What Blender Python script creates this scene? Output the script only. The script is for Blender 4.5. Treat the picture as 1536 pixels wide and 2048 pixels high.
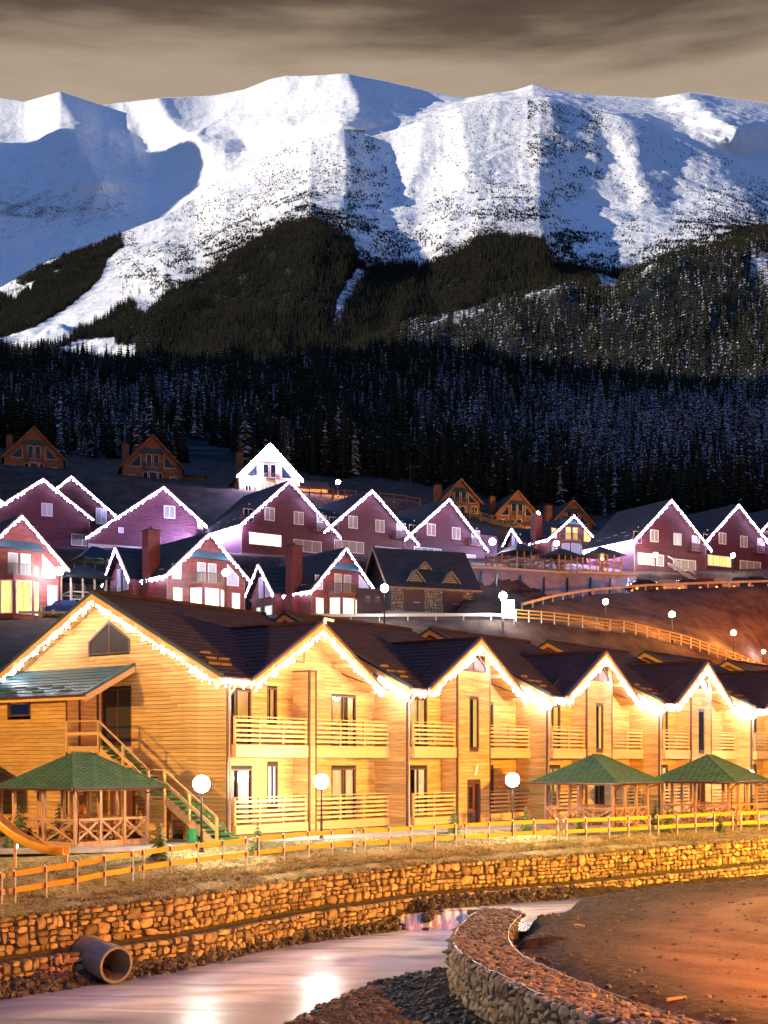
import bpy, math, random
import numpy as np
from mathutils import Vector, Matrix
random.seed(7)
rng = np.random.default_rng(11)
scene = bpy.context.scene
for o in list(bpy.data.objects): bpy.data.objects.remove(o)
COL = scene.collection
# ------------------------------------------------------------------ camera
F = 2700.0                      # focal length in photo pixels (photo 1536 x 2048)
CX, HY = 768.0, 1525.0          # principal column and horizon row
HC = 3.05                       # camera height above the lawn in front of the row houses
camd = bpy.data.cameras.new('camera'); cam = bpy.data.objects.new('camera', camd)
COL.objects.link(cam); scene.camera = cam
cam.location = (0, 0, HC); cam.rotation_euler = (math.radians(90), math.radians(0.0), 0)
camd.sensor_fit = 'VERTICAL'; camd.sensor_height = 36.0; camd.sensor_width = 27.0
camd.lens = 36.0 * F / 2048.0
camd.shift_y = (HY - 1024.0) / 2048.0
camd.clip_start = 0.3; camd.clip_end = 30000
# ------------------------------------------------------------------ sun
SUN_EL, SUN_DIR = math.radians(13), Vector((-0.98, -0.20, 0)).normalized()
sd = Vector((SUN_DIR.x*math.cos(SUN_EL), SUN_DIR.y*math.cos(SUN_EL), math.sin(SUN_EL)))
sl = bpy.data.lights.new('sun', 'SUN'); sl.energy = 4.4; sl.angle = math.radians(0.5); sl.color = (1.0, 0.87, 0.68)
so = bpy.data.objects.new('sun', sl); COL.objects.link(so)
so.rotation_euler = sd.to_track_quat('Z', 'Y').to_euler()
# ------------------------------------------------------------------ world
world = bpy.data.worlds.new('World'); scene.world = world; world.use_nodes = True
nt = world.node_tree; nt.nodes.clear()
N = nt.nodes.new; L = nt.links.new
def wn(t, **k):
    n = N(t)
    for a, b in k.items(): setattr(n, a, b)
    return n
sky = wn('ShaderNodeTexSky', sky_type='NISHITA'); sky.sun_disc = False
sky.sun_elevation = SUN_EL; sky.sun_rotation = math.atan2(sd.x, sd.y)
tc = wn('ShaderNodeTexCoord'); sep = wn('ShaderNodeSeparateXYZ'); L(tc.outputs['Generated'], sep.inputs[0])
mp = wn('ShaderNodeMapping'); L(tc.outputs['Generated'], mp.inputs[0]); mp.inputs['Scale'].default_value = (3.2, 3.2, 26)
n1 = wn('ShaderNodeTexNoise'); L(mp.outputs[0], n1.inputs['Vector']); n1.inputs['Scale'].default_value = 1.3; n1.inputs['Detail'].default_value = 7; n1.inputs['Roughness'].default_value = .55
mp2 = wn('ShaderNodeMapping'); L(tc.outputs['Generated'], mp2.inputs[0]); mp2.inputs['Scale'].default_value = (9, 9, 60)
n2 = wn('ShaderNodeTexNoise'); L(mp2.outputs[0], n2.inputs['Vector']); n2.inputs['Scale'].default_value = 1.0; n2.inputs['Detail'].default_value = 8
def math_(op, a, b):
    m = wn('ShaderNodeMath', operation=op)
    for i, v in enumerate((a, b)):
        if isinstance(v, (int, float)): m.inputs[i].default_value = v
        else: L(v, m.inputs[i])
    return m.outputs[0]
w1 = math_('MULTIPLY', math_('SUBTRACT', n1.outputs[0], .5), .075)
w2 = math_('MULTIPLY', math_('SUBTRACT', n2.outputs[0], .5), .05)
zz = math_('ADD', math_('ADD', sep.outputs[2], w1), w2)
ramp = wn('ShaderNodeValToRGB'); L(zz, ramp.inputs[0]); cr = ramp.color_ramp
cr.elements[0].position = 0.0; cr.elements[0].color = (.045, .075, .15, 1)
cr.elements[1].position = .446; cr.elements[1].color = (.30, .23, .165, 1)
for p, c in ((.36, (.07, .10, .17, 1)), (.425, (.33, .26, .20, 1)), (.465, (.19, .14, .10, 1)), (.480, (.090, .062, .045, 1)), (.497, (.060, .042, .034, 1)), (.54, (.04, .03, .028, 1)), (.62, (.034, .028, .03, 1))):
    e = cr.elements.new(p); e.color = c
gap = wn('ShaderNodeMapRange'); L(sep.outputs[2], gap.inputs[0]); gap.interpolation_type = 'SMOOTHSTEP'
gap.inputs[1].default_value = .52; gap.inputs[2].default_value = .78; gap.inputs[3].default_value = 0; gap.inputs[4].default_value = 1
skym = wn('ShaderNodeMix', data_type='RGBA', blend_type='MULTIPLY'); skym.inputs[0].default_value = 1
L(sky.outputs[0], skym.inputs[6]); skym.inputs[7].default_value = (.068, .145, .27, 1)
mixw = wn('ShaderNodeMix', data_type='RGBA'); L(gap.outputs[0], mixw.inputs[0]); L(ramp.outputs[0], mixw.inputs[6]); L(skym.outputs[2], mixw.inputs[7])
bg = wn('ShaderNodeBackground'); L(mixw.outputs[2], bg.inputs[0]); bg.inputs[1].default_value = 1.0
wo = wn('ShaderNodeOutputWorld'); L(bg.outputs[0], wo.inputs[0])
vs = scene.view_settings; vs.view_transform = 'Standard'; vs.look = 'None'; vs.exposure = 0.5; vs.gamma = 1; vs.use_curve_mapping = False
scene.render.engine = 'CYCLES'
cy = scene.cycles; cy.use_denoising = True; cy.sample_clamp_indirect = 6; cy.max_bounces = 5; cy.diffuse_bounces = 3; cy.glossy_bounces = 3; cy.transmission_bounces = 4
cy.use_light_tree = True; cy.caustics_reflective = False; cy.caustics_refractive = False
# ------------------------------------------------------------------ helpers
def tag(o, label=None, cat=None, group=None, kind=None):
    if label: o['label'] = label
    if cat: o['category'] = cat
    if group: o['group'] = group
    if kind: o['kind'] = kind
    return o
def empty(name, loc=(0, 0, 0), rz=0, parent=None):
    o = bpy.data.objects.new(name, None); COL.objects.link(o); o.location = loc; o.rotation_euler = (0, 0, rz)
    o.empty_display_size = .3
    if parent: o.parent = parent
    return o
def children(o): return list(o.children)
def copy_tree(o, parent=None):
    c = o.copy(); COL.objects.link(c)
    c.parent = parent
    for ch in list(o.children): copy_tree(ch, c)
    return c
class MB:
    def __init__(s): s.v = []; s.f = []; s.m = []
    def add(s, vs, fs, mi=0):
        b = len(s.v); s.v += [tuple(p) for p in vs]
        for f in fs: s.f.append(tuple(i + b for i in f)); s.m.append(mi)
        return s
    def hexa(s, p, mi=0):   # 0-3 bottom ring, 4-7 top ring
        return s.add(p, [(3, 2, 1, 0), (4, 5, 6, 7), (0, 1, 5, 4), (1, 2, 6, 5), (2, 3, 7, 6), (3, 0, 4, 7)], mi)
    def box(s, x0, x1, y0, y1, z0, z1, mi=0):
        return s.hexa([(x0, y0, z0), (x1, y0, z0), (x1, y1, z0), (x0, y1, z0), (x0, y0, z1), (x1, y0, z1), (x1, y1, z1), (x0, y1, z1)], mi)
    def beam(s, a, b, w, h, up=(0, 0, 1), mi=0):
        a = Vector(a); b = Vector(b); d = (b - a).normalized(); u = Vector(up)
        sx = d.cross(u)
        if sx.length < 1e-5: sx = d.cross(Vector((0, 1, 0)))
        sx.normalize(); u = sx.cross(d).normalized(); sx *= w / 2; u *= h / 2
        return s.hexa([a - sx - u, a + sx - u, b + sx - u, b - sx - u, a - sx + u, a + sx + u, b + sx + u, b - sx + u], mi)
    def prism(s, poly, fn, a0, a1, mi=0):  # poly 2D, fn(x,y,a)->3D
        n = len(poly)
        vs = [fn(x, y, a0) for x, y in poly] + [fn(x, y, a1) for x, y in poly]
        fs = [tuple(range(n))[::-1], tuple(range(n, 2 * n))] + [(i, (i + 1) % n, n + (i + 1) % n, n + i) for i in range(n)]
        return s.add(vs, fs, mi)
    def tube(s, pts, r, n=6, mi=0, cap=True):
        pts = [Vector(p) for p in pts]; rs = r if isinstance(r, (list, tuple)) else [r] * len(pts)
        base = len(s.v); m = len(pts)
        for i, p in enumerate(pts):
            d = (pts[min(i + 1, m - 1)] - pts[max(i - 1, 0)]).normalized()
            a = d.cross(Vector((0, 0, 1)))
            if a.length < 1e-3: a = Vector((1, 0, 0))
            a.normalize(); b = d.cross(a)
            for k in range(n):
                t = 2 * math.pi * k / n
                s.v.append(tuple(p + (a * math.cos(t) + b * math.sin(t)) * rs[i]))
        for i in range(m - 1):
            for k in range(n):
                k2 = (k + 1) % n
                s.f.append((base + i * n + k, base + i * n + k2, base + (i + 1) * n + k2, base + (i + 1) * n + k)); s.m.append(mi)
        if cap:
            s.f.append(tuple(base + k for k in range(n))); s.m.append(mi)
            s.f.append(tuple(base + (m - 1) * n + k for k in range(n))[::-1]); s.m.append(mi)
        return s
    def lathe(s, prof, n=10, c=(0, 0, 0), mi=0):
        base = len(s.v)
        for r, z in prof:
            for k in range(n):
                t = 2 * math.pi * k / n; s.v.append((c[0] + r * math.cos(t), c[1] + r * math.sin(t), c[2] + z))
        for i in range(len(prof) - 1):
            for k in range(n):
                k2 = (k + 1) % n
                s.f.append((base + i * n + k, base + i * n + k2, base + (i + 1) * n + k2, base + (i + 1) * n + k)); s.m.append(mi)
        s.f.append(tuple(base + k for k in range(n))[::-1]); s.m.append(mi)
        s.f.append(tuple(base + (len(prof) - 1) * n + k for k in range(n))); s.m.append(mi)
        return s
    def ball(s, c, r, n=8, m=5, mi=0):
        prof = [(max(1e-3, r * math.sin(math.pi * i / m)), -r * math.cos(math.pi * i / m)) for i in range(m + 1)]
        return s.lathe(prof, n, c, mi)
    def mesh(s, name, mats, smooth=False):
        me = bpy.data.meshes.new(name); me.from_pydata(s.v, [], s.f)
        for m_ in (mats if isinstance(mats, (list, tuple)) else [mats]): me.materials.append(m_)
        me.polygons.foreach_set('material_index', s.m)
        if smooth: me.polygons.foreach_set('use_smooth', [True] * len(s.f))
        me.update(); return me
    def build(s, name, mats, parent=None, loc=(0, 0, 0), rz=0, smooth=False, kind=None):
        o = bpy.data.objects.new(name, s.mesh(name, mats, smooth)); COL.objects.link(o)
        o.location = loc; o.rotation_euler = (0, 0, rz)
        if parent: o.parent = parent
        if kind: o['kind'] = kind
        return o
def grid_mesh(name, P, mats, mat_idx=None, attrs=None, smooth=True, parent=None):
    """P: (R,C,3) array of points -> a quad sheet."""
    R, C, _ = P.shape
    me = bpy.data.meshes.new(name); me.vertices.add(R * C); me.vertices.foreach_set('co', P.reshape(-1).astype(np.float32))
    i = np.arange(R * C).reshape(R, C)
    q = np.stack([i[:-1, :-1], i[:-1, 1:], i[1:, 1:], i[1:, :-1]], -1).reshape(-1, 4)
    nq = len(q); me.loops.add(nq * 4); me.loops.foreach_set('vertex_index', q.reshape(-1).astype(np.int32))
    me.polygons.add(nq); me.polygons.foreach_set('loop_start', np.arange(0, nq * 4, 4, dtype=np.int32)); me.polygons.foreach_set('loop_total', np.full(nq, 4, np.int32))
    for m_ in (mats if isinstance(mats, (list, tuple)) else [mats]): me.materials.append(m_)
    if smooth: me.polygons.foreach_set('use_smooth', np.ones(nq, bool))
    me.update(calc_edges=True)
    for k, a in (attrs or {}).items():
        at_ = me.attributes.new(k, 'FLOAT', 'POINT'); at_.data.foreach_set('value', a.reshape(-1).astype(np.float32))
    o = bpy.data.objects.new(name, me); COL.objects.link(o)
    if parent: o.parent = parent
    return o
# numpy noise
def _h(ix, iy, s):
    n = (ix.astype(np.int64) * 374761393 + iy.astype(np.int64) * 668265263 + s * 1442695041) & 0xffffffff
    n = ((n ^ (n >> 13)) * 1274126177) & 0xffffffff
    return ((n ^ (n >> 16)) & 0xffff) / 65535.0
def vnoise(x, y, s=0):
    x = np.asarray(x, float); y = np.asarray(y, float)
    ix = np.floor(x); iy = np.floor(y); fx = x - ix; fy = y - iy
    fx = fx * fx * fx * (fx * (fx * 6 - 15) + 10); fy = fy * fy * fy * (fy * (fy * 6 - 15) + 10)
    a = _h(ix, iy, s); b = _h(ix + 1, iy, s); c = _h(ix, iy + 1, s); d = _h(ix + 1, iy + 1, s)
    return (a * (1 - fx) + b * fx) * (1 - fy) + (c * (1 - fx) + d * fx) * fy
def fbm(x, y, s=0, o=5):
    t = 0; a = .5
    for i in range(o): t = t + a * (vnoise(x, y, s + i * 17) - .5); x = x * 2.03 + 3.1; y = y * 2.03 - 1.7; a *= .5
    return t
def ridged(x, y, s=0, o=5):
    t = 0; a = .5
    for i in range(o): t = t + a * (1 - np.abs(vnoise(x, y, s + i * 17) * 2 - 1)); x = x * 2.03 + 3.1; y = y * 2.03 - 1.7; a *= .5
    return t
# ------------------------------------------------------------------ materials
MATS = {}
def mat(name, col, rough=.7, col2=None, scale=6, bump=0, stretch=(1, 1, 1), metal=0, island=0, spec=.5, detail=5, emit=None, strength=0, bscale=None, fac=(.35, .7)):
    if name in MATS: return MATS[name]
    m = bpy.data.materials.new(name); m.use_nodes = True; MATS[name] = m
    t = m.node_tree; p = t.nodes['Principled BSDF']; l = t.links.new
    p.inputs['Base Color'].default_value = (*col, 1); p.inputs['Roughness'].default_value = rough; p.inputs['Metallic'].default_value = metal
    p.inputs['Specular IOR Level'].default_value = spec
    if emit: p.inputs['Emission Color'].default_value = (*emit, 1); p.inputs['Emission Strength'].default_value = strength
    if col2 or bump or island:
        c = t.nodes.new('ShaderNodeTexCoord'); mp = t.nodes.new('ShaderNodeMapping'); mp.inputs['Scale'].default_value = stretch
        l(c.outputs['Object'], mp.inputs[0])
        n = t.nodes.new('ShaderNodeTexNoise'); n.inputs['Scale'].default_value = scale; n.inputs['Detail'].default_value = detail; l(mp.outputs[0], n.inputs['Vector'])
        out = None
        if col2:
            r = t.nodes.new('ShaderNodeMapRange'); l(n.outputs[0], r.inputs[0]); r.inputs[1].default_value, r.inputs[2].default_value = fac
            mx = t.nodes.new('ShaderNodeMix'); mx.data_type = 'RGBA'; l(r.outputs[0], mx.inputs[0]); mx.inputs[6].default_value = (*col, 1); mx.inputs[7].default_value = (*col2, 1)
            out = mx.outputs[2]
        if island:
            g = t.nodes.new('ShaderNodeNewGeometry'); oi = t.nodes.new('ShaderNodeObjectInfo')
            ad = t.nodes.new('ShaderNodeMath'); ad.operation = 'ADD'; l(g.outputs['Random Per Island'], ad.inputs[0]); l(oi.outputs['Random'], ad.inputs[1])
            fr = t.nodes.new('ShaderNodeMath'); fr.operation = 'FRACT'; l(ad.outputs[0], fr.inputs[0])
            r2 = t.nodes.new('ShaderNodeMapRange'); l(fr.outputs[0], r2.inputs[0]); r2.inputs[3].default_value = 1 - island; r2.inputs[4].default_value = 1 + island
            hs = t.nodes.new('ShaderNodeHueSaturation'); l(r2.outputs[0], hs.inputs['Value'])
            if out: l(out, hs.inputs['Color'])
            else: hs.inputs['Color'].default_value = (*col, 1)
            out = hs.outputs[0]
        if out: l(out, p.inputs['Base Color'])
        if bump:
            b = t.nodes.new('ShaderNodeBump'); b.inputs['Strength'].default_value = bump; b.inputs['Distance'].default_value = .02
            if bscale:
                n3 = t.nodes.new('ShaderNodeTexNoise'); n3.inputs['Scale'].default_value = bscale; n3.inputs['Detail'].default_value = 6; l(mp.outputs[0], n3.inputs['Vector']); l(n3.outputs[0], b.inputs['Height'])
            else: l(n.outputs[0], b.inputs['Height'])
            l(b.outputs[0], p.inputs['Normal'])
    return m
def emat(name, col, strength):
    if name in MATS: return MATS[name]
    m = bpy.data.materials.new(name); m.use_nodes = True; MATS[name] = m; t = m.node_tree; t.nodes.clear()
    e = t.nodes.new('ShaderNodeEmission'); e.inputs[0].default_value = (*col, 1); e.inputs[1].default_value = strength
    o = t.nodes.new('ShaderNodeOutputMaterial'); t.links.new(e.outputs[0], o.inputs[0]); return m
def glass_mat(name, tint=(.02, .03, .05), refl=.5):
    if name in MATS: return MATS[name]
    m = bpy.data.materials.new(name); m.use_nodes = True; MATS[name] = m; t = m.node_tree; t.nodes.clear(); l = t.links.new
    g = t.nodes.new('ShaderNodeBsdfGlossy'); g.inputs['Roughness'].default_value = .03; g.inputs[0].default_value = (.9, .95, 1, 1)
    tr = t.nodes.new('ShaderNodeBsdfTransparent'); tr.inputs[0].default_value = (.82, .86, .88, 1)
    fr = t.nodes.new('ShaderNodeFresnel'); fr.inputs[0].default_value = 1.9
    mx = t.nodes.new('ShaderNodeMixShader'); l(fr.outputs[0], mx.inputs[0]); l(tr.outputs[0], mx.inputs[1]); l(g.outputs[0], mx.inputs[2])
    o = t.nodes.new('ShaderNodeOutputMaterial'); l(mx.outputs[0], o.inputs[0]); return m
# scatter of many small copies as ONE stuff object (geometry nodes on a point cloud mesh)
def scatter(name, pts, rot, scl, idx, protos, label, cat, kind='stuff'):
    pts = np.asarray(pts, np.float32); n = len(pts)
    me = bpy.data.meshes.new(name); me.vertices.add(n); me.vertices.foreach_set('co', pts.reshape(-1))
    a = me.attributes.new('rot', 'FLOAT_VECTOR', 'POINT'); a.data.foreach_set('vector', np.asarray(rot, np.float32).reshape(-1))
    a = me.attributes.new('scl', 'FLOAT_VECTOR', 'POINT'); a.data.foreach_set('vector', np.asarray(scl, np.float32).reshape(-1))
    a = me.attributes.new('idx', 'INT', 'POINT'); a.data.foreach_set('value', np.asarray(idx, np.int32))
    o = bpy.data.objects.new(name, me); COL.objects.link(o)
    c = bpy.data.collections.new(name + '_kinds')
    for k, pm in enumerate(protos):
        c.objects.link(bpy.data.objects.new('%s_kind_%02d' % (name, k), pm))
    g = bpy.data.node_groups.new(name + '_nodes', 'GeometryNodeTree')
    g.interface.new_socket('Geometry', in_out='INPUT', socket_type='NodeSocketGeometry'); g.interface.new_socket('Geometry', in_out='OUTPUT', socket_type='NodeSocketGeometry')
    gi = g.nodes.new('NodeGroupInput'); go = g.nodes.new('NodeGroupOutput')
    ci = g.nodes.new('GeometryNodeCollectionInfo'); ci.inputs[0].default_value = c; ci.inputs[1].default_value = True; ci.inputs[2].default_value = True
    ip = g.nodes.new('GeometryNodeInstanceOnPoints'); ip.inputs['Pick Instance'].default_value = True
    def na(nm, ty):
        k = g.nodes.new('GeometryNodeInputNamedAttribute'); k.data_type = ty; k.inputs[0].default_value = nm
        return [x for x in k.outputs if x.enabled and x.name == 'Attribute'][0]
    g.links.new(gi.outputs[0], ip.inputs['Points']); g.links.new(ci.outputs[0], ip.inputs['Instance'])
    g.links.new(na('idx', 'INT'), ip.inputs['Instance Index'])
    er = g.nodes.new('FunctionNodeEulerToRotation'); g.links.new(na('rot', 'FLOAT_VECTOR'), er.inputs[0]); g.links.new(er.outputs[0], ip.inputs['Rotation'])
    g.links.new(na('scl', 'FLOAT_VECTOR'), ip.inputs['Scale']); g.links.new(ip.outputs[0], go.inputs[0])
    md = o.modifiers.new('scatter', 'NODES'); md.node_group = g
    tag(o, label, cat, kind=kind); return o
# ------------------------------------------------------------------ ground surface
def W(px, py, Y): return ((px - CX) / F * Y, Y, HC + (HY - py) / F * Y)
def line(pxs, pys, Ys): return (np.array(pxs, float), np.array(pys, float), np.array(Ys, float))
PXW = [-300, 0, 351, 592, 850, 1118, 1536, 2000, 2600]
WALL_TOP = line(PXW, [1885, 1835, 1796, 1759, 1728, 1713, 1676, 1655, 1640], [32, 35.2, 39.8, 45.6, 50, 54, 61, 70, 84])
FENCE = line([-300, 0, 155, 210, 351, 617, 1026, 1258, 1482, 2000, 2600], [1855, 1812, 1785, 1773, 1748, 1714, 1686, 1674, 1661, 1640, 1620], [34, 37.5, 39.3, 40, 42.8, 48.2, 54.8, 59.2, 64, 73, 88])
def zat(px, py, Y): return HC + (HY - py) / F * Y
class Poly:      # a stack of lines (near to far); each gives Y and z per column
    def __init__(s, lines): s.L = lines
    def cols(s, px):
        Ys = np.array([np.interp(px, l[0], l[2]) for l in s.L]); pys = np.array([np.interp(px, l[0], l[1]) for l in s.L])
        return Ys, HC + (HY - pys) / F * Ys
def zline(pxs, zs, Ys):   # line given by height
    pxs = np.array(pxs, float); zs = np.array(zs, float); Ys = np.array(Ys, float)
    return (pxs, HY - (zs - HC) * F / Ys, Ys)
fy = lambda d: FENCE[2] + d
GL = [WALL_TOP,
      FENCE,
      zline(FENCE[0], [-.35, -.3, -.2, -.2, -.1, -.02, -.02, -.02, -.02, 0, 0], fy(2.0)),
      zline([-600, 7, 400, 662, 1276, 1660, 2600], [0]*7, [64, 66, 76, 86, 110, 134, 160]),
      line([-600, 0, 300, 700, 1000, 1100, 1250, 1370, 1480, 1600, 2600], [1238, 1238, 1240, 1242, 1240, 1247, 1264, 1292, 1330, 1375, 1400], [121, 121, 121, 123, 126, 130, 134, 139, 146, 160, 210]),
      zline([-600, 900, 1000, 1040, 1100, 1180, 1300, 1536, 2600], [17.4, 17.4, 17.4, 18.1, 19.9, 22.0, 24.0, 25.3, 28], [131, 131, 133, 134, 142, 153, 164, 170, 240]),
      line([-600, 900, 930, 1000, 1060, 1120, 1180, 1230, 1275, 1300, 1536, 2600], [1259, 1259, 1165, 1176, 1196, 1200, 1189, 1188, 1188, 1191, 1183, 1250], [152, 152, 158, 160.5, 162.5, 165, 167.5, 170, 171.5, 172, 178, 250]),
      line([-600, 0, 200, 420, 620, 930, 1000, 1270, 1536, 2600], [1095, 1095, 1100, 1108, 1118, 1134, 1136, 1147, 1147, 1160], [162, 162, 162, 162, 162, 164, 167, 177, 182, 255]),
      line([-600, 0, 200, 420, 620, 930, 1000, 1270, 1536, 2600], [1080, 1080, 1085, 1090, 1100, 1112, 1112, 1125, 1125, 1140], [192, 192, 192, 192, 192, 192, 196, 205, 214, 280]),
      line([-600, 0, 200, 400, 450, 650, 800, 900, 1000, 1200, 1536, 2600], [925, 938, 955, 975, 981, 994, 1006, 1025, 1052, 1070, 1075, 1090], [222, 222, 222, 222, 220, 220, 222, 224, 226, 230, 235, 290]),
      line([-600, 0, 200, 400, 650, 800, 1000, 1200, 1536, 2600], [900, 915, 930, 948, 968, 980, 1020, 1045, 1050, 1070], [262, 262, 262, 262, 262, 262, 264, 268, 272, 310]),
      line([-600, 0, 400, 800, 1100, 1536, 2600], [850, 860, 885, 910, 935, 950, 960], [330]*7),
      line([-600, 0, 300, 600, 800, 1000, 1150, 1300, 1536, 2600], [740, 745, 752, 742, 728, 738, 772, 785, 790, 790], [520]*10),
      line([-600, 0, 400, 800, 1536, 2600], [800, 800, 800, 800, 850, 850], [640]*6)]
GP = Poly(GL)
def gnoise(X, Y):
    a = np.clip((Y - 90) / 60, 0, 1) * (1 - .0 * Y)
    b = np.clip((Y - 280) / 60, 0, 1)
    n = fbm(X / 9, Y / 9, 3, 4) * .9 * a + fbm(X / 45, Y / 45, 9, 4) * 14 * b
    return n
def gh(X, Y, noise=True):
    X = np.atleast_1d(np.asarray(X, float)); Y = np.atleast_1d(np.asarray(Y, float))
    px = np.clip(CX + F * X / Y, -600, 2600); Ys, Zs = GP.cols(px); out = np.zeros(len(X))
    k = np.clip((Ys < Y[None, :]).sum(0) - 1, 0, len(GL) - 2); i = np.arange(len(X))
    y0 = Ys[k, i]; y1 = Ys[k + 1, i]; t = np.clip((Y - y0) / (y1 - y0), 0, 1); out = Zs[k, i] * (1 - t) + Zs[k + 1, i] * t
    if noise: out = out + gnoise(X, Y) * gmask(X, Y)
    return out
def gmask(X, Y):   # flat terraces stay flat
    px = np.clip(CX + F * X / np.maximum(Y, 1), -600, 2600); Ys, Zs = GP.cols(px)
    m = np.ones_like(px)
    for a, b in ((4, 6), (7, 8), (9, 10)):
        inside = (Y > Ys[a] - 1.0) & (Y < Ys[b] + 1.5); m = np.where(inside, 0.0, m)
    return np.where(Y < Ys[3], 0.0, m)
def g1(x, y): return float(gh([x], [y])[0])
def at(px, Y, dz=0):
    X = (px - CX) / F * Y; return (X, Y, g1(X, Y) + dz)
# ------------------------------------------------------------------ ground sheet of the village and the forest hill
def ground_mat():
    m = bpy.data.materials.new('ground_grass_and_earth'); m.use_nodes = True; t = m.node_tree; p = t.nodes['Principled BSDF']; l = t.links.new
    p.inputs['Roughness'].default_value = .95; p.inputs['Specular IOR Level'].default_value = .15
    c = t.nodes.new('ShaderNodeTexCoord')
    def noise(sc, d=6, r=.6):
        n = t.nodes.new('ShaderNodeTexNoise'); n.inputs['Scale'].default_value = sc; n.inputs['Detail'].default_value = d; n.inputs['Roughness'].default_value = r; l(c.outputs['Object'], n.inputs['Vector']); return n.outputs[0]
    def mr(x, a, b):
        r = t.nodes.new('ShaderNodeMapRange'); l(x, r.inputs[0]); r.inputs[1].default_value = a; r.inputs[2].default_value = b; return r.outputs[0]
    def mix(f, a, b):
        x = t.nodes.new('ShaderNodeMix'); x.data_type = 'RGBA'
        if isinstance(f, float): x.inputs[0].default_value = f
        else: l(f, x.inputs[0])
        for i, v in ((6, a), (7, b)):
            if isinstance(v, tuple): x.inputs[i].default_value = (*v, 1)
            else: l(v, x.inputs[i])
        return x.outputs[2]
    def att(n):
        a = t.nodes.new('ShaderNodeAttribute'); a.attribute_name = n; return a.outputs['Fac']
    straw = mix(mr(noise(7, 8, .7), .35, .65), (.32, .25, .10), (.56, .46, .24))
    straw = mix(mr(noise(.6), .45, .62), straw, (.26, .23, .08))
    earth = mix(mr(noise(2.5, 8, .7), .35, .7), (.050, .034, .024), (.125, .085, .055))
    hill = mix(mr(noise(.35, 9, .75), .38, .66), (.038, .022, .020), (.13, .085, .06))
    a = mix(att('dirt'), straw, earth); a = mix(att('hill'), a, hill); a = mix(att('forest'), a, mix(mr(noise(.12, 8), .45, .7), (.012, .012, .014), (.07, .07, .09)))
    l(a, p.inputs['Base Color'])
    b = t.nodes.new('ShaderNodeBump'); b.inputs['Strength'].default_value = .9; b.inputs['Distance'].default_value = .08; l(noise(5, 9, .75), b.inputs['Height']); l(b.outputs[0], p.inputs['Normal'])
    return m
def build_ground():
    px = np.concatenate([np.arange(-600, -60, 30), np.arange(-60, 1620, 5), np.arange(1620, 2601, 30)]).astype(float)
    Ys, Zs = GP.cols(px); rows = []; zr = []
    sub = [14, 6, 12, 26, 10, 8, 12, 6, 16, 8, 14, 40, 10]
    for k in range(len(GL) - 1):
        for j in range(sub[k]):
            t = j / sub[k]; rows.append(Ys[k] * (1 - t) + Ys[k + 1] * t); zr.append(Zs[k] * (1 - t) + Zs[k + 1] * t)
    rows.append(Ys[-1]); zr.append(Zs[-1])
    Y = np.array(rows); Z = np.array(zr); X = (px[None, :] - CX) / F * Y
    Z = Z + (gnoise(X, Y) * gmask(X.reshape(-1), Y.reshape(-1)).reshape(X.shape))
    fyy = np.interp(px, FENCE[0], FENCE[2])[None, :]; wy = np.interp(px, WALL_TOP[0], WALL_TOP[2])[None, :]
    near = np.clip((fyy + 1 - Y) / 2, 0, 1)
    Z = Z + near * fbm(X / .9, Y / .9, 5, 4) * .22 * np.clip((Y - wy) / .5, 0, 1)
    d = (Y - wy) / (fyy - wy)
    band = np.exp(-((d - .55 - .25 * fbm(X / 3, Y / 3, 21, 3)) / .11) ** 2)      # a worn rut along the bank
    dirt = np.clip(band * (X > -9) * .9 + np.exp(-(d / .10) ** 2) * .6 + .6 * (vnoise(X / 1.7, Y / 1.7, 8) > .78) * near, 0, 1)
    Z = Z - .10 * band * (X > -9)
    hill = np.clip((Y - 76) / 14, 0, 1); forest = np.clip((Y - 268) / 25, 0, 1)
    o = grid_mesh('ground', np.stack([X, Y, Z], -1), ground_mat(), attrs={'dirt': dirt * np.ones_like(Z), 'hill': hill, 'forest': forest})
    tag(o, kind='structure'); return o
build_ground()
vf = MB(); vf.add([(-15000, -6000, -6), (15000, -6000, -6), (15000, 16000, -6), (-15000, 16000, -6)], [(0, 1, 2, 3)])
tag(vf.build('valley_ground', mat('valley_earth', (.05, .04, .03), .95, (.09, .07, .05), .02)), kind='structure')
# unseen hill added west of the village to keep the low sun off the valley
def sun_block_hill():
    x = np.linspace(-1250, -140, 90); y = np.linspace(-700, 760, 110); X, Y = np.meshgrid(x, y)
    Z = 540 * np.exp(-((X + 660) / 215) ** 2 - ((Y - 120) / 400) ** 2) + fbm(X / 90, Y / 90, 4, 5) * 40 - 16
    Z = np.where(X > -200, np.minimum(Z, -6.5 + (Z + 6.5) * np.clip((-140 - X) / 60, 0, 1)), Z)
    tag(grid_mesh('sun_block_hill', np.stack([X, Y, Z], -1), mat('hill_forest_floor', (.03, .035, .03), .95, (.10, .10, .11), .05)), kind='structure')
sun_block_hill()
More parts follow.
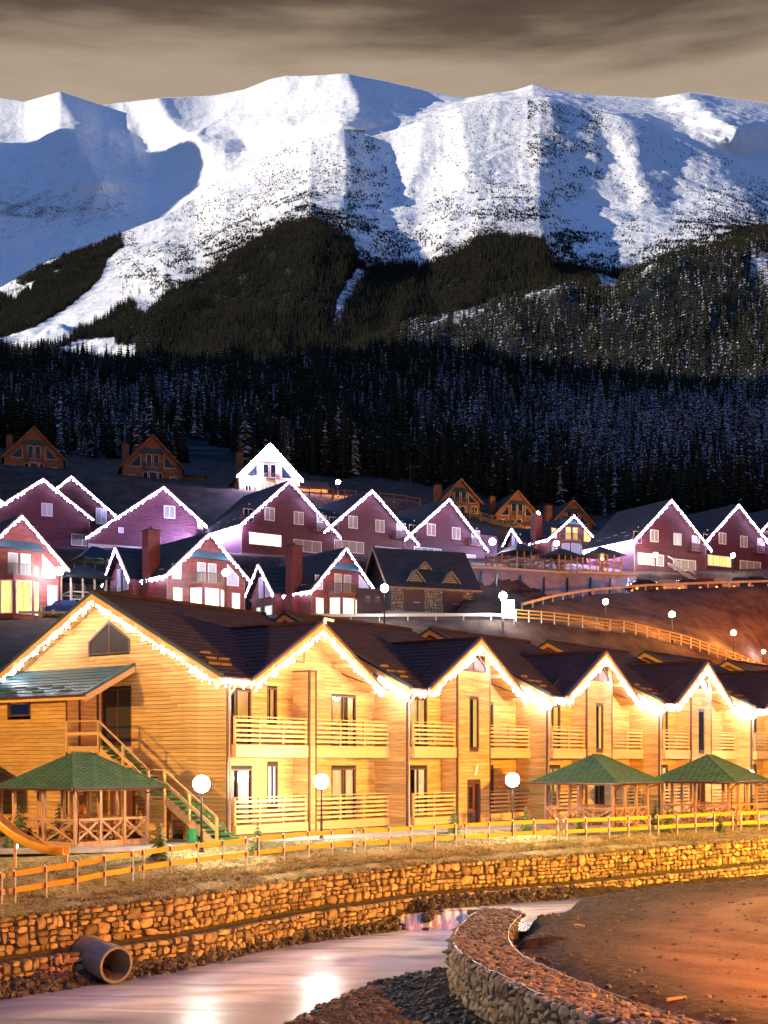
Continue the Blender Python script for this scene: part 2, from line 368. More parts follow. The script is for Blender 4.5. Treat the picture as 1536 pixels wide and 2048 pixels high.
# ------------------------------------------------------------------ stream, gravel bar, lot
def pw(pts, z):  # photo rows on a level surface -> ground plan
    out = []
    for px, py in pts:
        Y = (HC - z) * F / (py - HY); out.append(((px - CX) / F * Y, Y))
    return np.array(out)
GAB_OUT = pw([(1450, 2110), (1317, 2052), (1207, 2027), (1097, 1994), (1016, 1953), (958, 1927), (915, 1898), (907, 1879), (918, 1855), (944, 1828), (968, 1817)], -1.5)
GAB_IN = pw([(1620, 2110), (1432, 2052), (1279, 2010), (1140, 1955), (1068, 1924), (1030, 1902), (1016, 1879), (1018, 1855), (1040, 1833), (1049, 1822)], -1.5)
GAB_IN = np.vstack([GAB_IN, GAB_OUT[-1] + np.array([.75, .35])])
LOT_EDGE = np.vstack([[[14.5, 5]], GAB_IN[:-1] - np.array([.25, 0]), pw([(1085, 1826), (1118, 1800), (1170, 1788), (1300, 1772)], -1.75), [[18.5, 57.3], [30, 60.5], [48, 66]]])
BAR_EDGE = np.vstack([[[-9, 5], [-8, 18], [-5.5, 26]], pw([(480, 2052), (560, 2012), (650, 1982), (750, 1953), (800, 1946), (905, 1937)], -2.9), [[3.2, 39.5]]])
def inpoly(X, Y, P):
    r = np.zeros(X.shape, bool); n = len(P)
    for i in range(n):
        x0, y0 = P[i]; x1, y1 = P[(i + 1) % n]
        c = ((y0 > Y) != (y1 > Y)) & (X < (x1 - x0) * (Y - y0) / (y1 - y0 + 1e-12) + x0); r ^= c
    return r
def dline(X, Y, P):
    d = np.full(X.shape, 1e9)
    for i in range(len(P) - 1):
        a = P[i]; b = P[i + 1]; ab = b - a; t = np.clip(((X - a[0]) * ab[0] + (Y - a[1]) * ab[1]) / (ab @ ab), 0, 1)
        d = np.minimum(d, np.hypot(X - a[0] - t * ab[0], Y - a[1] - t * ab[1]))
    return d
LOTP = np.vstack([LOT_EDGE, [[70, 75], [70, 5]]]); BARP = np.vstack([BAR_EDGE, [[14, 30], [14, 5]]])
def wally(X, Y): return np.interp(CX + F * X / np.maximum(Y, 1), WALL_TOP[0], WALL_TOP[2])
FALL_Y = 48.6
def fall_y(X): return 48.6 - 6.2 * np.clip((X - 3.3) / .25, 0, 1)
def bed(X, Y):
    dl = dline(X, Y, LOT_EDGE) * np.where(inpoly(X, Y, LOTP), 1, -1)
    db = dline(X, Y, BAR_EDGE) * np.where(inpoly(X, Y, BARP), 1, -1)
    base = -3.25 + .70 * np.clip((Y - fall_y(X) + .15) / .3, 0, 1)
    dw = wally(X, Y) - Y                                   # distance in front of the retaining wall
    n = fbm(X / .8, Y / .8, 2, 5); nb = fbm(X / 3.5, Y / 3.5, 6, 4)
    z = base + np.clip((db + .6 * nb) / 1.6, -.1, 1) * .62
    z = np.maximum(z, base + np.clip((2.0 - dw + nb * .7) / 1.1, 0, 1) * .62)
    t = np.clip((dl + .25 + .5 * nb) / 1.1, 0, 1); t = t * t * (3 - 2 * t)
    berm = .16 * np.exp(-((dl - 1.6) / 1.1) ** 2)
    lot = -1.78 + berm + .10 * nb + .05 * n * np.clip(1 - dl / 9, .25, 1) - .22 * np.exp(-((dl - .9) / .7) ** 2) * (Y < 36)
    z = z * (1 - t) + lot * t
    return z + n * .10 * np.clip(1 - dl / 3, .1, 1), dl
def lot_mat():
    m = bpy.data.materials.new('lot_dirt_and_gravel'); m.use_nodes = True; t = m.node_tree; p = t.nodes['Principled BSDF']; l = t.links.new
    p.inputs['Roughness'].default_value = .9; p.inputs['Specular IOR Level'].default_value = .2
    c = t.nodes.new('ShaderNodeTexCoord')
    def noise(sc, d=7, r=.65, st=None):
        n = t.nodes.new('ShaderNodeTexNoise'); n.inputs['Scale'].default_value = sc; n.inputs['Detail'].default_value = d; n.inputs['Roughness'].default_value = r
        l(c.outputs['Object'], n.inputs['Vector']); return n.outputs[0]
    def mr(x, a, b):
        r = t.nodes.new('ShaderNodeMapRange'); l(x, r.inputs[0]); r.inputs[1].default_value = a; r.inputs[2].default_value = b; return r.outputs[0]
    def mix(f, a, b):
        x = t.nodes.new('ShaderNodeMix'); x.data_type = 'RGBA'; l(f, x.inputs[0])
        for i, v in ((6, a), (7, b)):
            if isinstance(v, tuple): x.inputs[i].default_value = (*v, 1)
            else: l(v, x.inputs[i])
        return x.outputs[2]
    at_ = t.nodes.new('ShaderNodeAttribute'); at_.attribute_name = 'lot'
    # wheel tracks: rings round the turning circle
    mp = t.nodes.new('ShaderNodeMapping'); mp.inputs['Location'].default_value = (-17.5, -41.5, 0); l(c.outputs['Object'], mp.inputs[0])
    w = t.nodes.new('ShaderNodeTexWave'); w.wave_type = 'RINGS'; w.rings_direction = 'Z'; w.inputs['Scale'].default_value = .11; w.inputs['Distortion'].default_value = 6; w.inputs['Detail'].default_value = 3; w.inputs['Detail Scale'].default_value = .6
    l(mp.outputs[0], w.inputs['Vector'])
    dirt = mix(mr(noise(1.2, 9, .7), .3, .7), (.10, .055, .035), (.22, .13, .085))
    dirt = mix(mr(w.outputs[0], .45, 1.5), dirt, (.27, .18, .12))
    dirt = mix(mr(noise(14, 4, .6), .56, .66), dirt, (.07, .045, .03))
    wet = mix(mr(noise(4, 9, .75), .4, .62), (.018, .014, .010), (.075, .055, .038))
    l(mix(at_.outputs['Fac'], wet, dirt), p.inputs['Base Color'])
    b = t.nodes.new('ShaderNodeBump'); b.inputs['Strength'].default_value = .7; b.inputs['Distance'].default_value = .06; l(noise(9, 9, .8), b.inputs['Height']); l(b.outputs[0], p.inputs['Normal'])
    return m
def build_bed():
    x = np.concatenate([np.linspace(-60, -22, 30)[:-1], np.arange(-22, 26, .15), np.linspace(26, 66, 60)]); v = np.concatenate([np.linspace(0, .30, 12)[:-1], np.linspace(.30, 1, 330)])
    X, V = np.meshgrid(x, v); y0 = 6.0
    yend = np.interp(x, (np.interp(np.arange(-300, 2600, 4), WALL_TOP[0], np.arange(len(PXW)) * 0.0 + 1) * 0 + (np.arange(-300, 2600, 4) - CX) / F * np.interp(np.arange(-300, 2600, 4), WALL_TOP[0], WALL_TOP[2])), np.interp(np.arange(-300, 2600, 4), WALL_TOP[0], WALL_TOP[2]))
    Y = y0 + (yend[None, :] + .1 - y0) * V
    Z, dl = bed(X, Y)
    lot = np.clip((dl - 2.6 + 2.2 * fbm(X / 2.5, Y / 2.5, 31, 4)) / 2.5, 0, 1)
    tag(grid_mesh('stream_bed_and_lot', np.stack([X, Y, Z], -1), lot_mat(), attrs={'lot': lot}), kind='structure')
build_bed()
def water_mat():
    m = bpy.data.materials.new('silky_stream_water'); m.use_nodes = True; t = m.node_tree; p = t.nodes['Principled BSDF']; l = t.links.new
    p.inputs['Roughness'].default_value = .24; p.inputs['IOR'].default_value = 1.33; p.inputs['Specular IOR Level'].default_value = .9
    c = t.nodes.new('ShaderNodeTexCoord'); mp = t.nodes.new('ShaderNodeMapping'); mp.inputs['Rotation'].default_value = (0, 0, math.radians(-52)); mp.inputs['Scale'].default_value = (.30, .85, 1); l(c.outputs['Object'], mp.inputs[0])
    n = t.nodes.new('ShaderNodeTexNoise'); n.inputs['Scale'].default_value = .9; n.inputs['Detail'].default_value = 6; n.inputs['Distortion'].default_value = .8; l(mp.outputs[0], n.inputs['Vector'])
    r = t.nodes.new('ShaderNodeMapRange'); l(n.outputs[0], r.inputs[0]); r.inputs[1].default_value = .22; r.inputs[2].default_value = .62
    a = t.nodes.new('ShaderNodeAttribute'); a.attribute_name = 'foam_and_shine'
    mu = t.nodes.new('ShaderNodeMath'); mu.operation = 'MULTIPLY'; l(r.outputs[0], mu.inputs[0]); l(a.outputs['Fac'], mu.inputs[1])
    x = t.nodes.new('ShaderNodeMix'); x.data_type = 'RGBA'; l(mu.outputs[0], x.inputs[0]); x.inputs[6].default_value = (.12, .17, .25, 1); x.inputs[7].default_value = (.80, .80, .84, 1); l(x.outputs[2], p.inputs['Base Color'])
    b = t.nodes.new('ShaderNodeBump'); b.inputs['Strength'].default_value = .35; b.inputs['Distance'].default_value = .12; l(n.outputs[0], b.inputs['Height']); l(b.outputs[0], p.inputs['Normal'])
    return m
def build_water():
    wm = water_mat()
    y = np.linspace(5, FALL_Y, 160); x = np.linspace(-45, 9, 200); X, Y = np.meshgrid(x, y)
    foam_and_shine = np.exp(-((Y - FALL_Y) / 3.0) ** 2) * 1.1 + 1.2 * np.exp(-((X + 4.5 - (Y - 36) * .62) / 3.4) ** 2) * np.clip((Y - 29) / 5, 0, 1)  # foam at the fall; pale mid-stream band also paints in lamp reflections
    Z = -2.90 + .02 * fbm(X / 1.5, Y / .8, 3, 3)
    foam_and_shine = np.clip(foam_and_shine, 0, 1)
    tag(grid_mesh('water', np.stack([X, Y, Z], -1), wm, attrs={'foam_and_shine': foam_and_shine}), kind='structure')
    v = np.linspace(0, 1, 60); x = np.concatenate([np.linspace(1.35, 3.3, 12), np.linspace(3.34, 26, 60)]); X, V = np.meshgrid(x, v); Y = fall_y(X) + .15 + (60 - fall_y(X)) * V
    tag(grid_mesh('upper_water', np.stack([X, Y, -2.27 + 0 * X], -1), wm, attrs={'foam_and_shine': np.exp(-((Y - FALL_Y) / 2.2) ** 2) * .9}), kind='structure')
    # the small fall over the sill of stones
    for nm, x0, x1, dy, lab in (('waterfall', 1.5, 3.6, 0, 'white silky fall of water beside the tip of the gabion wall'), ('waterfall', .55, 1.62, -.30, 'amber lit fall of water nearer the stone embankment')):
        xs = np.linspace(x0, x1, 60); s = np.linspace(0, 1, 14); S, Xx = np.meshgrid(s, xs, indexing='ij')
        rip = .22 * fbm(Xx * 6, S * 1.2, 5, 3) + .04 * np.sin(Xx * 19)
        Yf = FALL_Y + dy + .45 - S * .95 + rip * (.4 + S); Zf = -2.26 - .66 * np.clip(S * 1.25 - .2, 0, 1) ** 1.5 + .10 * fbm(Xx * 2.2, S, 9, 3) * (1 - S) - .10 * (dy < 0)
        fo = np.clip(.60 + 2.4 * fbm(Xx * 9, S * .5, 8, 3) + .35 * S, .0, 1)
        o = grid_mesh(nm, np.stack([Xx, Yf, Zf], -1), wm, attrs={'foam_and_shine': fo * 1.6}); tag(o, lab, 'waterfall')
build_water()
# ------------------------------------------------------------------ rock and gravel meshes
def rock_mb(w, d, h, rnd, n=7):
    mb = MB(); rings = [(.55, -.45), (.95, -.1), (1.0, .15), (.7, .42)]
    jit = [[rnd.uniform(.78, 1.15) for _ in range(n)] for _ in rings]
    vs = [(0, 0, -h * .5)]
    for (r, z), j in zip(rings, jit):
        for k in range(n):
            t = 2 * math.pi * k / n + rnd.uniform(-.15, .15); vs.append((w * .5 * r * j[k] * math.cos(t), d * .5 * r * j[k] * math.sin(t), h * (z + rnd.uniform(-.07, .07))))
    vs.append((0, 0, h * .5)); fs = []
    for k in range(n): fs.append((0, 1 + (k + 1) % n, 1 + k))
    for i in range(3):
        for k in range(n):
            a = 1 + i * n + k; b = 1 + i * n + (k + 1) % n; fs.append((a, b, b + n, a + n))
    for k in range(n): fs.append((1 + 3 * n + k, 1 + 3 * n + (k + 1) % n, len(vs) - 1))
    mb.add(vs, fs); return mb
M_STONE = mat('wall_stone', (.26, .17, .075), .85, (.52, .38, .19), 5, bump=.6, island=.5, bscale=14)
M_MORTAR = mat('wall_joint', (.045, .035, .028), .95, (.09, .07, .05), 8)
M_GRAVEL = mat('wet_gravel', (.045, .036, .022), .6, (.12, .095, .055), 3, island=.5)
M_GABTOP = mat('gabion_small_stone', (.085, .072, .055), .75, (.20, .175, .135), 4, island=.5)
rk = random.Random(5)
ROCKS = [rock_mb(1, rk.uniform(.65, 1), rk.uniform(.45, .75), rk).mesh('gravel_stone_%d' % i, M_GRAVEL) for i in range(8)]
ROCKS_G = [rock_mb(1, rk.uniform(.65, 1), rk.uniform(.4, .65), rk).mesh('gabion_stone_%d' % i, M_GABTOP) for i in range(8)]
def scatter_rocks(name, X, Y, Z, size, protos, label, cat):
    n = len(X); rot = np.stack([rng.uniform(-.4, .4, n), rng.uniform(-.4, .4, n), rng.uniform(0, 6.28, n)], -1)
    s = size[:, None] * rng.uniform(.8, 1.2, (n, 3)); return scatter(name, np.stack([X, Y, Z], -1), rot, s, rng.integers(0, len(protos), n), protos, label, cat)
def gravel():
    X = rng.uniform(-9, 6, 16000); Y = rng.uniform(22, 40, 16000); k = inpoly(X, Y, BARP); X, Y = X[k], Y[k]; z, dl = bed(X, Y); k = dl < -.1; X, Y, z = X[k], Y[k], z[k]
    sz = .05 + rng.random(len(X)) ** 4 * .20
    scatter_rocks('gravel', X, Y, z, sz, ROCKS, 'dark wet river gravel heaped beside the gabion wall', 'gravel')
    # rubble along the foot of the embankment
    px = rng.uniform(-120, 1150, 5200); d = rng.uniform(.75, 2.3, 5200); Yw = np.interp(px, WALL_TOP[0], WALL_TOP[2]); Y = Yw - d; X = (px - CX) / F * Y
    z, dl = bed(X, Y); sz = .06 + rng.random(len(X)) ** 3 * .30; k = (dl < .2); 
    scatter_rocks('rubble', X[k], Y[k], z[k] + .02, sz[k], ROCKS, 'dark wet rubble and cobbles at the foot of the stone embankment', 'rubble')
    # clods and small stones along the lot's edge
    X = rng.uniform(2, 30, 60000); Y = rng.uniform(18, 60, 60000); z, dl = bed(X, Y); k = (dl > .1) & (rng.random(len(X)) < .55 * np.exp(-(dl - .3) / 1.9) + .10 * vnoise(X / 2, Y / 2, 44)) & (Y < wally(X, Y) - 1); X, Y, z = X[k], Y[k], z[k]
    scatter_rocks('clods', X, Y, z, .018 + rng.random(len(X)) ** 6 * .17, ROCKS, 'clods and small stones strewn along the rim of the dirt lot', 'stones')
gravel()
def sill():
    r = random.Random(12); mb = MB()
    for i in range(34):
        x = r.choice((r.uniform(-1.4, .55), r.uniform(1.45, 1.75), r.uniform(3.1, 4.0), r.uniform(.4, 3.4))); sz = r.uniform(.14, .34); y = FALL_Y + r.uniform(-.5, .2) - (.3 if x < 1.6 else 0); z = -2.98 + r.uniform(-.1, .1) + (.55 if (x < .6 or 1.5 < x < 1.75 or x > 3.2) else 0)
        rm = rock_mb(sz * 1.3, sz, sz * .8, r, 7); mb.add([(a + x, b + y, c + z) for a, b, c in rm.v], rm.f)
    for i in range(46):
        sz = r.uniform(.2, .4); rm = rock_mb(sz * 1.2, sz, sz * .9, r, 7); x, y, z = r.uniform(3.1, 3.75), r.uniform(42.2, 48.8), r.uniform(-2.85, -2.25); mb.add([(a + x, b + y, c + z) for a, b, c in rm.v], rm.f)
    pass
    tag(mb.build('sill_stones', M_GRAVEL), 'dark wet boulders forming the sill under the small waterfall', 'stones', kind='stuff')
sill()
# ------------------------------------------------------------------ stone embankment
def wall_path():
    px = np.arange(-300, 2300, 4.0); Y = np.interp(px, WALL_TOP[0], WALL_TOP[2]); X = (px - CX) / F * Y
    z = HC + (HY - np.interp(px, WALL_TOP[0], WALL_TOP[1])) / F * Y; return px, X, Y, z
def frame_at(P, S, s):
    x = np.interp(s, S, P[:, 0]); y = np.interp(s, S, P[:, 1]); z = np.interp(s, S, P[:, 2]); e = .3
    dx = np.interp(s + e, S, P[:, 0]) - np.interp(s - e, S, P[:, 0]); dy = np.interp(s + e, S, P[:, 1]) - np.interp(s - e, S, P[:, 1]); l = math.hypot(dx, dy)
    T = Vector((dx / l, dy / l, 0)); Nn = Vector((dy / l, -dx / l, 0)); return Vector((x, y, z)), T, Nn
def wall_stone(w, h, d, r):
    """irregular face stone: local x along, z up, -y outward"""
    n = 8; base = [(-.5, -.5), (0, -.5), (.5, -.5), (.5, 0), (.5, .5), (0, .5), (-.5, .5), (-.5, 0)]
    j = [(x * w + r.uniform(-.11, .11) * w, z * h + r.uniform(-.13, .13) * h) for x, z in base]
    for c in (0, 2, 4, 6):
        f = r.uniform(.66, .98); j[c] = (j[c][0] * f, j[c][1] * f)
    dy = r.uniform(-.02, .05); tx = r.uniform(-.18, .18); tz_ = r.uniform(-.2, .2)
    vs = [(x, .10, z) for x, z in j] + [(x, -d * .35 + dy, z) for x, z in j] + [(x * .86, -d + dy + tx * x + tz_ * z + r.uniform(-.012, .012), z * .86) for x, z in j] + [(r.uniform(-.2, .2) * w, -d * 1.0 + dy + r.uniform(-.02, .005), r.uniform(-.2, .2) * h)]
    fs = []
    for k in range(n):
        k2 = (k + 1) % n; fs += [(k, k2, n + k2, n + k), (n + k, n + k2, 2 * n + k2, 2 * n + k), (2 * n + k, 2 * n + k2, 3 * n)]
    fs = [f[::-1] for f in fs]
    return vs, fs
def pack(L, H, r, hmin=.12, hmax=.38):
    """random rubble courses over a strip L x H -> list of (s, z, w, h)"""
    out = []; s = 0
    while s < L:
        bw = r.uniform(.9, 2.2); z = 0
        while z < H - .05:
            h = min(r.uniform(hmin, hmax), H - z)
            if H - z - h < .1: h = H - z
            x = 0
            while x < bw - .03:
                w = r.uniform(.13, .30) if r.random() < .4 else r.uniform(.22, .52); 
                if bw - x - w < .14: w = bw - x
                if h > .24 and r.random() < .42:
                    hh = h * r.uniform(.4, .6); out.append((s + x + w / 2, z + hh / 2, w, hh)); out.append((s + x + w / 2, z + (h + hh) / 2, w, h - hh))
                else: out.append((s + x + w / 2, z + h / 2, w, h))
                x += w
            z += h
        s += bw
    return out
def stone_wall():
    px, X, Y, Z = wall_path(); P = np.stack([X, Y, Z], -1); S = np.concatenate([[0], np.cumsum(np.hypot(np.diff(X), np.diff(Y)))])
    root = empty('stone_embankment', (0, 0, 0)); tag(root, 'long two tiered rubble stone embankment along the stream below the grass bank', 'stone wall')
    tiers = [(0.0, 1.02, 0.0), (1.08, 1.78, .55)]     # top offset, bottom offset, forward offset
    r = random.Random(3); allst = []
    for (t0, t1, fw) in tiers:
        for (s, z, w, h) in pack(S[-1], t1 - t0, r):
            p, T, Nn = frame_at(P, S, s)
            if CX + F * p.x / p.y < -80 or CX + F * p.x / p.y > 1640: continue
            allst.append((w * h / p.y ** 2, p + Nn * fw + Vector((0, 0, -t1 + z)), T, Nn, w, h))
    core = MB(); n = len(px)
    for (t0, t1, fw) in tiers:
        vs = []; step = range(0, n, 4)
        for i in step:
            s = S[i]; p, T, Nn = frame_at(P, S, min(max(s, .4), S[-1] - .4)); f = p + Nn * (fw + .0)
            vs += [f + Vector((0, 0, -t0 - .03)) - Nn * .9, f + Vector((0, 0, -t0 - .03)), f + Vector((0, 0, -t1 - .9 * (fw > 0) - .1))]
        m = len(vs) // 3; fs = []
        for i in range(m - 1): fs += [(3 * i, 3 * i + 3, 3 * i + 4, 3 * i + 1), (3 * i + 1, 3 * i + 4, 3 * i + 5, 3 * i + 2)]
        core.add(vs, [f[::-1] for f in fs])
    core.build('core', M_MORTAR, root)
    order = sorted(range(len(allst)), key=lambda i: -allst[i][0]); big = set([i for i in order if 0 <= CX + F * allst[i][1].x / allst[i][1].y <= 1536][:290])
    rest = MB()
    for i, (a, c, T, Nn, w, h) in enumerate(allst):
        gap = .018; vs, fs = wall_stone(w - gap, h - gap, r.uniform(.05, .11), r)
        an = r.uniform(-.06, .06)
        if i in big:
            mb = MB().add(vs, fs); o = mb.build('stone', M_STONE, root, loc=c); o.rotation_euler = (0, an, math.atan2(T.y, T.x))
        else:
            ca, sa = math.cos(an), math.sin(an)
            rest.add([c + T * (x * ca + z * sa) - Nn * y + Vector((0, 0, -x * sa + z * ca)) for x, y, z in vs], fs)
    o = rest.build('stonework', M_STONE, root, kind='stuff')
    # ledge earth and turf lip
    return P, S
WP, WS = stone_wall()
# ------------------------------------------------------------------ gabion wall
def gabion():
    root = empty('gabion_wall', (0, 0, 0)); tag(root, 'curved wire basket wall of pale boulders between the stream and the dirt lot', 'gabion wall')
    def resamp(P, n):
        s = np.concatenate([[0], np.cumsum(np.hypot(*np.diff(P, axis=0).T))]); t = np.linspace(0, s[-1], n)
        k = np.ones(5) / 5; x = np.interp(t, s, P[:, 0]); y = np.interp(t, s, P[:, 1])
        x = np.concatenate([x[:2], np.convolve(x, k, 'valid'), x[-2:]]); y = np.concatenate([y[:2], np.convolve(y, k, 'valid'), y[-2:]])
        return np.stack([x, y], -1)
    n = 60; O = resamp(GAB_OUT, n); I = resamp(GAB_IN, n); zt = -1.55
    core = MB(); vs = []
    for i in range(n):
        a = Vector((*O[i], 0)); b = Vector((*I[i], 0)); d = (b - a).normalized() * .12; a += d; b -= d
        vs += [(a.x, a.y, -3.4), (a.x, a.y, zt - .06), (b.x, b.y, zt - .06), (b.x, b.y, -3.4)]
    fs = []
    for i in range(n - 1):
        for k in range(3): fs.append((4 * i + k, 4 * i + k + 1, 4 * i + 5 + k, 4 * i + 4 + k))
    fs.append((4 * n - 4, 4 * n - 3, 4 * n - 2, 4 * n - 1)); core.add(vs, fs); core.build('core', M_MORTAR, root)
    r = random.Random(9); L = np.concatenate([[0], np.cumsum(np.hypot(*np.diff(O, axis=0).T))]); P3 = np.stack([O[:, 0], O[:, 1], np.full(n, zt)], -1)
    mb_rest = MB(); cnt = 0; cells = []
    m_big = mat('gabion_boulder', (.27, .245, .20), .8, (.42, .39, .33), 3, bump=.7, island=.35, bscale=9)
    for (s, z, w, h) in pack(L[-1], 1.5, r, .2, .42):
        if s > L[-1] - .2: continue
        p, T, Nn = frame_at(P3, L, s); N2 = Vector((-T.y, T.x, 0)); cells.append((w * h / p.y ** 2, p + N2 * .12 + Vector((0, 0, -1.5 + z)), T, N2, w, h))
    cells.sort(key=lambda c: -c[0])
    for k, (a, c, T, Nn, w, h) in enumerate(cells):
        mb = MB(); rm = rock_mb(w * 1.12, .34, h * 1.18, r, 8)
        if k < 280:
            o = rm.build('boulder', m_big, root, loc=c - Nn * .10); o.rotation_euler = (r.uniform(-.15, .15), r.uniform(-.3, .3), math.atan2(T.y, T.x))
        else: mb_rest.add([tuple(Vector(v) + c - Nn * .1) for v in rm.v], rm.f)
    if mb_rest.v: mb_rest.build('stonework', m_big, root, kind='stuff')
    # small stones filling the top
    top = MB(); cnt = 4200
    for q in range(3600):
        i = r.uniform(0, n - 1.01); k = int(i); f = i - k; v = r.uniform(-.02, 1.02); a = O[k] * (1 - f) + O[k + 1] * f; b = I[k] * (1 - f) + I[k + 1] * f; c = a * (1 - v) + b * v
        sz = r.uniform(.08, .15) if r.random() < .7 else r.uniform(.15, .27); rm = rock_mb(sz * r.uniform(.9, 1.5), sz, sz * .55, r, 5); an = r.uniform(0, 6.28); ca, sa = math.cos(an), math.sin(an)
        tz = r.uniform(-.4, .4); zj = r.uniform(-.02, .035)
        top.add([(c[0] + x * ca - y * sa, c[1] + x * sa + y * ca, zt - .02 + z + x * tz + zj) for x, y, z in rm.v], rm.f)
    top.build('top_stones', M_GABTOP, root, kind='stuff')
    # wires: selvedge along both rims, lacing and mesh on the face
    wire = mat('gabion_wire', (.42, .42, .44), .4, metal=.8); wm = MB()
    for off, zz, rr in ((-.03, zt + .04, .013), (-.06, zt - .48, .009), (-.06, zt - .98, .009)):
        pts = []
        for i in range(n):
            a = Vector((*O[i], 0)); b = Vector((*I[i], 0)); d = (b - a).normalized()
            pts.append(a + d * off + Vector((0, 0, zz + r.uniform(-.02, .02))))
        wm.tube(pts, rr, 4)
    pts = [Vector((*I[i], zt + .06 + r.uniform(-.02, .03))) for i in range(n)]; wm.tube(pts, .010, 4)
    for s in np.arange(.3, L[-1] - .3, .32):
        p, T, Nn = frame_at(P3, L, s); N2 = Vector((T.y, -T.x, 0)) * -1
        N2 = Vector((-T.y, T.x, 0)) * -1 if False else Vector((-T.y, T.x, 0))
        wm.tube([p + N2 * .06 + Vector((0, 0, .03)), p + N2 * .09 + T * .16 + Vector((0, 0, -.5)), p + N2 * .08 + Vector((0, 0, -1.0)), p + N2 * .08 + T * .16 + Vector((0, 0, -1.5))], .0045, 3)
    for _ in range(26):   # loose ends of wire curling up
        k = r.randrange(2, n - 2); a = (O if r.random() < .5 else I)[k]; c = Vector((a[0], a[1], zt + .03)); hh = r.uniform(.08, .25)
        wm.tube([c, c + Vector((r.uniform(-.1, .1), 0, hh)), c + Vector((r.uniform(-.25, .25), r.uniform(-.1, .1), hh * .7))], .005, 3)
    wm.build('wire', wire, root)
gabion()
# ------------------------------------------------------------------ concrete pipe
def pipe():
    root = empty('drain_pipe', (0, 0, 0)); tag(root, 'wide grey concrete drain pipe jutting from the stone embankment into the stream', 'pipe')
    m = mat('pipe_concrete', (.20, .19, .15), .85, (.33, .31, .24), 2.5, bump=.5, bscale=18)
    def P(px, py, z): Y = (HC - z) * F / (py - HY); return Vector(((px - CX) / F * Y, Y, z))
    # mouth: px 195-268, y 1897-1952 -> centre (232, 1921)
    Rr = .50; c1 = Vector(W(233, 1930, 36.2)); c0 = c1 + Vector((-2.1, 2.3, .30))
    d = (c0 - c1).normalized(); a = d.cross(Vector((0, 0, 1))).normalized(); b = a.cross(d)
    if b.z < 0: b = -b
    mb = MB(); n = 28; L = (c0 - c1).length; secs = [(0, Rr), (L * .46, Rr), (L * .461, Rr * 1.035), (L * .50, Rr * 1.035), (L * .501, Rr), (L, Rr)]
    def ring(t, r): return [c1 + d * t + (a * math.cos(2 * math.pi * k / n) + b * math.sin(2 * math.pi * k / n)) * r for k in range(n)]
    vs = []; 
    for t, r in secs: vs += ring(t, r)
    inn = [(L, Rr * .86), (0.0, Rr * .86)]
    for t, r in inn: vs += ring(t, r)
    m_ = len(secs) + 2; fs = []
    for i in range(m_ - 1):
        for k in range(n): k2 = (k + 1) % n; fs.append((i * n + k, i * n + k2, (i + 1) * n + k2, (i + 1) * n + k))
    for k in range(n): k2 = (k + 1) % n; fs.append(((m_ - 1) * n + k, (m_ - 1) * n + k2, k2, k))
    mb.add(vs, fs); mb.build('barrel', m, root, smooth=False)
pipe()
# ------------------------------------------------------------------ mountains
RC_ = line([-900, -500, 0, 100, 160, 215, 270, 330, 390, 450, 510, 560, 620, 665, 690, 715, 740, 785, 830, 900, 950, 1000, 1080, 1115, 1150, 1200, 1250, 1300, 1350, 1420, 1460, 1500, 1536, 1700, 2000, 2600],
           [600, 610, 575, 520, 498, 478, 455, 432, 395, 352, 322, 300, 275, 262, 257, 264, 273, 260, 245, 218, 207, 202, 200, 205, 213, 223, 236, 252, 275, 300, 318, 345, 365, 400, 440, 500],
           [2300]*2 + [2300, 2350, 2400, 2450, 2500, 2550] + [2700]*28)
FAR = line([-900, -300, 0, 50, 85, 120, 160, 205, 235, 330, 390, 430, 490, 540, 575, 600, 640, 683, 700, 760, 810, 860, 930, 980, 1030, 1065, 1095, 1130, 1190, 1250, 1310, 1380, 1440, 1536, 1800, 2600],
           [230, 205, 195, 203, 193, 183, 196, 211, 206, 195, 193, 190, 178, 158, 151, 152, 150, 147, 148, 160, 171, 184, 196, 188, 180, 169, 177, 183, 190, 193, 196, 184, 193, 207, 230, 300], [4700]*36)
def behind(l, dpy, Y): return (l[0], l[1] + dpy, np.full(len(l[0]), float(Y)))
TRE = line([-900, 0, 120, 240, 330, 400, 480, 560, 620, 700, 780, 850, 900, 960, 1090, 1120, 1200, 1300, 1380, 1536, 1900, 2600], [680, 668, 640, 600, 560, 552, 512, 475, 458, 500, 535, 530, 512, 490, 500, 535, 538, 530, 505, 480, 470, 520], [1650]*22)
ML = [line([-2200, 3600], [990, 990], [600, 600]),
      line([-900, 0, 400, 700, 780, 850, 1000, 1140, 1300, 1536, 1900, 2600], [790, 745, 725, 712, 690, 655, 615, 580, 548, 515, 490, 520], [1120]*12),
      line([-900, 0, 400, 700, 780, 850, 1000, 1140, 1300, 1536, 1900, 2600], [760, 725, 690, 668, 672, 676, 655, 628, 590, 550, 520, 540], [1270]*12),
      TRE,
      (RC_[0], .5 * RC_[1] + .5 * np.interp(RC_[0], TRE[0], TRE[1]) + 14, .55 * RC_[2] + .45 * 1650),
      RC_,
      behind(RC_, 28, 2850),
      line([-900, 0, 100, 215, 330, 450, 560, 690, 830, 1000, 1080, 1150, 1250, 1350, 1536, 1800, 2600], [600, 590, 545, 502, 462, 385, 335, 290, 278, 230, 226, 236, 250, 285, 360, 420, 520], [3250]*17),
      line([-900, 0, 130, 300, 400, 450, 560, 690, 830, 900, 1000, 1100, 1250, 1400, 1536, 1800, 2600], [400, 365, 395, 385, 330, 305, 282, 262, 236, 212, 200, 205, 222, 240, 268, 330, 420], [3800]*17),
      FAR, behind(FAR, 150, 5500)]
MP = Poly(ML)
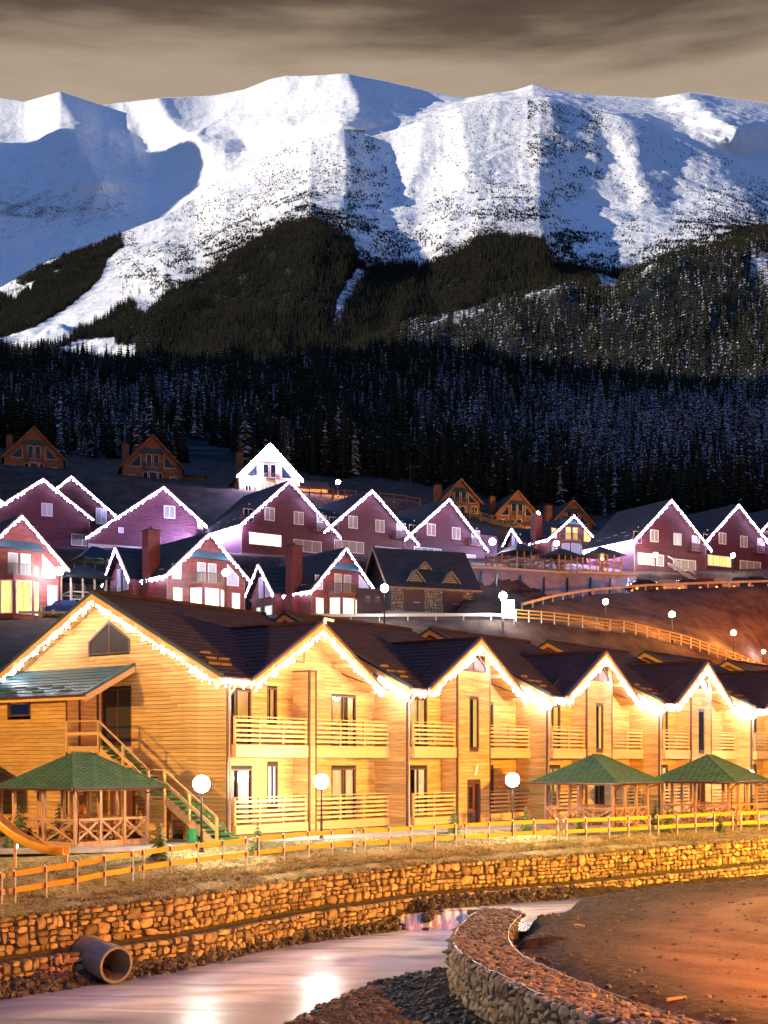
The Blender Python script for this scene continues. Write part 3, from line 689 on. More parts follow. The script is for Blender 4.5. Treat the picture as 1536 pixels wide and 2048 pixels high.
SPURS = [([(925, 232), (932, 330), (905, 420), (880, 500)], 16, 26), ([(850, 248), (835, 330), (800, 400)], 14, 26), ([(1000, 204), (985, 300), (960, 380)], 12, 24),
    ([(1180, 222), (1190, 320), (1175, 420)], 14, 22), ([(600, 290), (540, 370), (450, 470), (340, 600)], 14, 40), ([(1235, 240), (1265, 330), (1290, 420)], 18, 30)]
SPURS_FAR = [([(600, 155), (520, 215), (430, 262)], 34, 20), ([(640, 152), (590, 215), (520, 262)], 34, 16), ([(570, 155), (470, 205), (390, 268)], 34, 14), ([(210, 215), (215, 280), (230, 350)], 30, 30), ([(250, 205), (262, 260), (280, 330)], 24, 20), ([(500, 170), (450, 215), (400, 262)], 26, 14)]
TRI = [([(690, 258), (698, 330), (690, 400), (705, 450), (722, 510)], 96, 210, 90), ([(1092, 203), (1108, 300), (1085, 400), (1078, 500)], 52, 250, 90), ([(1250, 236), (1275, 330), (1320, 420)], 34, 60, 60),
    ([(1350, 275), (1440, 325), (1505, 385), (1536, 470)], 60, 170, 110), ([(925, 212), (932, 330), (905, 420), (880, 500)], 20, 60, 44), ([(845, 240), (835, 330), (800, 430)], 13, 60, 40)]
TRI_FAR = [([(695, 148), (708, 215), (690, 262)], 430, 330, 245), ([(1080, 172), (1100, 230)], 430, 200, 330), ([(1350, 184), (1400, 215), (1470, 250)], 300, 130, 200), ([(120, 183), (150, 260), (200, 380)], 150, 160, 110), ([(330, 195), (350, 240), (420, 300)], 140, 130, 90)]
def mountain_grid():
    px = np.concatenate([np.arange(-2200, -60, 40), np.arange(-60, 1600, 3.0), np.arange(1600, 3600, 40)])
    Ys, Zs = MP.cols(np.clip(px, -900, 2600)); rows = []; zr = []; lv = []
    sub = [16, 14, 44, 90, 90, 8, 10, 40, 90, 10]
    for k in range(len(ML) - 1):
        for j in range(sub[k]):
            t = j / sub[k]; rows.append(Ys[k] * (1 - t) + Ys[k + 1] * t); zr.append(Zs[k] * (1 - t) + Zs[k + 1] * t); lv.append(k + t)
    rows.append(Ys[-1]); zr.append(Zs[-1]); lv.append(len(ML) - 1)
    Y = np.array(rows); Z = np.array(zr); lv = np.array(lv)[:, None] * np.ones_like(Y); X = (px[None, :] - CX) / F * Y
    PX = px[None, :] * np.ones_like(Y); PY = HY - (Z - HC) * F / Y
    # soften the profile a little except at the skyline rows
    front = np.clip((lv - 2.3) / .8, 0, 1) * np.clip((6.2 - lv) / .5, 0, 1); far = np.clip((lv - 7.2) / .6, 0, 1)
    cr = 1 - .95 * np.exp(-((lv - 5) / .34) ** 2) - .96 * np.exp(-((lv - 9) / .30) ** 2)
    def spur(S):
        out = np.zeros_like(Y)
        for pts, h, w in S:
            P = np.array(pts, float); d = dline(PX + 16 * fbm(PX / 40, PY / 40, 41, 3), PY, P)
            out = out + h * np.exp(-np.sqrt((d / w) ** 2 + .05) * 1.6)
        return out
    crs = 1 - .80 * np.exp(-((lv - 5) / .10) ** 2) - .9 * np.exp(-((lv - 9) / .10) ** 2)
    def tri(T):
        out = np.zeros_like(Y)
        for pts, H, wl_, wr_ in T:
            P = np.array(pts, float); xa = np.interp(PY, P[:, 1], P[:, 0]) + 44 * fbm(PX / 110, PY / 70, 81, 5); d = PX - xa; d = np.sign(d) * (np.sqrt(d * d + 64) - 8)
            h = np.where(d > 0, 1 - d / wr_, 1 + d / wl_); h = np.clip(h, 0, 1); h = h ** 1.5; out = out + H * h * np.clip((P[-1, 1] + 60 - PY) / 70, 0, 1)
        return out
    wx = PX + 60 * fbm(PX / 120, PY / 120, 3, 4)
    rib = (ridged(wx / 210, PY / 420, 7, 3) - .55); rib2 = (ridged(wx / 60 + 5, PY / 170, 17, 4) - .55)
    amp = front * np.clip((lv - 2.6) / 1.2, 0, 1)
    fr_ = np.clip((lv - 2.2) / .8, 0, 1) * np.clip((6.0 - lv) / .8, 0, 1); fa_ = np.clip((lv - 6.6) / 1.0, 0, 1)
    Dp = fr_ * (1.3 * tri(TRI) + spur(SPURS) * 1.3 + (rib * 26 + rib2 * 22) * np.clip((lv - 2.6) / 1.2, 0, 1)) + fa_ * (1.7 * tri(TRI_FAR) + spur(SPURS_FAR) * 1.6 + rib * 60 + rib2 * 26)
    kk = 1 - Dp / Y; X = X * kk; Y = Y * kk; Z = HC + (Z - HC) * kk
    Z = Z + (.15 + .85 * np.clip((lv - 2.8), 0, 1)) * cr * fbm(X / 150, Y / 150, 5, 5) * 34 + cr * fbm(X / 500, Y / 500, 6, 4) * 26
    Z = Z + np.clip(lv - 3, 0, 1) * cr * fbm(X / 22, Y / 22, 15, 4) * 5
    Z = Z + 900 * np.exp(-((X + 2350) / 560) ** 2 - ((Y - 3350) / 760) ** 2) * np.clip((-60 - PX) / 200, 0, 1)  # unseen mountain mass added past the left edge to shade the bowl
    low = np.clip((3.2 - lv) / .6, 0, 1); Z = Z + low * (fbm(PX / 110, Y / 160, 25, 4) * 46 * np.clip(lv / .8, 0, 1))
    return PX, X, Y, Z, lv
MPX, MX, MY, MZ, MLV = mountain_grid()
MPY = HY - (MZ - HC) * F / MY
FOREST_TOP = np.array([(-2200, 560), (-60, 610), (0, 592), (60, 545), (130, 515), (200, 492), (240, 466), (250, 500), (232, 555), (290, 640), (330, 590), (400, 556), (440, 530), (480, 505), (520, 480), (560, 455), (620, 440), (650, 455), (700, 480), (716, 520), (735, 540), (790, 528), (850, 532), (900, 512), (930, 500), (960, 476), (1000, 470), (1090, 482), (1103, 528), (1160, 534), (1210, 545), (1300, 540), (1340, 515), (1400, 500), (1450, 482), (1536, 462), (1650, 450), (3600, 470)])
CUTS = [np.array(c, float) for c in (
    [(118, 700), (150, 682), (230, 674), (232, 690), (272, 690), (270, 724), (118, 724)],
    [(716, 535), (735, 540), (712, 575), (690, 605), (680, 645), (668, 648), (674, 600), (695, 565)],
    [(850, 648), (870, 634), (930, 620), (1000, 600), (1140, 566), (1140, 572), (1060, 596), (1000, 606), (940, 632), (905, 645)],
    [(0, 676), (70, 655), (140, 612), (200, 560), (215, 520), (235, 500), (330, 470), (430, 520), (330, 570), (240, 614), (160, 664), (110, 690), (0, 700)],
    [(1190, 545), (1240, 560), (1230, 590), (1200, 575)], [(1500, 520), (1536, 510), (1536, 560), (1515, 555)], [(10, 560), (60, 575), (30, 600), (0, 590)], [(50, 570), (75, 560), (60, 585)], [(100, 545), (135, 535), (110, 552)])]
def forest_mask(PXs, PYs, soft=True):
    j = 16 * fbm(PXs / 14, PYs / 14, 61, 4); jx = 10 * fbm(PXs / 9, PYs / 9, 71, 3)
    m = (PYs + j) > np.interp(PXs, FOREST_TOP[:, 0], FOREST_TOP[:, 1])
    for c in CUTS: m &= ~inpoly(PXs + jx * .5, PYs + jx * .3, c)
    return m
def mountain_mat():
    m = bpy.data.materials.new('snow_rock_and_forest_floor'); m.use_nodes = True; t = m.node_tree; p = t.nodes['Principled BSDF']; l = t.links.new
    p.inputs['Roughness'].default_value = .8; p.inputs['Specular IOR Level'].default_value = .2
    c = t.nodes.new('ShaderNodeTexCoord')
    def noise(sc, d=8, r=.65, st=(1, 1, 1)):
        mp = t.nodes.new('ShaderNodeMapping'); mp.inputs['Scale'].default_value = st; l(c.outputs['Object'], mp.inputs[0])
        n = t.nodes.new('ShaderNodeTexNoise'); n.inputs['Scale'].default_value = sc; n.inputs['Detail'].default_value = d; n.inputs['Roughness'].default_value = r; l(mp.outputs[0], n.inputs['Vector']); return n.outputs[0]
    def mr(x, a, b, lo=0, hi=1):
        r = t.nodes.new('ShaderNodeMapRange'); l(x, r.inputs[0]); r.inputs[1].default_value = a; r.inputs[2].default_value = b; r.inputs[3].default_value = lo; r.inputs[4].default_value = hi; return r.outputs[0]
    def M(op, a, b):
        x = t.nodes.new('ShaderNodeMath'); x.operation = op
        for i, v in enumerate((a, b)):
            if isinstance(v, (int, float)): x.inputs[i].default_value = v
            else: l(v, x.inputs[i])
        return x.outputs[0]
    def mix(f, a, b):
        x = t.nodes.new('ShaderNodeMix'); x.data_type = 'RGBA'; l(f, x.inputs[0])
        for i, v in ((6, a), (7, b)):
            if isinstance(v, tuple): x.inputs[i].default_value = (*v, 1)
            else: l(v, x.inputs[i])
        return x.outputs[2]
    at_ = t.nodes.new('ShaderNodeAttribute'); at_.attribute_name = 'rock'; af = t.nodes.new('ShaderNodeAttribute'); af.attribute_name = 'forest'
    n1 = noise(.17, 10, .74, (1, 1, 2.2)); n2 = noise(.022, 8, .6)
    thr = M('SUBTRACT', .70, M('MULTIPLY', at_.outputs['Fac'], .30)); thr = M('ADD', thr, mr(n2, .35, .65, .06, -.05))
    rockf = mr(M('SUBTRACT', n1, thr), -.006, .012)
    rock = mix(mr(noise(.3), .4, .6), (.05, .045, .042), (.15, .115, .085))
    snow = mix(mr(noise(.05), .4, .6), (.84, .86, .90), (.90, .91, .93))
    col = mix(rockf, snow, rock)
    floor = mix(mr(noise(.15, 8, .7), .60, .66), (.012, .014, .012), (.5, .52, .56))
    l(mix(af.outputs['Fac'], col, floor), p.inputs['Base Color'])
    b = t.nodes.new('ShaderNodeBump'); b.inputs['Strength'].default_value = .85; b.inputs['Distance'].default_value = 5; l(noise(.07, 9, .62, (1, 1, .6)), b.inputs['Height']); l(b.outputs[0], p.inputs['Normal'])
    return m
def build_mountain():
    # slope for rock exposure
    gx = np.gradient(MZ, axis=1) / np.maximum(np.gradient(MX, axis=1), .01); gy = np.gradient(MZ, axis=0) / np.maximum(np.gradient(MY, axis=0), .5)
    sl = np.clip(np.abs(gx) * .9 - .25, 0, 1)
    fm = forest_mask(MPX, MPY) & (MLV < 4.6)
    near_tree = np.exp(-np.clip(np.interp(MPX, FOREST_TOP[:, 0], FOREST_TOP[:, 1]) - MPY, 0, 400) / 75.0) * (MLV < 5.1)
    crest = np.exp(-np.abs(MPX - 1120) / 60) * np.exp(-np.abs(MPY - 260) / 90) * (MLV < 5.1) + .8 * np.exp(-np.abs(MPX - 715) / 28) * np.exp(-np.abs(MPY - 340) / 70) * (MLV < 5.1)
    shelf = .5 * np.exp(-np.abs(MPY - 420) / 40) * np.clip((360 - MPX) / 220, 0, 1) * (MLV > 6)
    rock = np.clip(.16 * near_tree * np.clip((MPX - 150) / 200, .2, 1) + .34 * near_tree ** 2 * np.clip((MPX - 200) / 200, .1, 1) + .14 * sl + .5 * crest + shelf + .19, 0, 1)
    o = grid_mesh('mountains', np.stack([MX, MY, MZ], -1), mountain_mat(), attrs={'rock': rock, 'forest': fm.astype(float)}); tag(o, kind='structure')
build_mountain()
# ------------------------------------------------------------------ conifers
M_NEEDLE = mat('spruce_needles', (.018, .026, .016), .9, (.040, .048, .026), 2.0, island=.4, spec=.1)
M_NEEDLE_W = mat('frosted_needles', (.36, .40, .50), .9, (.70, .74, .82), 2.0, island=.4, spec=.1)
M_NEEDLE_B = mat('brown_green_needles', (.026, .023, .013), .9, (.050, .040, .020), 2.0, island=.4, spec=.1)
M_BARK = mat('bark', (.05, .035, .028), .9, (.09, .07, .05), 4)
def spruce(name, H, R, tiers, per, rnd, frost=.0, n_mat=M_NEEDLE, trunk=.12):
    mb = MB(); mb.tube([(0, 0, 0), (0, 0, H * .5), (0, 0, H * .97)], [H * .014, H * .009, H * .002], 5, mi=2)
    for i in range(tiers):
        f = i / tiers; z = H * (trunk + (1 - trunk) * f); r = R * (1 - f) ** .85 * rnd.uniform(.8, 1.12) + R * .05
        for k in range(per):
            a = 2 * math.pi * (k + rnd.random() * .7) / per + i * 1.1; rr = r * rnd.uniform(.65, 1.15); wd = rr * .33 + .02 * R; dz = rr * rnd.uniform(.25, .5)
            ca, sa = math.cos(a), math.sin(a); hgt = H / tiers * rnd.uniform(1.0, 1.7)
            tip = (rr * ca, rr * sa, z - dz); l_ = (rr * .5 * ca - wd * sa, rr * .5 * sa + wd * ca, z - dz * .55); r_ = (rr * .5 * ca + wd * sa, rr * .5 * sa - wd * ca, z - dz * .55); top = (0, 0, z + hgt * .35); mid = (rr * .45 * ca, rr * .45 * sa, z - dz * .2 + hgt * .12)
            mb.add([top, l_, tip, r_, mid], [(0, 1, 4), (1, 2, 4), (2, 3, 4), (3, 0, 4)], 1 if rnd.random() < frost else 0)
    return mb.mesh(name, [n_mat, M_NEEDLE_W, M_BARK])
rt = random.Random(21)
FAR_TREES = [spruce('far_spruce_%d' % i, 1, .17, 5, 5, rt, 0.0, M_NEEDLE_B if i % 2 else M_NEEDLE, .05) for i in range(4)] + [spruce('far_spruce_s%d' % i, 1, .17, 5, 5, rt, .35, M_NEEDLE_B, .05) for i in range(3)]
def mountain_forest():
    R, C = MX.shape; rows = np.arange(R); i0 = int(np.argmax(MLV[:, 0] > .15)); i1 = int(np.argmax(MLV[:, 0] > 5.05)); cols = np.where((MPX[0] > -140) & (MPX[0] < 1680))[0]; c0, c1 = cols[0], cols[-1]
    n = 150000; r = rng.uniform(i0, i1 - 1, n); c = rng.uniform(c0, c1 - 1, n); ri = r.astype(int); ci = c.astype(int); fr = r - ri; fc = c - ci
    def s(A): return A[ri, ci] * (1 - fr) * (1 - fc) + A[ri + 1, ci] * fr * (1 - fc) + A[ri, ci + 1] * (1 - fr) * fc + A[ri + 1, ci + 1] * fr * fc
    X, Y, Z = s(MX), s(MY), s(MZ); px = CX + F * X / Y; py = HY - (Z - HC) * F / Y
    ft = np.interp(px, FOREST_TOP[:, 0], FOREST_TOP[:, 1]); fm = forest_mask(px, py)
    sparse = (py > ft - 70) & (py < ft + 20) & (rng.random(n) < .05 * np.exp((py - ft) / 22)) & (py < 690)
    lvl = s(MLV); k = (fm | sparse) & ((lvl < 4.6) | (px < 260)) & (py < 800)
    for cpoly in (CUTS[0], CUTS[2]): k &= ~inpoly(px, py, cpoly)
    X, Y, Z, px, py, sp, fmm = X[k], Y[k], Z[k], px[k], py[k], sparse[k], fm[k]
    h = rng.uniform(6.5, 12.5, len(X)) * (1 + .0 * X) * np.where(fmm, 1, .6); n = len(X)
    snowy = (Y < 1300) & (px > 800); idx = np.where(snowy & (rng.random(n) < .32), rng.integers(4, 7, n), rng.integers(0, 4, n))
    rot = np.stack([np.zeros(n), np.zeros(n), rng.uniform(0, 6.28, n)], -1); scl = np.stack([h * 1.25, h * 1.25, h], -1)
    scatter('mountain_forest', np.stack([X, Y, Z - .4], -1), rot, scl, idx, FAR_TREES, 'dark conifer forest covering the lower slopes of the snowy mountain', 'forest')
mountain_forest()
def dwarf_pines():
    i0 = int(np.argmax(MLV[:, 0] > 2.6)); i1 = int(np.argmax(MLV[:, 0] > 5.0)); cols = np.where((MPX[0] > -100) & (MPX[0] < 1640))[0]
    n = 200000; ri = rng.integers(i0, i1 - 1, n); ci = rng.integers(cols[0], cols[-1] - 1, n); a = rng.random(n); b = rng.random(n)
    def s(A): return (A[ri, ci] * (1 - a) + A[ri + 1, ci] * a) * (1 - b) + (A[ri, ci + 1] * (1 - a) + A[ri + 1, ci + 1] * a) * b
    X, Y, Z = s(MX), s(MY), s(MZ); px = CX + F * X / Y; py = HY - (Z - HC) * F / Y; ft = np.interp(px, FOREST_TOP[:, 0], FOREST_TOP[:, 1]); d = ft - py
    w = vnoise(px / 16, py / 7, 91) * .6 + vnoise(px / 60, py / 25, 95) * .7
    p = (.75 * np.exp(-np.clip(d, 0, 999) / 38) + .22 * np.exp(-np.clip(d, 0, 999) / 120)) * np.clip((w - .45) * 3.2, 0, 1) * (d > -15) + .5 * (np.abs(px - 1130) < 75) * np.clip((w - .6) * 3, 0, 1) + .30 * (np.abs(px - 735) < 40) * (py < 470) * np.clip((w - .55) * 3, 0, 1)
    k = (rng.random(n) < p) & ~((px < 300) & (py > 560)); X, Y, Z = X[k], Y[k], Z[k]; n = len(X); h = rng.uniform(1.4, 3.6, n)
    rot = np.stack([np.zeros(n), np.zeros(n), rng.uniform(0, 6.28, n)], -1); scl = np.stack([h * 3.6, h * 3.6, h], -1)
    scatter('dwarf_pines', np.stack([X, Y, Z - .3], -1), rot, scl, rng.integers(0, 4, n), FAR_TREES, 'dwarf pines and rocks speckling the snow above the treeline', 'shrubs')
dwarf_pines()
NEAR_DARK = [spruce('spruce_dark_%d' % i, 1, .16, 15, 7, rt, .015, M_NEEDLE, .06) for i in range(4)]
NEAR_SNOW = [spruce('spruce_snow_%d' % i, 1, .15, 15, 7, rt, f, M_NEEDLE, .10) for i, f in enumerate((.30, .45, .6, .75))]
def near_forest():
    n = 34000; px = rng.uniform(-120, 1660, n); Y = 275 + (560 - 275) * rng.random(n) ** .8; X = (px - CX) / F * Y; Z = gh(X, Y); h = rng.uniform(4.5, 11.0, n) * (1 + .15 * (rng.random(n) > .93))
    pz = HY - (Z - HC) * F / Y
    # frost: pale lower right and mid left, dark towards the crest
    fr = np.clip((px - 650) / 600, 0, 1) * np.clip((Y - 285) / 60, .15, 1) * np.clip((520 - Y) / 130, 0, 1) * 1.1 + .5 * np.exp(-((px - 250) / 330) ** 2) * np.clip((500 - Y) / 120, 0, 1)
    fr = (fr - .12) * np.clip((505 - Y) / 60, 0, 1) + fbm(px / 70, Y / 25, 33, 4) * .9
    snow = rng.random(n) < np.clip(fr, .02, .95)
    cut = (px > 220) & (px < 480) & (np.abs(pz - (850 + (px - 240) * .36)) < 26); k = ~cut
    k &= rng.random(n) < np.clip(.05 + 1.5 * vnoise(px / 22, Y / 9, 4), 0, 1); h = h * (.7 + .6 * vnoise(px / 40, Y / 20, 14))
    X, Y, Z, h, snow, px = X[k], Y[k], Z[k], h[k], snow[k], px[k]; n = len(X)
    idx = np.where(snow, 4 + rng.integers(0, 4, n), rng.integers(0, 4, n))
    order = np.argsort(Y); sel = order[:0]
    vis = (px > 0) & (px < 1536)
    front = np.where(vis & (Y < 292))[0]; crest = np.where(vis & (Y > 505) & (Y < 530))[0]
    pick = list(front[np.argsort(-h[front])][:150]) + list(crest[np.argsort(-h[crest])][:150])
    rest = np.ones(n, bool); rest[pick] = False
    rot = np.stack([np.zeros(n), np.zeros(n), rng.uniform(0, 6.28, n)], -1); w = rng.uniform(.85, 1.25, n); scl = np.stack([h * w, h * w, h], -1)
    protos = NEAR_DARK + NEAR_SNOW
    for q, i in enumerate(pick):
        o = bpy.data.objects.new('spruce_tree', protos[idx[i]]); COL.objects.link(o); o.location = (X[i], Y[i], Z[i] - .3); o.scale = (scl[i][0], scl[i][1], h[i] * (1.12 if Y[i] > 500 else 1)); o.rotation_euler = (0, 0, rot[i][2])
        if Y[i] > 500: tag(o, 'dark spruce standing on the crest of the forested hill against the mountain', 'tree', 'spruces along the crest of the forest hill')
        else: tag(o, 'tall spruce in the lowest rows of the forest just behind the top chalets', 'tree', 'spruces at the foot of the forest hill')
    scatter('hill_forest', np.stack([X, Y, Z - .3], -1)[rest], rot[rest], scl[rest], idx[rest], protos, 'dense frosted spruce forest rising behind the top chalets', 'forest')
near_forest()
# ------------------------------------------------------------------ shared building materials
M_WOOD = mat('honey_pine_boards', (.44, .235, .065), .62, (.66, .41, .14), 2.2, bump=.25, stretch=(.5, .5, 6), island=.19, bscale=30)
M_WOOD_L = mat('pale_pine_timber', (.58, .34, .12), .55, (.66, .42, .17), 4, bump=.15, stretch=(1, 1, 4), island=.10, bscale=30)
M_TRIM = mat('brown_window_wood', (.085, .035, .020), .45, (.13, .055, .03), 6)
M_ROOF = mat('dark_brown_tile_metal', (.030, .014, .012), .6, (.055, .024, .020), 2, spec=.25)
M_ROOF_G = mat('blue_green_tile_metal', (.028, .085, .105), .42, (.04, .11, .13), 2)
M_VERGE = mat('dark_green_verge_metal', (.05, .06, .05), .45)
M_GUTTER = mat('brown_gutter_metal', (.12, .055, .035), .35, metal=.4)
M_PLINTH = mat('pale_plinth_stone', (.30, .27, .23), .85, (.42, .38, .32), 6, island=.25, bump=.4)
M_CURTAIN = mat('white_net_curtain', (.84, .83, .82), .9, (.90, .89, .88), 3)
M_CURTAIN_Y = mat('yellow_drape', (.70, .50, .12), .9)
M_ROOMDARK = mat('dark_room', (.03, .022, .018), .9)
M_GLASS = glass_mat('window_glass')
M_LED = emat('cool_led_bulb', (.84, .87, 1.0), 145)
M_LED_FAR = emat('violet_white_led_bulb', (.60, .56, 1.0), 32)
M_WIRE = mat('white_cable', (.6, .6, .6), .6)
M_GREEN = mat('green_carpet', (.01, .13, .05), .95, (.02, .20, .08), 20)
M_STEEL = mat('dark_lamp_iron', (.015, .015, .018), .4)
RZ = math.atan2(.799, .601)
A0 = Vector((-6.14, 53.0, 0)); U = Vector((.601, .799, 0)); V = Vector((-.799, .601, 0))
def row_pt(x, y, z, k=0): return A0 + U * (x + 10.3 * k) + V * (y - 1.23 * k) + Vector((0, 0, z))
def planar(ax, off):
    """wall-plane mappers: (h, z, depth outward) -> local xyz"""
    if ax == 'x-': return lambda h, z, d: (off - d, h, z)      # faces -x, h runs along y
    if ax == 'x+': return lambda h, z, d: (off + d, h, z)
    if ax == 'y-': return lambda h, z, d: (h, off - d, z)
    return lambda h, z, d: (h, off + d, z)
def clip_interval(poly, z):
    xs = []
    for i in range(len(poly)):
        (x0, z0), (x1, z1) = poly[i], poly[(i + 1) % len(poly)]
        if (z0 <= z < z1) or (z1 <= z < z0): xs.append(x0 + (x1 - x0) * (z - z0) / (z1 - z0))
    xs.sort(); return (xs[0], xs[-1]) if len(xs) >= 2 else None
def siding(fn, poly, holes=(), pitch=.165, th=.022, maxlen=3.6, rnd=random, mi=0, singles=None, stag=True):
    """horizontal boards over a convex outline, each a bevelled board; holes = (x0,x1,z0,z1)"""
    mb = MB(); zmin = min(p[1] for p in poly); zmax = max(p[1] for p in poly); z = zmin; out = []
    while z < zmax - .02:
        z1 = min(z + pitch, zmax); e = .004
        a = clip_interval(poly, z + e); b = clip_interval(poly, z1 - e)
        if b is None and a is None: z = z1; continue
        if b is None: m = (a[0] + a[1]) / 2; b = (m, m)
        if a is None: a = b
        segs = [(max(0, 0), 1)]
        L = min(a[0], b[0]); R_ = max(a[1], b[1]); cuts = []
        for h in holes:
            if h[2] < z1 - .01 and h[3] > z + .01: cuts.append((h[0], h[1]))
        cuts.sort(); x = L; spans = []
        for c in cuts:
            if c[0] > x: spans.append((x, min(c[0], R_)))
            x = max(x, c[1])
        if x < R_: spans.append((x, R_))
        for s0, s1 in spans:
            if s1 - s0 < .01: continue
            js = [s0]
            if stag:
                q = s0 + rnd.uniform(.3, 1) * maxlen
                while q < s1 - .5: js.append(q); q += maxlen * rnd.uniform(.75, 1)
            js.append(s1)
            for i in range(len(js) - 1):
                p0, p1 = js[i] + .0015, js[i + 1] - .0015
                lo0, lo1 = max(p0, a[0]), min(p1, a[1]); hi0, hi1 = max(p0, b[0]), min(p1, b[1])
                if lo1 < lo0: lo0 = lo1 = (lo0 + lo1) / 2 if lo0 < R_ else lo1
                if hi1 < hi0: hi0 = hi1 = min(max((hi0 + hi1) / 2, b[0]), b[1])
                g = .007; zb, zt = z + .002, z1 - .002
                vs = [fn(lo0, zb, 0), fn(lo1, zb, 0), fn(hi1, zt, 0), fn(hi0, zt, 0), fn(lo0, zb + g, th), fn(lo1, zb + g, th), fn(hi1, zt - g, th), fn(hi0, zt - g, th)]
                fs = [(4, 5, 6, 7), (0, 1, 5, 4), (1, 2, 6, 5), (2, 3, 7, 6), (3, 0, 4, 7)]
                if singles is not None: singles.append((vs, fs))
                else: mb.add(vs, fs, mi)
        z = z1
    return mb
def sheet(fn, poly, d=-.0): return [fn(x, z, d) for x, z in poly]
def fixn(o):
    bm = __import__('bmesh').new(); bm.from_mesh(o.data); __import__('bmesh').ops.recalc_face_normals(bm, faces=bm.faces); bm.to_mesh(o.data); bm.free()
def tiled(mb, p00, p10, p11, p01, rows, cols, step=.028, wave=.016, wl=.2, mi=0, tmin=None):
    """profiled tile roof: p00-p10 eave line, p01-p11 ridge line"""
    p00, p10, p11, p01 = map(Vector, (p00, p10, p11, p01)); n = (p10 - p00).cross(p01 - p00).normalized()
    if n.z < 0: n = -n
    base = len(mb.v); rr = []
    for j in range(rows): rr += [(j / rows, step), ((j + 1) / rows - .002, 0.0)]
    for t, h in rr:
        for i in range(cols + 1):
            f = i / cols; tt = max(t, tmin(f)) if tmin else t; a = p00.lerp(p01, tt); b = p10.lerp(p11, tt)
            d = (b - a).length * f; w = wave * (.5 + .5 * math.sin(2 * math.pi * d / wl))
            mb.v.append(tuple(a.lerp(b, f) + n * (h + w)))
    C = cols + 1
    for r in range(len(rr) - 1):
        for i in range(cols):
            mb.f.append((base + r * C + i, base + r * C + i + 1, base + (r + 1) * C + i + 1, base + (r + 1) * C + i)); mb.m.append(mi)
def slab(mb, a, b, c, d, th, mi=0):   # quad a,b,c,d (upper side), thickness downward
    dn = Vector((0, 0, -th)); P = [Vector(p) for p in (a, b, c, d)]
    return mb.hexa([P[0] + dn, P[1] + dn, P[2] + dn, P[3] + dn] + P, mi)
def led_string(name, pts_list, label, group, r=.036, gap=.11, drop=(.03, .32), step=.11, m=None, seed=1, parent_loc=None, swag=True, mi=None):
    """an icicle light string: a cable with short hanging strands of bulbs"""
    rn = random.Random(seed); bm_ = MB(); wr = MB(); m = m or M_LED
    dirs = [(1, 0, 0), (-1, 0, 0), (0, 1, 0), (0, -1, 0), (0, 0, 1), (0, 0, -1)]; tri = [(0, 2, 4), (2, 1, 4), (1, 3, 4), (3, 0, 4), (2, 0, 5), (1, 2, 5), (3, 1, 5), (0, 3, 5)]
    for pts in pts_list:
        pts = [Vector(p) for p in pts]; cable = []
        for a, b in zip(pts[:-1], pts[1:]):
            L = (b - a).length; n = max(2, int(L / step))
            for i in range(n):
                p = a.lerp(b, (i + rn.random() * .5) / n); cable.append(a.lerp(b, i / n))
                dl = drop[0] + (drop[1] - drop[0]) * rn.choice((.25, .5, .75, 1, .4)) ; q = rn.uniform(0, gap)
                while q < dl:
                    c = p + Vector((rn.uniform(-.03, .03), rn.uniform(-.03, .03), -q)); rr = r * rn.uniform(.75, 1.2)
                    bm_.add([c + Vector(d) * rr for d in dirs], tri); q += gap * rn.uniform(.7, 1.3)
        cable.append(pts[-1]); wr.tube(cable, .012, 3)
    org = Vector(pts_list[0][0]); root = empty(name, org); tag(root, label, 'fairy lights', group)
    for mb, nm, mt in ((bm_, 'bulbs', m), (wr, 'cable', M_WIRE)):
        mb.v = [tuple(Vector(v) - org) for v in mb.v]; o = mb.build(nm, mt, root)
        if nm == 'bulbs': o['kind'] = 'stuff'
    return root
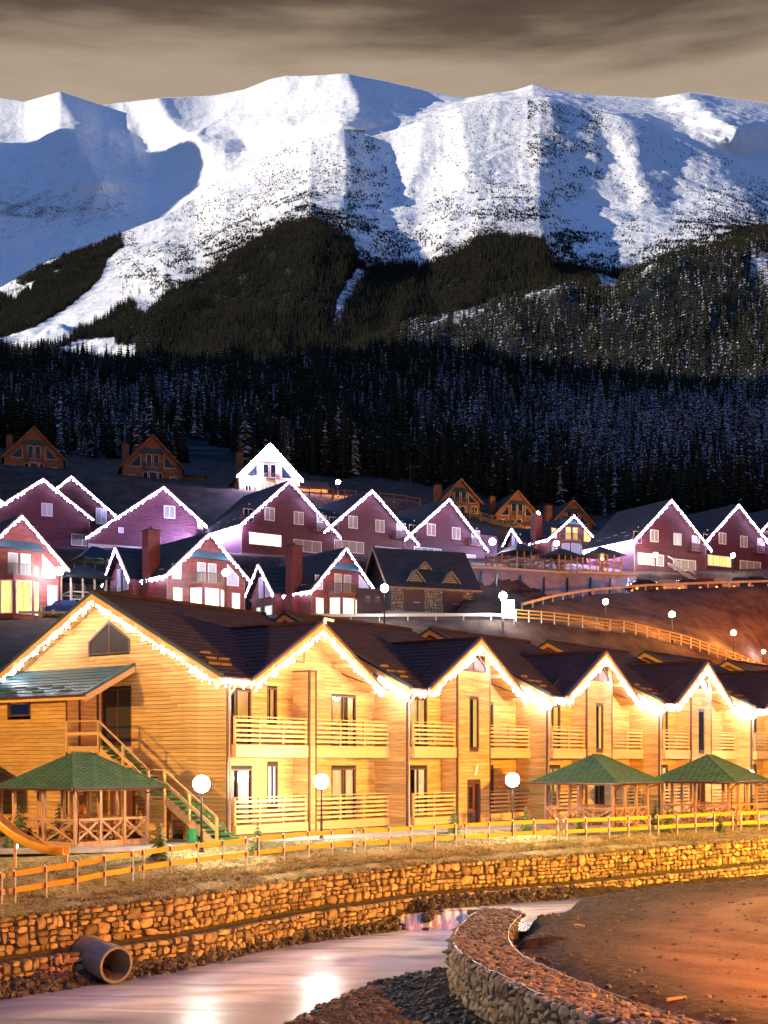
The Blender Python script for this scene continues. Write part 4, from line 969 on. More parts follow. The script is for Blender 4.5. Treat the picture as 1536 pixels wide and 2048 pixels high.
def window_unit(parent, fn, x0, x1, z0, z1, frame_m=None, fw=.07, muntins=1, curtain=True, name='window', depth=.12, poly=None, glow=None, door=False, drape=None, ghost=None):
    """window in a wall plane: casing, sash bars, glass pane, curtain or dark room behind"""
    frame_m = frame_m or M_TRIM; fr = MB()
    def bar(a0, a1, b0, b1, d0=-.06, d1=.035):
        fr.hexa([fn(a0, b0, d0), fn(a1, b0, d0), fn(a1, b0, d1), fn(a0, b0, d1), fn(a0, b1, d0), fn(a1, b1, d0), fn(a1, b1, d1), fn(a0, b1, d1)])
    if poly is None:
        bar(x0 - fw, x0, z0 - fw, z1 + fw); bar(x1, x1 + fw, z0 - fw, z1 + fw); bar(x0, x1, z1, z1 + fw, -.06, .032)
        bar(x0, x1, z0 - fw, z0, -.06, .045)
    else:
        cx = sum(p[0] for p in poly) / len(poly); cz = sum(p[1] for p in poly) / len(poly); n = len(poly)
        outer = []
        for (x, z) in poly:
            d = math.hypot(x - cx, z - cz); outer.append((x + (x - cx) / d * fw * 1.3, z + (z - cz) / d * fw * 1.3))
        for i in range(n):
            j = (i + 1) % n; a, b, c, d = poly[i], poly[j], outer[j], outer[i]
            fr.hexa([fn(*a, -.06), fn(*b, -.06), fn(*c, -.06), fn(*d, -.06), fn(*a, .035), fn(*b, .035), fn(*c, .035), fn(*d, .035)])
    w = x1 - x0
    for i in range(1, muntins + 1):
        xm = x0 + w * i / (muntins + 1); zt = z1
        if poly is not None: iv = [zz for zz in np.linspace(z0, z1, 60) if (lambda c: c and c[0] <= xm <= c[1])(clip_interval(poly, zz + 1e-4))]; zt = max(iv) if iv else z1
        bar(xm - .03, xm + .03, z0, zt, -.05, .012)
    o = fr.build(name, frame_m, parent); fixn(o)
    gp = poly or [(x0, z0), (x1, z0), (x1, z1), (x0, z1)]
    g = MB(); g.add([fn(x, z, -.03) for x, z in gp], [tuple(range(len(gp)))]); g.build('pane', glow or M_GLASS, o)
    if not glow:
        c = MB()
        if curtain:
            segs = [(x0, x1)] if drape is None else [drape]
            nn = max(8, int((x1 - x0) / .05)); rr = random.Random(int(x0 * 100 + z0 * 31))
            gapc = rr.uniform(.3, .7); 
            vs = []
            for i in range(nn + 1):
                f = i / nn; x = x0 + (x1 - x0) * f; q = -.085 + .025 * math.sin(f * nn * 1.15 + rr.uniform(-.4, .4)); zt = z1
                if poly is not None:
                    iv = [zz for zz in np.linspace(z0, z1, 30) if (lambda cc: cc and cc[0] - .01 <= x <= cc[1] + .01)(clip_interval(poly, zz + 1e-4))]; zt = max(iv) if iv else z0
                vs += [fn(x, z0 + .01, q), fn(x, zt, q)]
            fs = [(2 * i, 2 * i + 2, 2 * i + 3, 2 * i + 1) for i in range(nn) if not (drape is None and abs(i / nn - gapc) < .09 and not poly)]
            c.add(vs, fs); c.build('curtain', M_CURTAIN if ghost is None else ghost, o)
        b = MB(); b.add([fn(x, z, -.5) for x, z in gp], [tuple(range(len(gp)))])
        n = len(gp); b.add([fn(x, z, -.05) for x, z in gp] + [fn(x, z, -.5) for x, z in gp], [(i, (i + 1) % n, n + (i + 1) % n, n + i) for i in range(n)])
        b.build('room', M_ROOMDARK, o)
    return o
# ------------------------------------------------------------------ the terrace of timber row houses
EZ, RZ_, RY, EO = 6.4, 10.15, 6.87, .47        # eave z, ridge z, ridge y, eave overhang
SL = (RZ_ - EZ) / (RY + EO)
GZ, GX, GH, GO = 8.92, 5.0, 4.14, .69        # front gable apex z, centre x, half span, overhang
FZ = 3.78                                     # upper floor level
DZ = .57                                      # lower deck level
def row_house(k):
    root = empty('row_house', row_pt(0, 0, 0, k), RZ); rn = random.Random(40 + k)
    LW = 10.3
    # ---- masonry shell behind the boards
    w = MB(); yb = 2 * RY
    back = .62; wt = EZ + EO * SL
    gable = [(0, 0), (yb, 0), (yb, wt), (RY, RZ_ - .08), (0, wt)]
    def shell(fn, poly, d=-.012):
        w.add([fn(x, z, d) for x, z in poly], [tuple(range(len(poly)))])
    fL = planar('x-', 0); fB = planar('y-', back); fF = planar('y-', 0)
    shell(fL, [(p[0], p[1]) for p in gable]); shell(planar('x+', LW + .03), gable); shell(planar('y+', yb), [(0, 0), (LW, 0), (LW, wt), (0, wt)])
    # side cheeks of the recess and back wall of the recess
    holes_b = []
    if k == 0: tow = (4.62, 5.02)
    else: tow = (3.6, 6.4)
    # doors and windows in the recess back wall
    dl = []
    if k == 0:
        dl = [(.45, 1.95, FZ, FZ + 2.15, 1), (.45, 2.0, DZ, DZ + 2.15, 1), (7.25, 8.85, FZ, FZ + 2.15, 1), (7.25, 8.85, DZ, DZ + 2.15, 1)]
        wl = [(3.05, 3.55, FZ + .95, FZ + 2.3, 0), (3.05, 3.6, DZ + .75, DZ + 2.3, 0), (5.35, 5.62, FZ + .6, FZ + 2.1, 0), (5.35, 5.62, DZ + .6, DZ + 2.1, 0)]
    else:
        dl = [(.45, 2.35, FZ, FZ + 2.15, 2), (.45, 2.35, DZ, DZ + 2.15, 2), (6.75, 8.1, FZ, FZ + 2.15, 1), (6.75, 8.1, DZ, DZ + 2.15, 1)]; wl = []
    holes_b = [(a - .07, b + .07, c - .07, d + .07) for a, b, c, d, _ in dl + wl]
    def zr(x): return GZ - abs(x - GX) / GH * (GZ - EZ) - .12
    topL = zr(.9); outline_b = [(0, .12), (LW, .12), (LW, EZ + .38), (2 * GX - 1.75, EZ + .38), (GX, zr(GX)), (1.75, EZ + .38), (0, EZ + .38)]
    # shell of recess with openings (strips)
    xs = sorted(set([0, LW] + [v for h in holes_b for v in h[:2]]))
    for a, b in zip(xs[:-1], xs[1:]):
        hz = sorted([(h[2], h[3]) for h in holes_b if h[0] <= a + 1e-6 and h[1] >= b - 1e-6]); z = .12
        for h0, h1 in hz + [(9, 9)]:
            if h0 == 9: h0 = min(zr(a) if a > .1 else EZ, zr(b) if b < LW - .1 else EZ, 8.8) if False else EZ + .2
            if h0 > z: w.add([fB(a, z, -.012), fB(b, z, -.012), fB(b, h0, -.012), fB(a, h0, -.012)], [(0, 1, 2, 3)])
            z = h1
    w.add([fB(x, z, -.012) for x, z in [(.9, EZ + .2), (LW - .9, EZ + .2), (GX, zr(GX))]], [(0, 1, 2)])
    o = w.build('wall', M_ROOMDARK, root)
    # ---- boards
    pf = 10.3
    sb = siding(fB, outline_b, holes_b, rnd=rn); 
    # cheeks: x=0 side boards facing +x (seen on k=0?), next unit's end projects
    front_strip = siding(planar('y-', -.02), [(-.02, .1), (.16, .1), (.16, EZ), (-.02, EZ)], rnd=rn, stag=False); sb.add(front_strip.v, front_strip.f)
    s3 = siding(planar('x+', .16), [(-.02, .1), (back, .1), (back, EZ), (-.02, EZ)], rnd=rn, stag=False); sb.add(s3.v, s3.f)
    o = sb.build('siding', M_WOOD, root, kind='stuff'); fixn(o)
    # ---- tower or fin
    tf = planar('y-', -.30)
    holes_t = []
    if k > 0: holes_t = [(4.65 - .06, 5.35 + .06, 3.72, 6.10), (4.40, 5.55, 0, 2.12)]; tz = zr(tow[0]) ; tp = [(tow[0], .1), (tow[1], .1), (tow[1], tz), (GX, zr(GX)), (tow[0], tz)]
    else: tz = 6.85; tp = [(tow[0], .1), (tow[1], .1), (tow[1], tz), (tow[0], tz)]; 
    if k > 0: wz = [(4.02, 7.42), (5.98, 7.42), (5.98, 7.62), (5.3, 8.15), (4.7, 8.15), (4.02, 7.62)]; holes_t.append((3.98, 6.02, 7.38, 8.19))
    t = siding(tf, tp, holes_t, rnd=rn)
    s = siding(planar('x-', tow[0]), [(-.30, .1), (back, .1), (back, tz), (-.30, tz)], rnd=rn, stag=False); t.add(s.v, s.f)
    s = siding(planar('x+', tow[1]), [(-.30, .1), (back, .1), (back, tz), (-.30, tz)], rnd=rn, stag=False); t.add(s.v, s.f)
    o = t.build('bay', M_WOOD, root, kind='stuff'); fixn(o)
    c = MB()   # solid core of the bay, cut round the openings
    if k == 0: c.box(tow[0] + .005, tow[1] - .005, -.285, back, .1, tz); c.box(tow[0] - .03, tow[1] + .05, -.35, back, tz, tz + .07)
    else:
        for a, b, z0, z1 in ((tow[0] + .005, 4.40, .1, tz), (5.55, tow[1] - .005, .1, tz), (4.40, 5.55, 2.14, 3.70), (4.40, 4.6, 3.7, tz), (5.4, 5.55, 3.7, tz), (4.6, 5.4, 6.12, tz)): c.box(a, b, -.285, back, z0, z1)
        c.box(3.65, 3.97, -.285, back, tz, 7.45); 
    for x in tow: c.box(x - .045, x + .045, -.345, -.255, .08, tz, 0)
    c.build('bay_frame', M_TRIM, root)
    if k > 0:
        window_unit(root, tf, 4.65, 5.35, 3.78, 6.04, muntins=0, fw=.06)
        window_unit(root, tf, 4.02, 5.98, 7.42, 8.15, poly=wz, muntins=1, fw=.06, ghost=M_CURTAIN)
        # entrance door
        d = MB(); d.box(4.40, 4.5, -.34, -.1, 0, 2.12); d.box(5.45, 5.55, -.34, -.1, 0, 2.12); d.box(4.5, 5.45, -.338, -.1, 2.02, 2.12); fr = d.build('entrance_door', M_TRIM, root)
        q = MB(); q.box(4.5, 5.3, -.16, -.11, .02, .85); q.box(4.5, 4.68, -.16, -.11, .85, 2.0); q.box(5.12, 5.3, -.16, -.11, .85, 2.0); q.box(4.68, 5.12, -.16, -.11, 1.88, 2.0); q.box(4.55, 5.25, -.175, -.16, .12, .72); q.build('leaf', mat('red_brown_door', (.16, .045, .025), .4), fr)
        q = MB(); q.box(4.68, 5.12, -.145, -.135, .85, 1.88); q.build('pane', M_GLASS, fr)
        q = MB(); q.box(4.62, 4.65, -.20, -.16, .98, 1.22); q.tube([(4.63, -.2, 1.1), (4.75, -.2, 1.1)], .012, 5); q.build('handle', mat('brushed_steel', (.6, .6, .6), .3, metal=1), fr)
        q = MB(); q.box(4.4, 5.55, -.09, -.05, 0, 2.2); q.build('hall', M_ROOMDARK, fr)
        q = MB(); q.tube([(4.98, -.34, 2.55), (5.0, -.44, 2.6)], .03, 6); q.tube([(4.93, -.44, 2.42), (5.07, -.46, 2.92)], .05, 8); q.build('wall_light', mat('cream_wall_light', (.75, .7, .6), .4), root)
    # ---- doors and windows in recess
    for i, (a, b, z0, z1, mu) in enumerate(dl):
        window_unit(root, fB, a, b, z0 + .02, z1, muntins=mu, name='balcony_door', ghost=None if not (k == 1 and i == 2) else emat('lit_yellow_curtain', (1, .72, .12), 1.6))
    for (a, b, z0, z1, mu) in wl: window_unit(root, fB, a, b, z0, z1, muntins=mu, fw=.06)
    # ---- balconies: decks, fascia boards, rails
    bays = [(0.18, tow[0] - .05), (tow[1] + .05, LW - .02)]
    for (a, b) in bays:
        for lvl, z in enumerate((DZ, FZ)):
            f = MB(); f.box(a, b, -.24, back - .01, z - .10, z - .01); f.build('deck', M_WOOD_L, root)
            f = MB(); hh = .50 if lvl else .34
            nb = 3 if lvl else 2
            for j in range(nb): f.box(a, b, -.285, -.242, z - .02 - hh + j * hh / nb + .004, z - .02 - hh + (j + 1) * hh / nb - .004)
            f.box(a, b, -.24, back, z - .02 - hh, z - .11, 0)
            f.build('fascia', M_WOOD_L, root)
            if lvl: 
                pass
            npst = 4 if (b - a) > 3.9 else 3
            if b - a < 3.6: npst = 3
            for j in range(npst):
                x = a + .05 + (b - a - .1) * j / (npst - 1)
                f = MB(); f.box(x - .045, x + .045, -.20, -.12, z, z + 1.06); f.build('baluster_post', M_WOOD_L, root)
            for j in range(5):
                zz = z + .10 + j * .195
                f = MB(); f.box(a, b - .01 * j * 0, -.235, -.205, zz, zz + .105); f.build('rail', M_WOOD_L, root)
            f = MB(); f.box(a, b, -.25, -.11, z + 1.07, z + 1.105); f.build('handrail', M_WOOD_L, root)
        if True:   # soffit boards under the upper floor
            pass
    f = MB(); f.box(LW - .06, LW - .01, -.12, back, FZ + 1.0, FZ + 1.06)
    for j in range(5):
        for z in (DZ, FZ): f.box(LW - .045, LW - .02, -.2, back, z + .10 + j * .195, z + .205 + j * .195)
    f.build('side_rail', M_WOOD_L, root)
    # ---- plinth of stones
    p = MB(); x = 0
    while x < LW:
        wv = rn.uniform(.3, .6)
        if not (k > 0 and 4.3 < x + wv / 2 < 5.6):
            yy = -.27 if tow[0] < x < tow[1] else -.05
            p.box(x + .01, min(x + wv, LW) - .01, yy, yy + .3, -.25, .10 + rn.uniform(-.01, .02))
            p.box(x + .01, min(x + wv, LW) - .01, yy + .01, yy + .3, .10, .16 if not tow[0] < x < tow[1] else .1)
        x += wv
    p.build('plinth', M_PLINTH, root, kind='stuff')
    # ---- left end wall (gable end on the first, projecting return on the rest)
    if k == 0:
        room = (7.34, 14.2); holes = [(5.5, room[1], 0, 6.9 if False else 0.01)]
        pent = [(5.67, 7.7), (8.07, 7.7), (8.07, 8.2), (6.87, 8.95), (5.67, 8.2)]
        holes = [(5.60, 8.14, 7.62, 8.2)] + [(6.87 - 1.27 * (1 - i / 6), 6.87 + 1.27 * (1 - i / 6), 8.2 + .13 * i + .02, 8.2 + .13 * (i + 1)) for i in range(6)] + [(5.48, 7.34, 3.6, 6.2), (5.3, 6.75, .05, 2.15)]
        sing = []; siding(fL, [(0, .15), (yb, .15), (yb, wt), (RY, RZ_ - .1), (0, wt)], holes, rnd=rn, singles=sing, maxlen=5.5)
        vis = [s_ for s_ in sing]
        boards = empty('gable_boards', (0, 0, 0), 0, root)
        fr = random.Random(2)
        for vs, fs in vis[:280]:
            mb = MB().add(vs, fs); c0 = Vector(vs[0]); mb.v = [tuple(Vector(v) - c0) for v in mb.v]; ob = mb.build('plank', M_WOOD, boards, loc=c0); fixn(ob)
        if vis[280:]:
            mb = MB(); [mb.add(v_, f_) for v_, f_ in vis[280:]]; ob = mb.build('planks', M_WOOD, boards, kind='stuff'); fixn(ob)
        q = MB(); q.prism([(5.5, 8.1), (5.67, 8.2), (6.87, 8.95), (8.07, 8.2), (8.24, 8.1), (8.24, 9.1), (5.5, 9.1)], lambda h, z, a: (-a, h, z), -.011, .012); ob = q.build('window_surround', M_WOOD, root); fixn(ob)
        window_unit(root, fL, 5.67, 8.07, 7.7, 8.95, poly=pent, muntins=1, fw=.10, curtain=False)
        for a, b, c_, d in ((7.38, yb, .1, .12),): pass
        cor = MB(); cor.box(-.05, .03, -.05, .03, .1, wt + .02); cor.build('corner_board', M_TRIM, root)
    else:
        s = siding(fL, [(-.02, .1), (1.9, .1), (1.9, wt), (-.02, wt)], rnd=rn, stag=False)
        o = s.build('return_siding', M_WOOD, root, kind='stuff'); fixn(o)
        s = siding(fL, [(1.9, EZ - .1), (RY * 2 - 1.5, EZ - .1), (RY, RZ_ - .1), (1.9, EZ + 1.1)], rnd=rn); o = s.build('gable_siding', M_WOOD, root, kind='stuff'); fixn(o)
        cor = MB(); cor.box(-.05, .03, -.06, .03, .1, EZ + .1); cor.build('corner_board', M_TRIM, root)
    # ---- roofs
    vx = -.92 if k == 0 else -.46; xe = LW - .46 if True else LW
    mr_ = MB(); rows = 22; cols = int((xe - vx) / .1)
    tiled(mr_, (vx, -EO, EZ), (xe, -EO, EZ), (xe, RY, RZ_), (vx, RY, RZ_), rows, cols, tmin=lambda f: max(0, (GZ - abs(vx + (xe - vx) * f - GX) / GH * (GZ - EZ) - EZ) / (RZ_ - EZ) - .06))
    o = mr_.build('roof', M_ROOF, root)
    q = MB(); tiled(q, (vx, 2 * RY + EO, EZ), (xe, 2 * RY + EO, EZ), (xe, RY, RZ_), (vx, RY, RZ_), 22, 30, wave=.01); q.build('rear_slope', M_ROOF, o)
    q = MB(); q.tube([(vx, RY, RZ_ + .05), (xe, RY, RZ_ + .05)], .09, 8); q.build('ridge_cap', M_ROOF, o)
    q = MB(); slab(q, (vx + .02, -EO + .02, EZ - .035), (GX - GH - .02, -EO + .02, EZ - .035), (GX - GH - .02, RY, RZ_ - .035), (vx + .02, RY, RZ_ - .035), .10); slab(q, (GX + GH + .02, -EO + .02, EZ - .035), (xe, -EO + .02, EZ - .035), (xe, RY, RZ_ - .035), (GX + GH + .02, RY, RZ_ - .035), .10); slab(q, (vx + .02, 2 * RY + EO, EZ - .035), (xe, 2 * RY + EO, EZ - .035), (xe, RY, RZ_ - .036), (vx + .02, RY, RZ_ - .036), .10); q.build('soffit', M_WOOD, o)
    # barge boards on the left verge
    q = MB()
    for (ya, yb_) in ((-EO - .04, RY), (2 * RY + EO + .04, RY)):
        za = EZ - .02; zb = RZ_ - .0
        q.hexa([(vx - .035, ya, za - .30), (vx + .02, ya, za - .30), (vx + .02, yb_, zb - .30), (vx - .035, yb_, zb - .30), (vx - .035, ya, za - .02), (vx + .02, ya, za - .02), (vx + .02, yb_, zb - .02), (vx - .035, yb_, zb - .02)])
    b_ = q.build('barge_board', M_WOOD_L, root); fixn(b_)
    q = MB()
    for (ya, yb_) in ((-EO - .06, RY), (2 * RY + EO + .06, RY)):
        za = EZ; zb = RZ_
        q.hexa([(vx - .06, ya, za - .06), (vx + .14, ya, za - .06), (vx + .14, yb_, zb - .06), (vx - .06, yb_, zb - .06), (vx - .06, ya, za + .075), (vx + .14, ya, za + .075), (vx + .14, yb_, zb + .075), (vx - .06, yb_, zb + .075)])
    b2 = q.build('verge_flashing', M_VERGE, root); fixn(b2)
    # front gable
    yback = (GZ - EZ) / SL - EO
    g = MB(); cols = int((yback + GO) / .1) + 2
    for sx in (-1, 1):
        xx = GX + sx * (GH + .02); tiled(g, (xx, -GO, EZ - .02), (xx, 5.2, EZ - .02), (GX, 5.2, GZ), (GX, -GO, GZ), 13, 56)
    g1_ = g.build('gable_roof', M_ROOF, root)
    q = MB(); q.tube([(GX, -GO, GZ + .05), (GX, 5.0, GZ + .05)], .08, 8); q.build('ridge_cap', M_ROOF, g1_)
    q = MB()
    for sx in (-1, 1):
        xx = GX + sx * GH; slab(q, (xx, -GO + .03, EZ - .07), (xx, 1.2, EZ - .07), (GX, 1.2, GZ - .05), (GX, -GO + .03, GZ - .05), .08)
    q.build('soffit', M_WOOD, g1_)
    q = MB(); q2 = MB()
    for sx in (-1, 1):
        xa = GX + sx * (GH + .10); za = EZ - .08
        q.hexa([(xa, -GO - .035, za - .26), (xa, -GO + .02, za - .26), (GX, -GO + .02, GZ - .30), (GX, -GO - .035, GZ - .30), (xa, -GO - .035, za), (xa, -GO + .02, za), (GX, -GO + .02, GZ - .02), (GX, -GO - .035, GZ - .02)])
        q2.hexa([(xa, -GO - .065, za - .02), (xa, -GO + .13, za - .02), (GX, -GO + .13, GZ - .05), (GX, -GO - .065, GZ - .05), (xa, -GO - .065, za + .10), (xa, -GO + .13, za + .10), (GX, -GO + .13, GZ + .08), (GX, -GO - .065, GZ + .08)])
    b3 = q.build('barge_board', M_WOOD_L, root); fixn(b3)
    b3 = q2.build('verge_flashing', mat('brown_verge_metal', (.16, .085, .06), .4, metal=.2), root); fixn(b3)
    if k == 0:
        q = MB(); q.box(5.15 + 1.4, 5.25 + 3.0, -.64, -.54, 7.05, 7.2); 
        window_unit(root, planar('y-', back - .0), 4.3, 5.3, 7.35, 8.15, poly=[(4.35, 7.35), (5.3, 7.35), (5.3, 7.95), (4.95, 8.25), (4.35, 7.9)], muntins=1, fw=.06, curtain=False)
    # purlin ends under the overhang
    q = MB()
    for sx in (-1, 1): q.box(GX + sx * 2.3 - .07, GX + sx * 2.3 + .07, -GO + .03, .55, zr(GX + 2.3) - .22, zr(GX + 2.3) - .04)
    if k == 0: q.box(vx + .03, 0, RY + 2.2, RY + 2.36, RZ_ - 2.3 * SL - .42, RZ_ - 2.3 * SL - .22); q.box(vx + .03, 0, RY - 2.36, RY - 2.2, RZ_ - 2.3 * SL - .42, RZ_ - 2.3 * SL - .22)
    q.build('purlin', M_WOOD_L, root)
    # eave fascia, gutters, downpipes
    segs = [(vx, GX - GH - .05), (GX + GH + .05, xe)]
    for a, b in segs:
        if b - a < .2: continue
        q = MB(); q.box(a, b, -EO - .03, -EO + .01, EZ - .25, EZ - .03); q.build('eave_fascia', M_WOOD_L, root)
        q = MB(); n = 6
        q.tube([(a, -EO - .09, EZ - .05), (b, -EO - .09, EZ - .06)], .065, 8)
        for xx in np.arange(a + .2, b, .6): q.box(xx, xx + .02, -EO - .16, -EO - .02, EZ - .07, EZ - .03)
        q.build('gutter', M_GUTTER, root)
    q = MB(); q.tube([(-.02 if k else -.1, -EO - .09, EZ - .08), (-.06, -EO - .05, EZ - .35), (-.06, -.16, EZ - .75), (-.06, -.16, .12), (-.1, -.30, .03)], .05, 8)
    for zz in (1.4, 3.0, 4.6): q.tube([(-.06, -.16, zz), (-.06, -.16, zz + .03)], .062, 8)
    q.build('downpipe', mat('pale_downpipe', (.42, .33, .30), .35, metal=.3), root)
    # snow guards
    gd = mat('snow_guard_metal', (.20, .11, .07), .5)
    for row, (zf, xsn) in enumerate(((.13, (-.55, .12)), (.20, (-.2, .55)), (.20, (9.1,)), (.27, (.0, 8.6)))):
        for x in xsn:
            if x < vx + .1 or x > xe - .5: continue
            y = -EO + zf * (RY + EO); z = EZ + zf * (RZ_ - EZ); q = MB()
            q.hexa([(x, y, z + .01), (x + .62, y, z + .01), (x + .62, y + .05, z + .03), (x, y + .05, z + .03), (x, y - .02, z + .10), (x + .62, y - .02, z + .10), (x + .62, y + .01, z + .12), (x, y + .01, z + .12)])
            q.build('snow_guard', gd, root)
    names = ['honey timber row house with the wide gable end and outside staircase', 'row house with narrow tower bay and brown front door behind the middle lamp', 'row house with narrow tower bay behind the nearer of the two green gazebos',
             'row house behind the farther green gazebo', 'row house next beyond the farther green gazebo', 'farthest row house of the terrace', 'row house at the hidden far end of the terrace']
    tag(root, names[k], 'house', 'terrace of honey timber row houses')
    # ---- fairy lights
    def g_(p): return row_pt(p[0], p[1], p[2], k)
    yl = -GO - .06
    left = [(GX - GH - .05, yl, EZ - .30), (GX, yl, GZ - .34)]; right = [(GX, yl, GZ - .34), (GX + GH + .05, yl, EZ - .30)]
    eav = [(vx if k == 0 else -.3, -EO - .12, EZ - .16), (GX - GH - .1, -EO - .12, EZ - .16)]
    near = ['first', 'second', 'third', 'fourth', 'fifth', 'sixth', 'seventh'][k]
    rr = .024 + .003 * min(k, 4)
    led_string('icicle_lights', [[g_(p) for p in left], [g_(p) for p in right]], 'white icicle lights on the %s front gable of the timber terrace from the staircase end' % near, 'icicle lights on the timber terrace', seed=k, r=rr)
    led_string('icicle_lights', [[g_(p) for p in eav]], 'short white icicle lights along the gutter at the start of the %s row house' % near, 'icicle lights on the timber terrace', seed=k + 50, r=rr * 1.1, step=.07)
    vp = [(vx - .05, -EO, EZ - .32), (vx - .05, (-EO + 1.7) if k else RY, (EZ + 1.7 * SL - .32) if k else RZ_ - .34)]
    if k == 0:
        led_string('icicle_lights', [[g_(vp[0]), g_(vp[1])], [g_(vp[1]), g_((vx - .05, 2 * RY + EO, EZ - .32))]], 'long white icicle lights edging the wide gable end above the outside staircase', 'icicle lights on the timber terrace', seed=90, r=.024)
    else:
        led_string('icicle_lights', [[g_(p) for p in vp]], 'white icicle lights bunched on the stepped eave left of the %s row house' % near, 'icicle lights on the timber terrace', seed=k + 70, r=rr * 1.15, step=.06, drop=(.06, .42))
    return root
for k in range(6): row_house(k)
# ------------------------------------------------------------------ porch, stairs on the gable end
def porch():
    root = empty('entrance_porch', row_pt(0, 0, 0), RZ); tag(root, 'lean-to porch with blue metal roof on the wide gable end', 'porch')
    rn = random.Random(8); X0 = -1.9
    s = siding(planar('x-', X0), [(7.34, .1), (14.3, .1), (14.3, 5.85), (7.34, 5.85)], [(9.62, 11.18, 5.02, 5.74)], rnd=rn, maxlen=5.5)
    q = siding(planar('y-', 7.34), [(X0, .1), (0, .1), (0, 6.75), (X0, 5.85)], rnd=rn, stag=False); s.add(q.v, q.f); o = s.build('siding', M_WOOD, root, kind='stuff'); fixn(o)
    c = MB(); c.box(X0 + .012, -.03, 7.352, 14.28, .1, 4.9); c.box(X0 + .012, -.03, 7.352, 9.6, 4.9, 5.84); c.box(X0 + .012, -.03, 11.2, 14.28, 4.9, 5.84)
    c.box(X0 - .03, X0 + .02, 7.30, 7.36, .1, 5.84); c.build('wall', M_TRIM, root)
    window_unit(root, planar('x-', X0), 9.7, 11.1, 5.1, 5.66, muntins=0, fw=.09)
    r = MB(); y0, y1 = 5.30, 15.0; e = (-2.62, 5.80); t = (-.02, 7.12)
    tiled(r, (e[0], y1, e[1]), (e[0], y0, e[1]), (t[0], y0, t[1]), (t[0], y1, t[1]), 9, 90, step=.03, wave=.02, wl=.22); r.build('roof', M_ROOF_G, root)
    q = MB(); slab(q, (e[0] + .02, y0 + .02, e[1] - .03), (t[0], y0 + .02, t[1] - .03), (t[0], y1, t[1] - .03), (e[0] + .02, y1, e[1] - .03), .07); fixn(q.build('soffit', M_WOOD_L, root))
    q = MB(); q.hexa([(e[0] - .02, y0 - .04, e[1] - .30), (e[0] - .02, y0 + .02, e[1] - .30), (t[0], y0 + .02, t[1] - .30), (t[0], y0 - .04, t[1] - .30), (e[0] - .02, y0 - .04, e[1] - .02), (e[0] - .02, y0 + .02, e[1] - .02), (t[0], y0 + .02, t[1] - .02), (t[0], y0 - .04, t[1] - .02)]); fixn(q.build('barge_board', M_WOOD_L, root))
    q = MB(); q.hexa([(e[0] - .05, y0 - .06, e[1] - .05), (e[0] - .05, y0 + .12, e[1] - .05), (t[0], y0 + .12, t[1] - .05), (t[0], y0 - .06, t[1] - .05), (e[0] - .05, y0 - .06, e[1] + .08), (e[0] - .05, y0 + .12, e[1] + .08), (t[0], y0 + .12, t[1] + .08), (t[0], y0 - .06, t[1] + .08)]); fixn(q.build('verge_flashing', M_ROOF_G, root))
    q = MB(); q.box(e[0] - .0, e[0] + .04, y0, y1, e[1] - .22, e[1] - .04); q.build('eave_fascia', M_WOOD_L, root)
    q = MB(); q.tube([(e[0] - .06, y0, e[1] - .05), (e[0] - .06, y1, e[1] - .05)], .06, 8)
    for yy in np.arange(y0 + .2, y1, .7): q.box(e[0] - .13, e[0], yy, yy + .02, e[1] - .07, e[1] - .02)
    q.build('gutter', M_GUTTER, root)
    for row, off in ((.10, .2), (.22, .9), (.30, 1.8)):
        for j in range(5):
            y = 6.2 + off + j * 1.75 + row; q = MB(); x = e[0] + row * 2.6; z = e[1] + row * 1.32
            q.box(x, x + .05, y, y + .75, z + .03, z + .10); q.build('snow_guard', M_VERGE, root)
    # glazed doors under the porch
    fL = planar('x-', .0)
    for a, b in ((5.55, 6.3), (6.38, 7.26)): window_unit(root, fL, a, b, FZ - .05, 6.1, muntins=0, fw=.05, name='glazed_door', curtain=(a > 6))
    window_unit(root, planar('y-', 7.30), -1.2, -.3, FZ, 6.0, muntins=0, fw=.08, name='glazed_door', curtain=False)
    q = MB(); q.box(-.06, -.02, 5.3, 6.75, .1, 2.15); d = q.build('ground_door', mat('red_brown_door', (.16, .045, .025), .4), root)
    q = MB(); q.box(-.09, -.061, 5.85, 6.25, .95, 1.95); q.build('door_glass', mat('frosted_door_glass', (.35, .33, .28), .3), d)
porch()
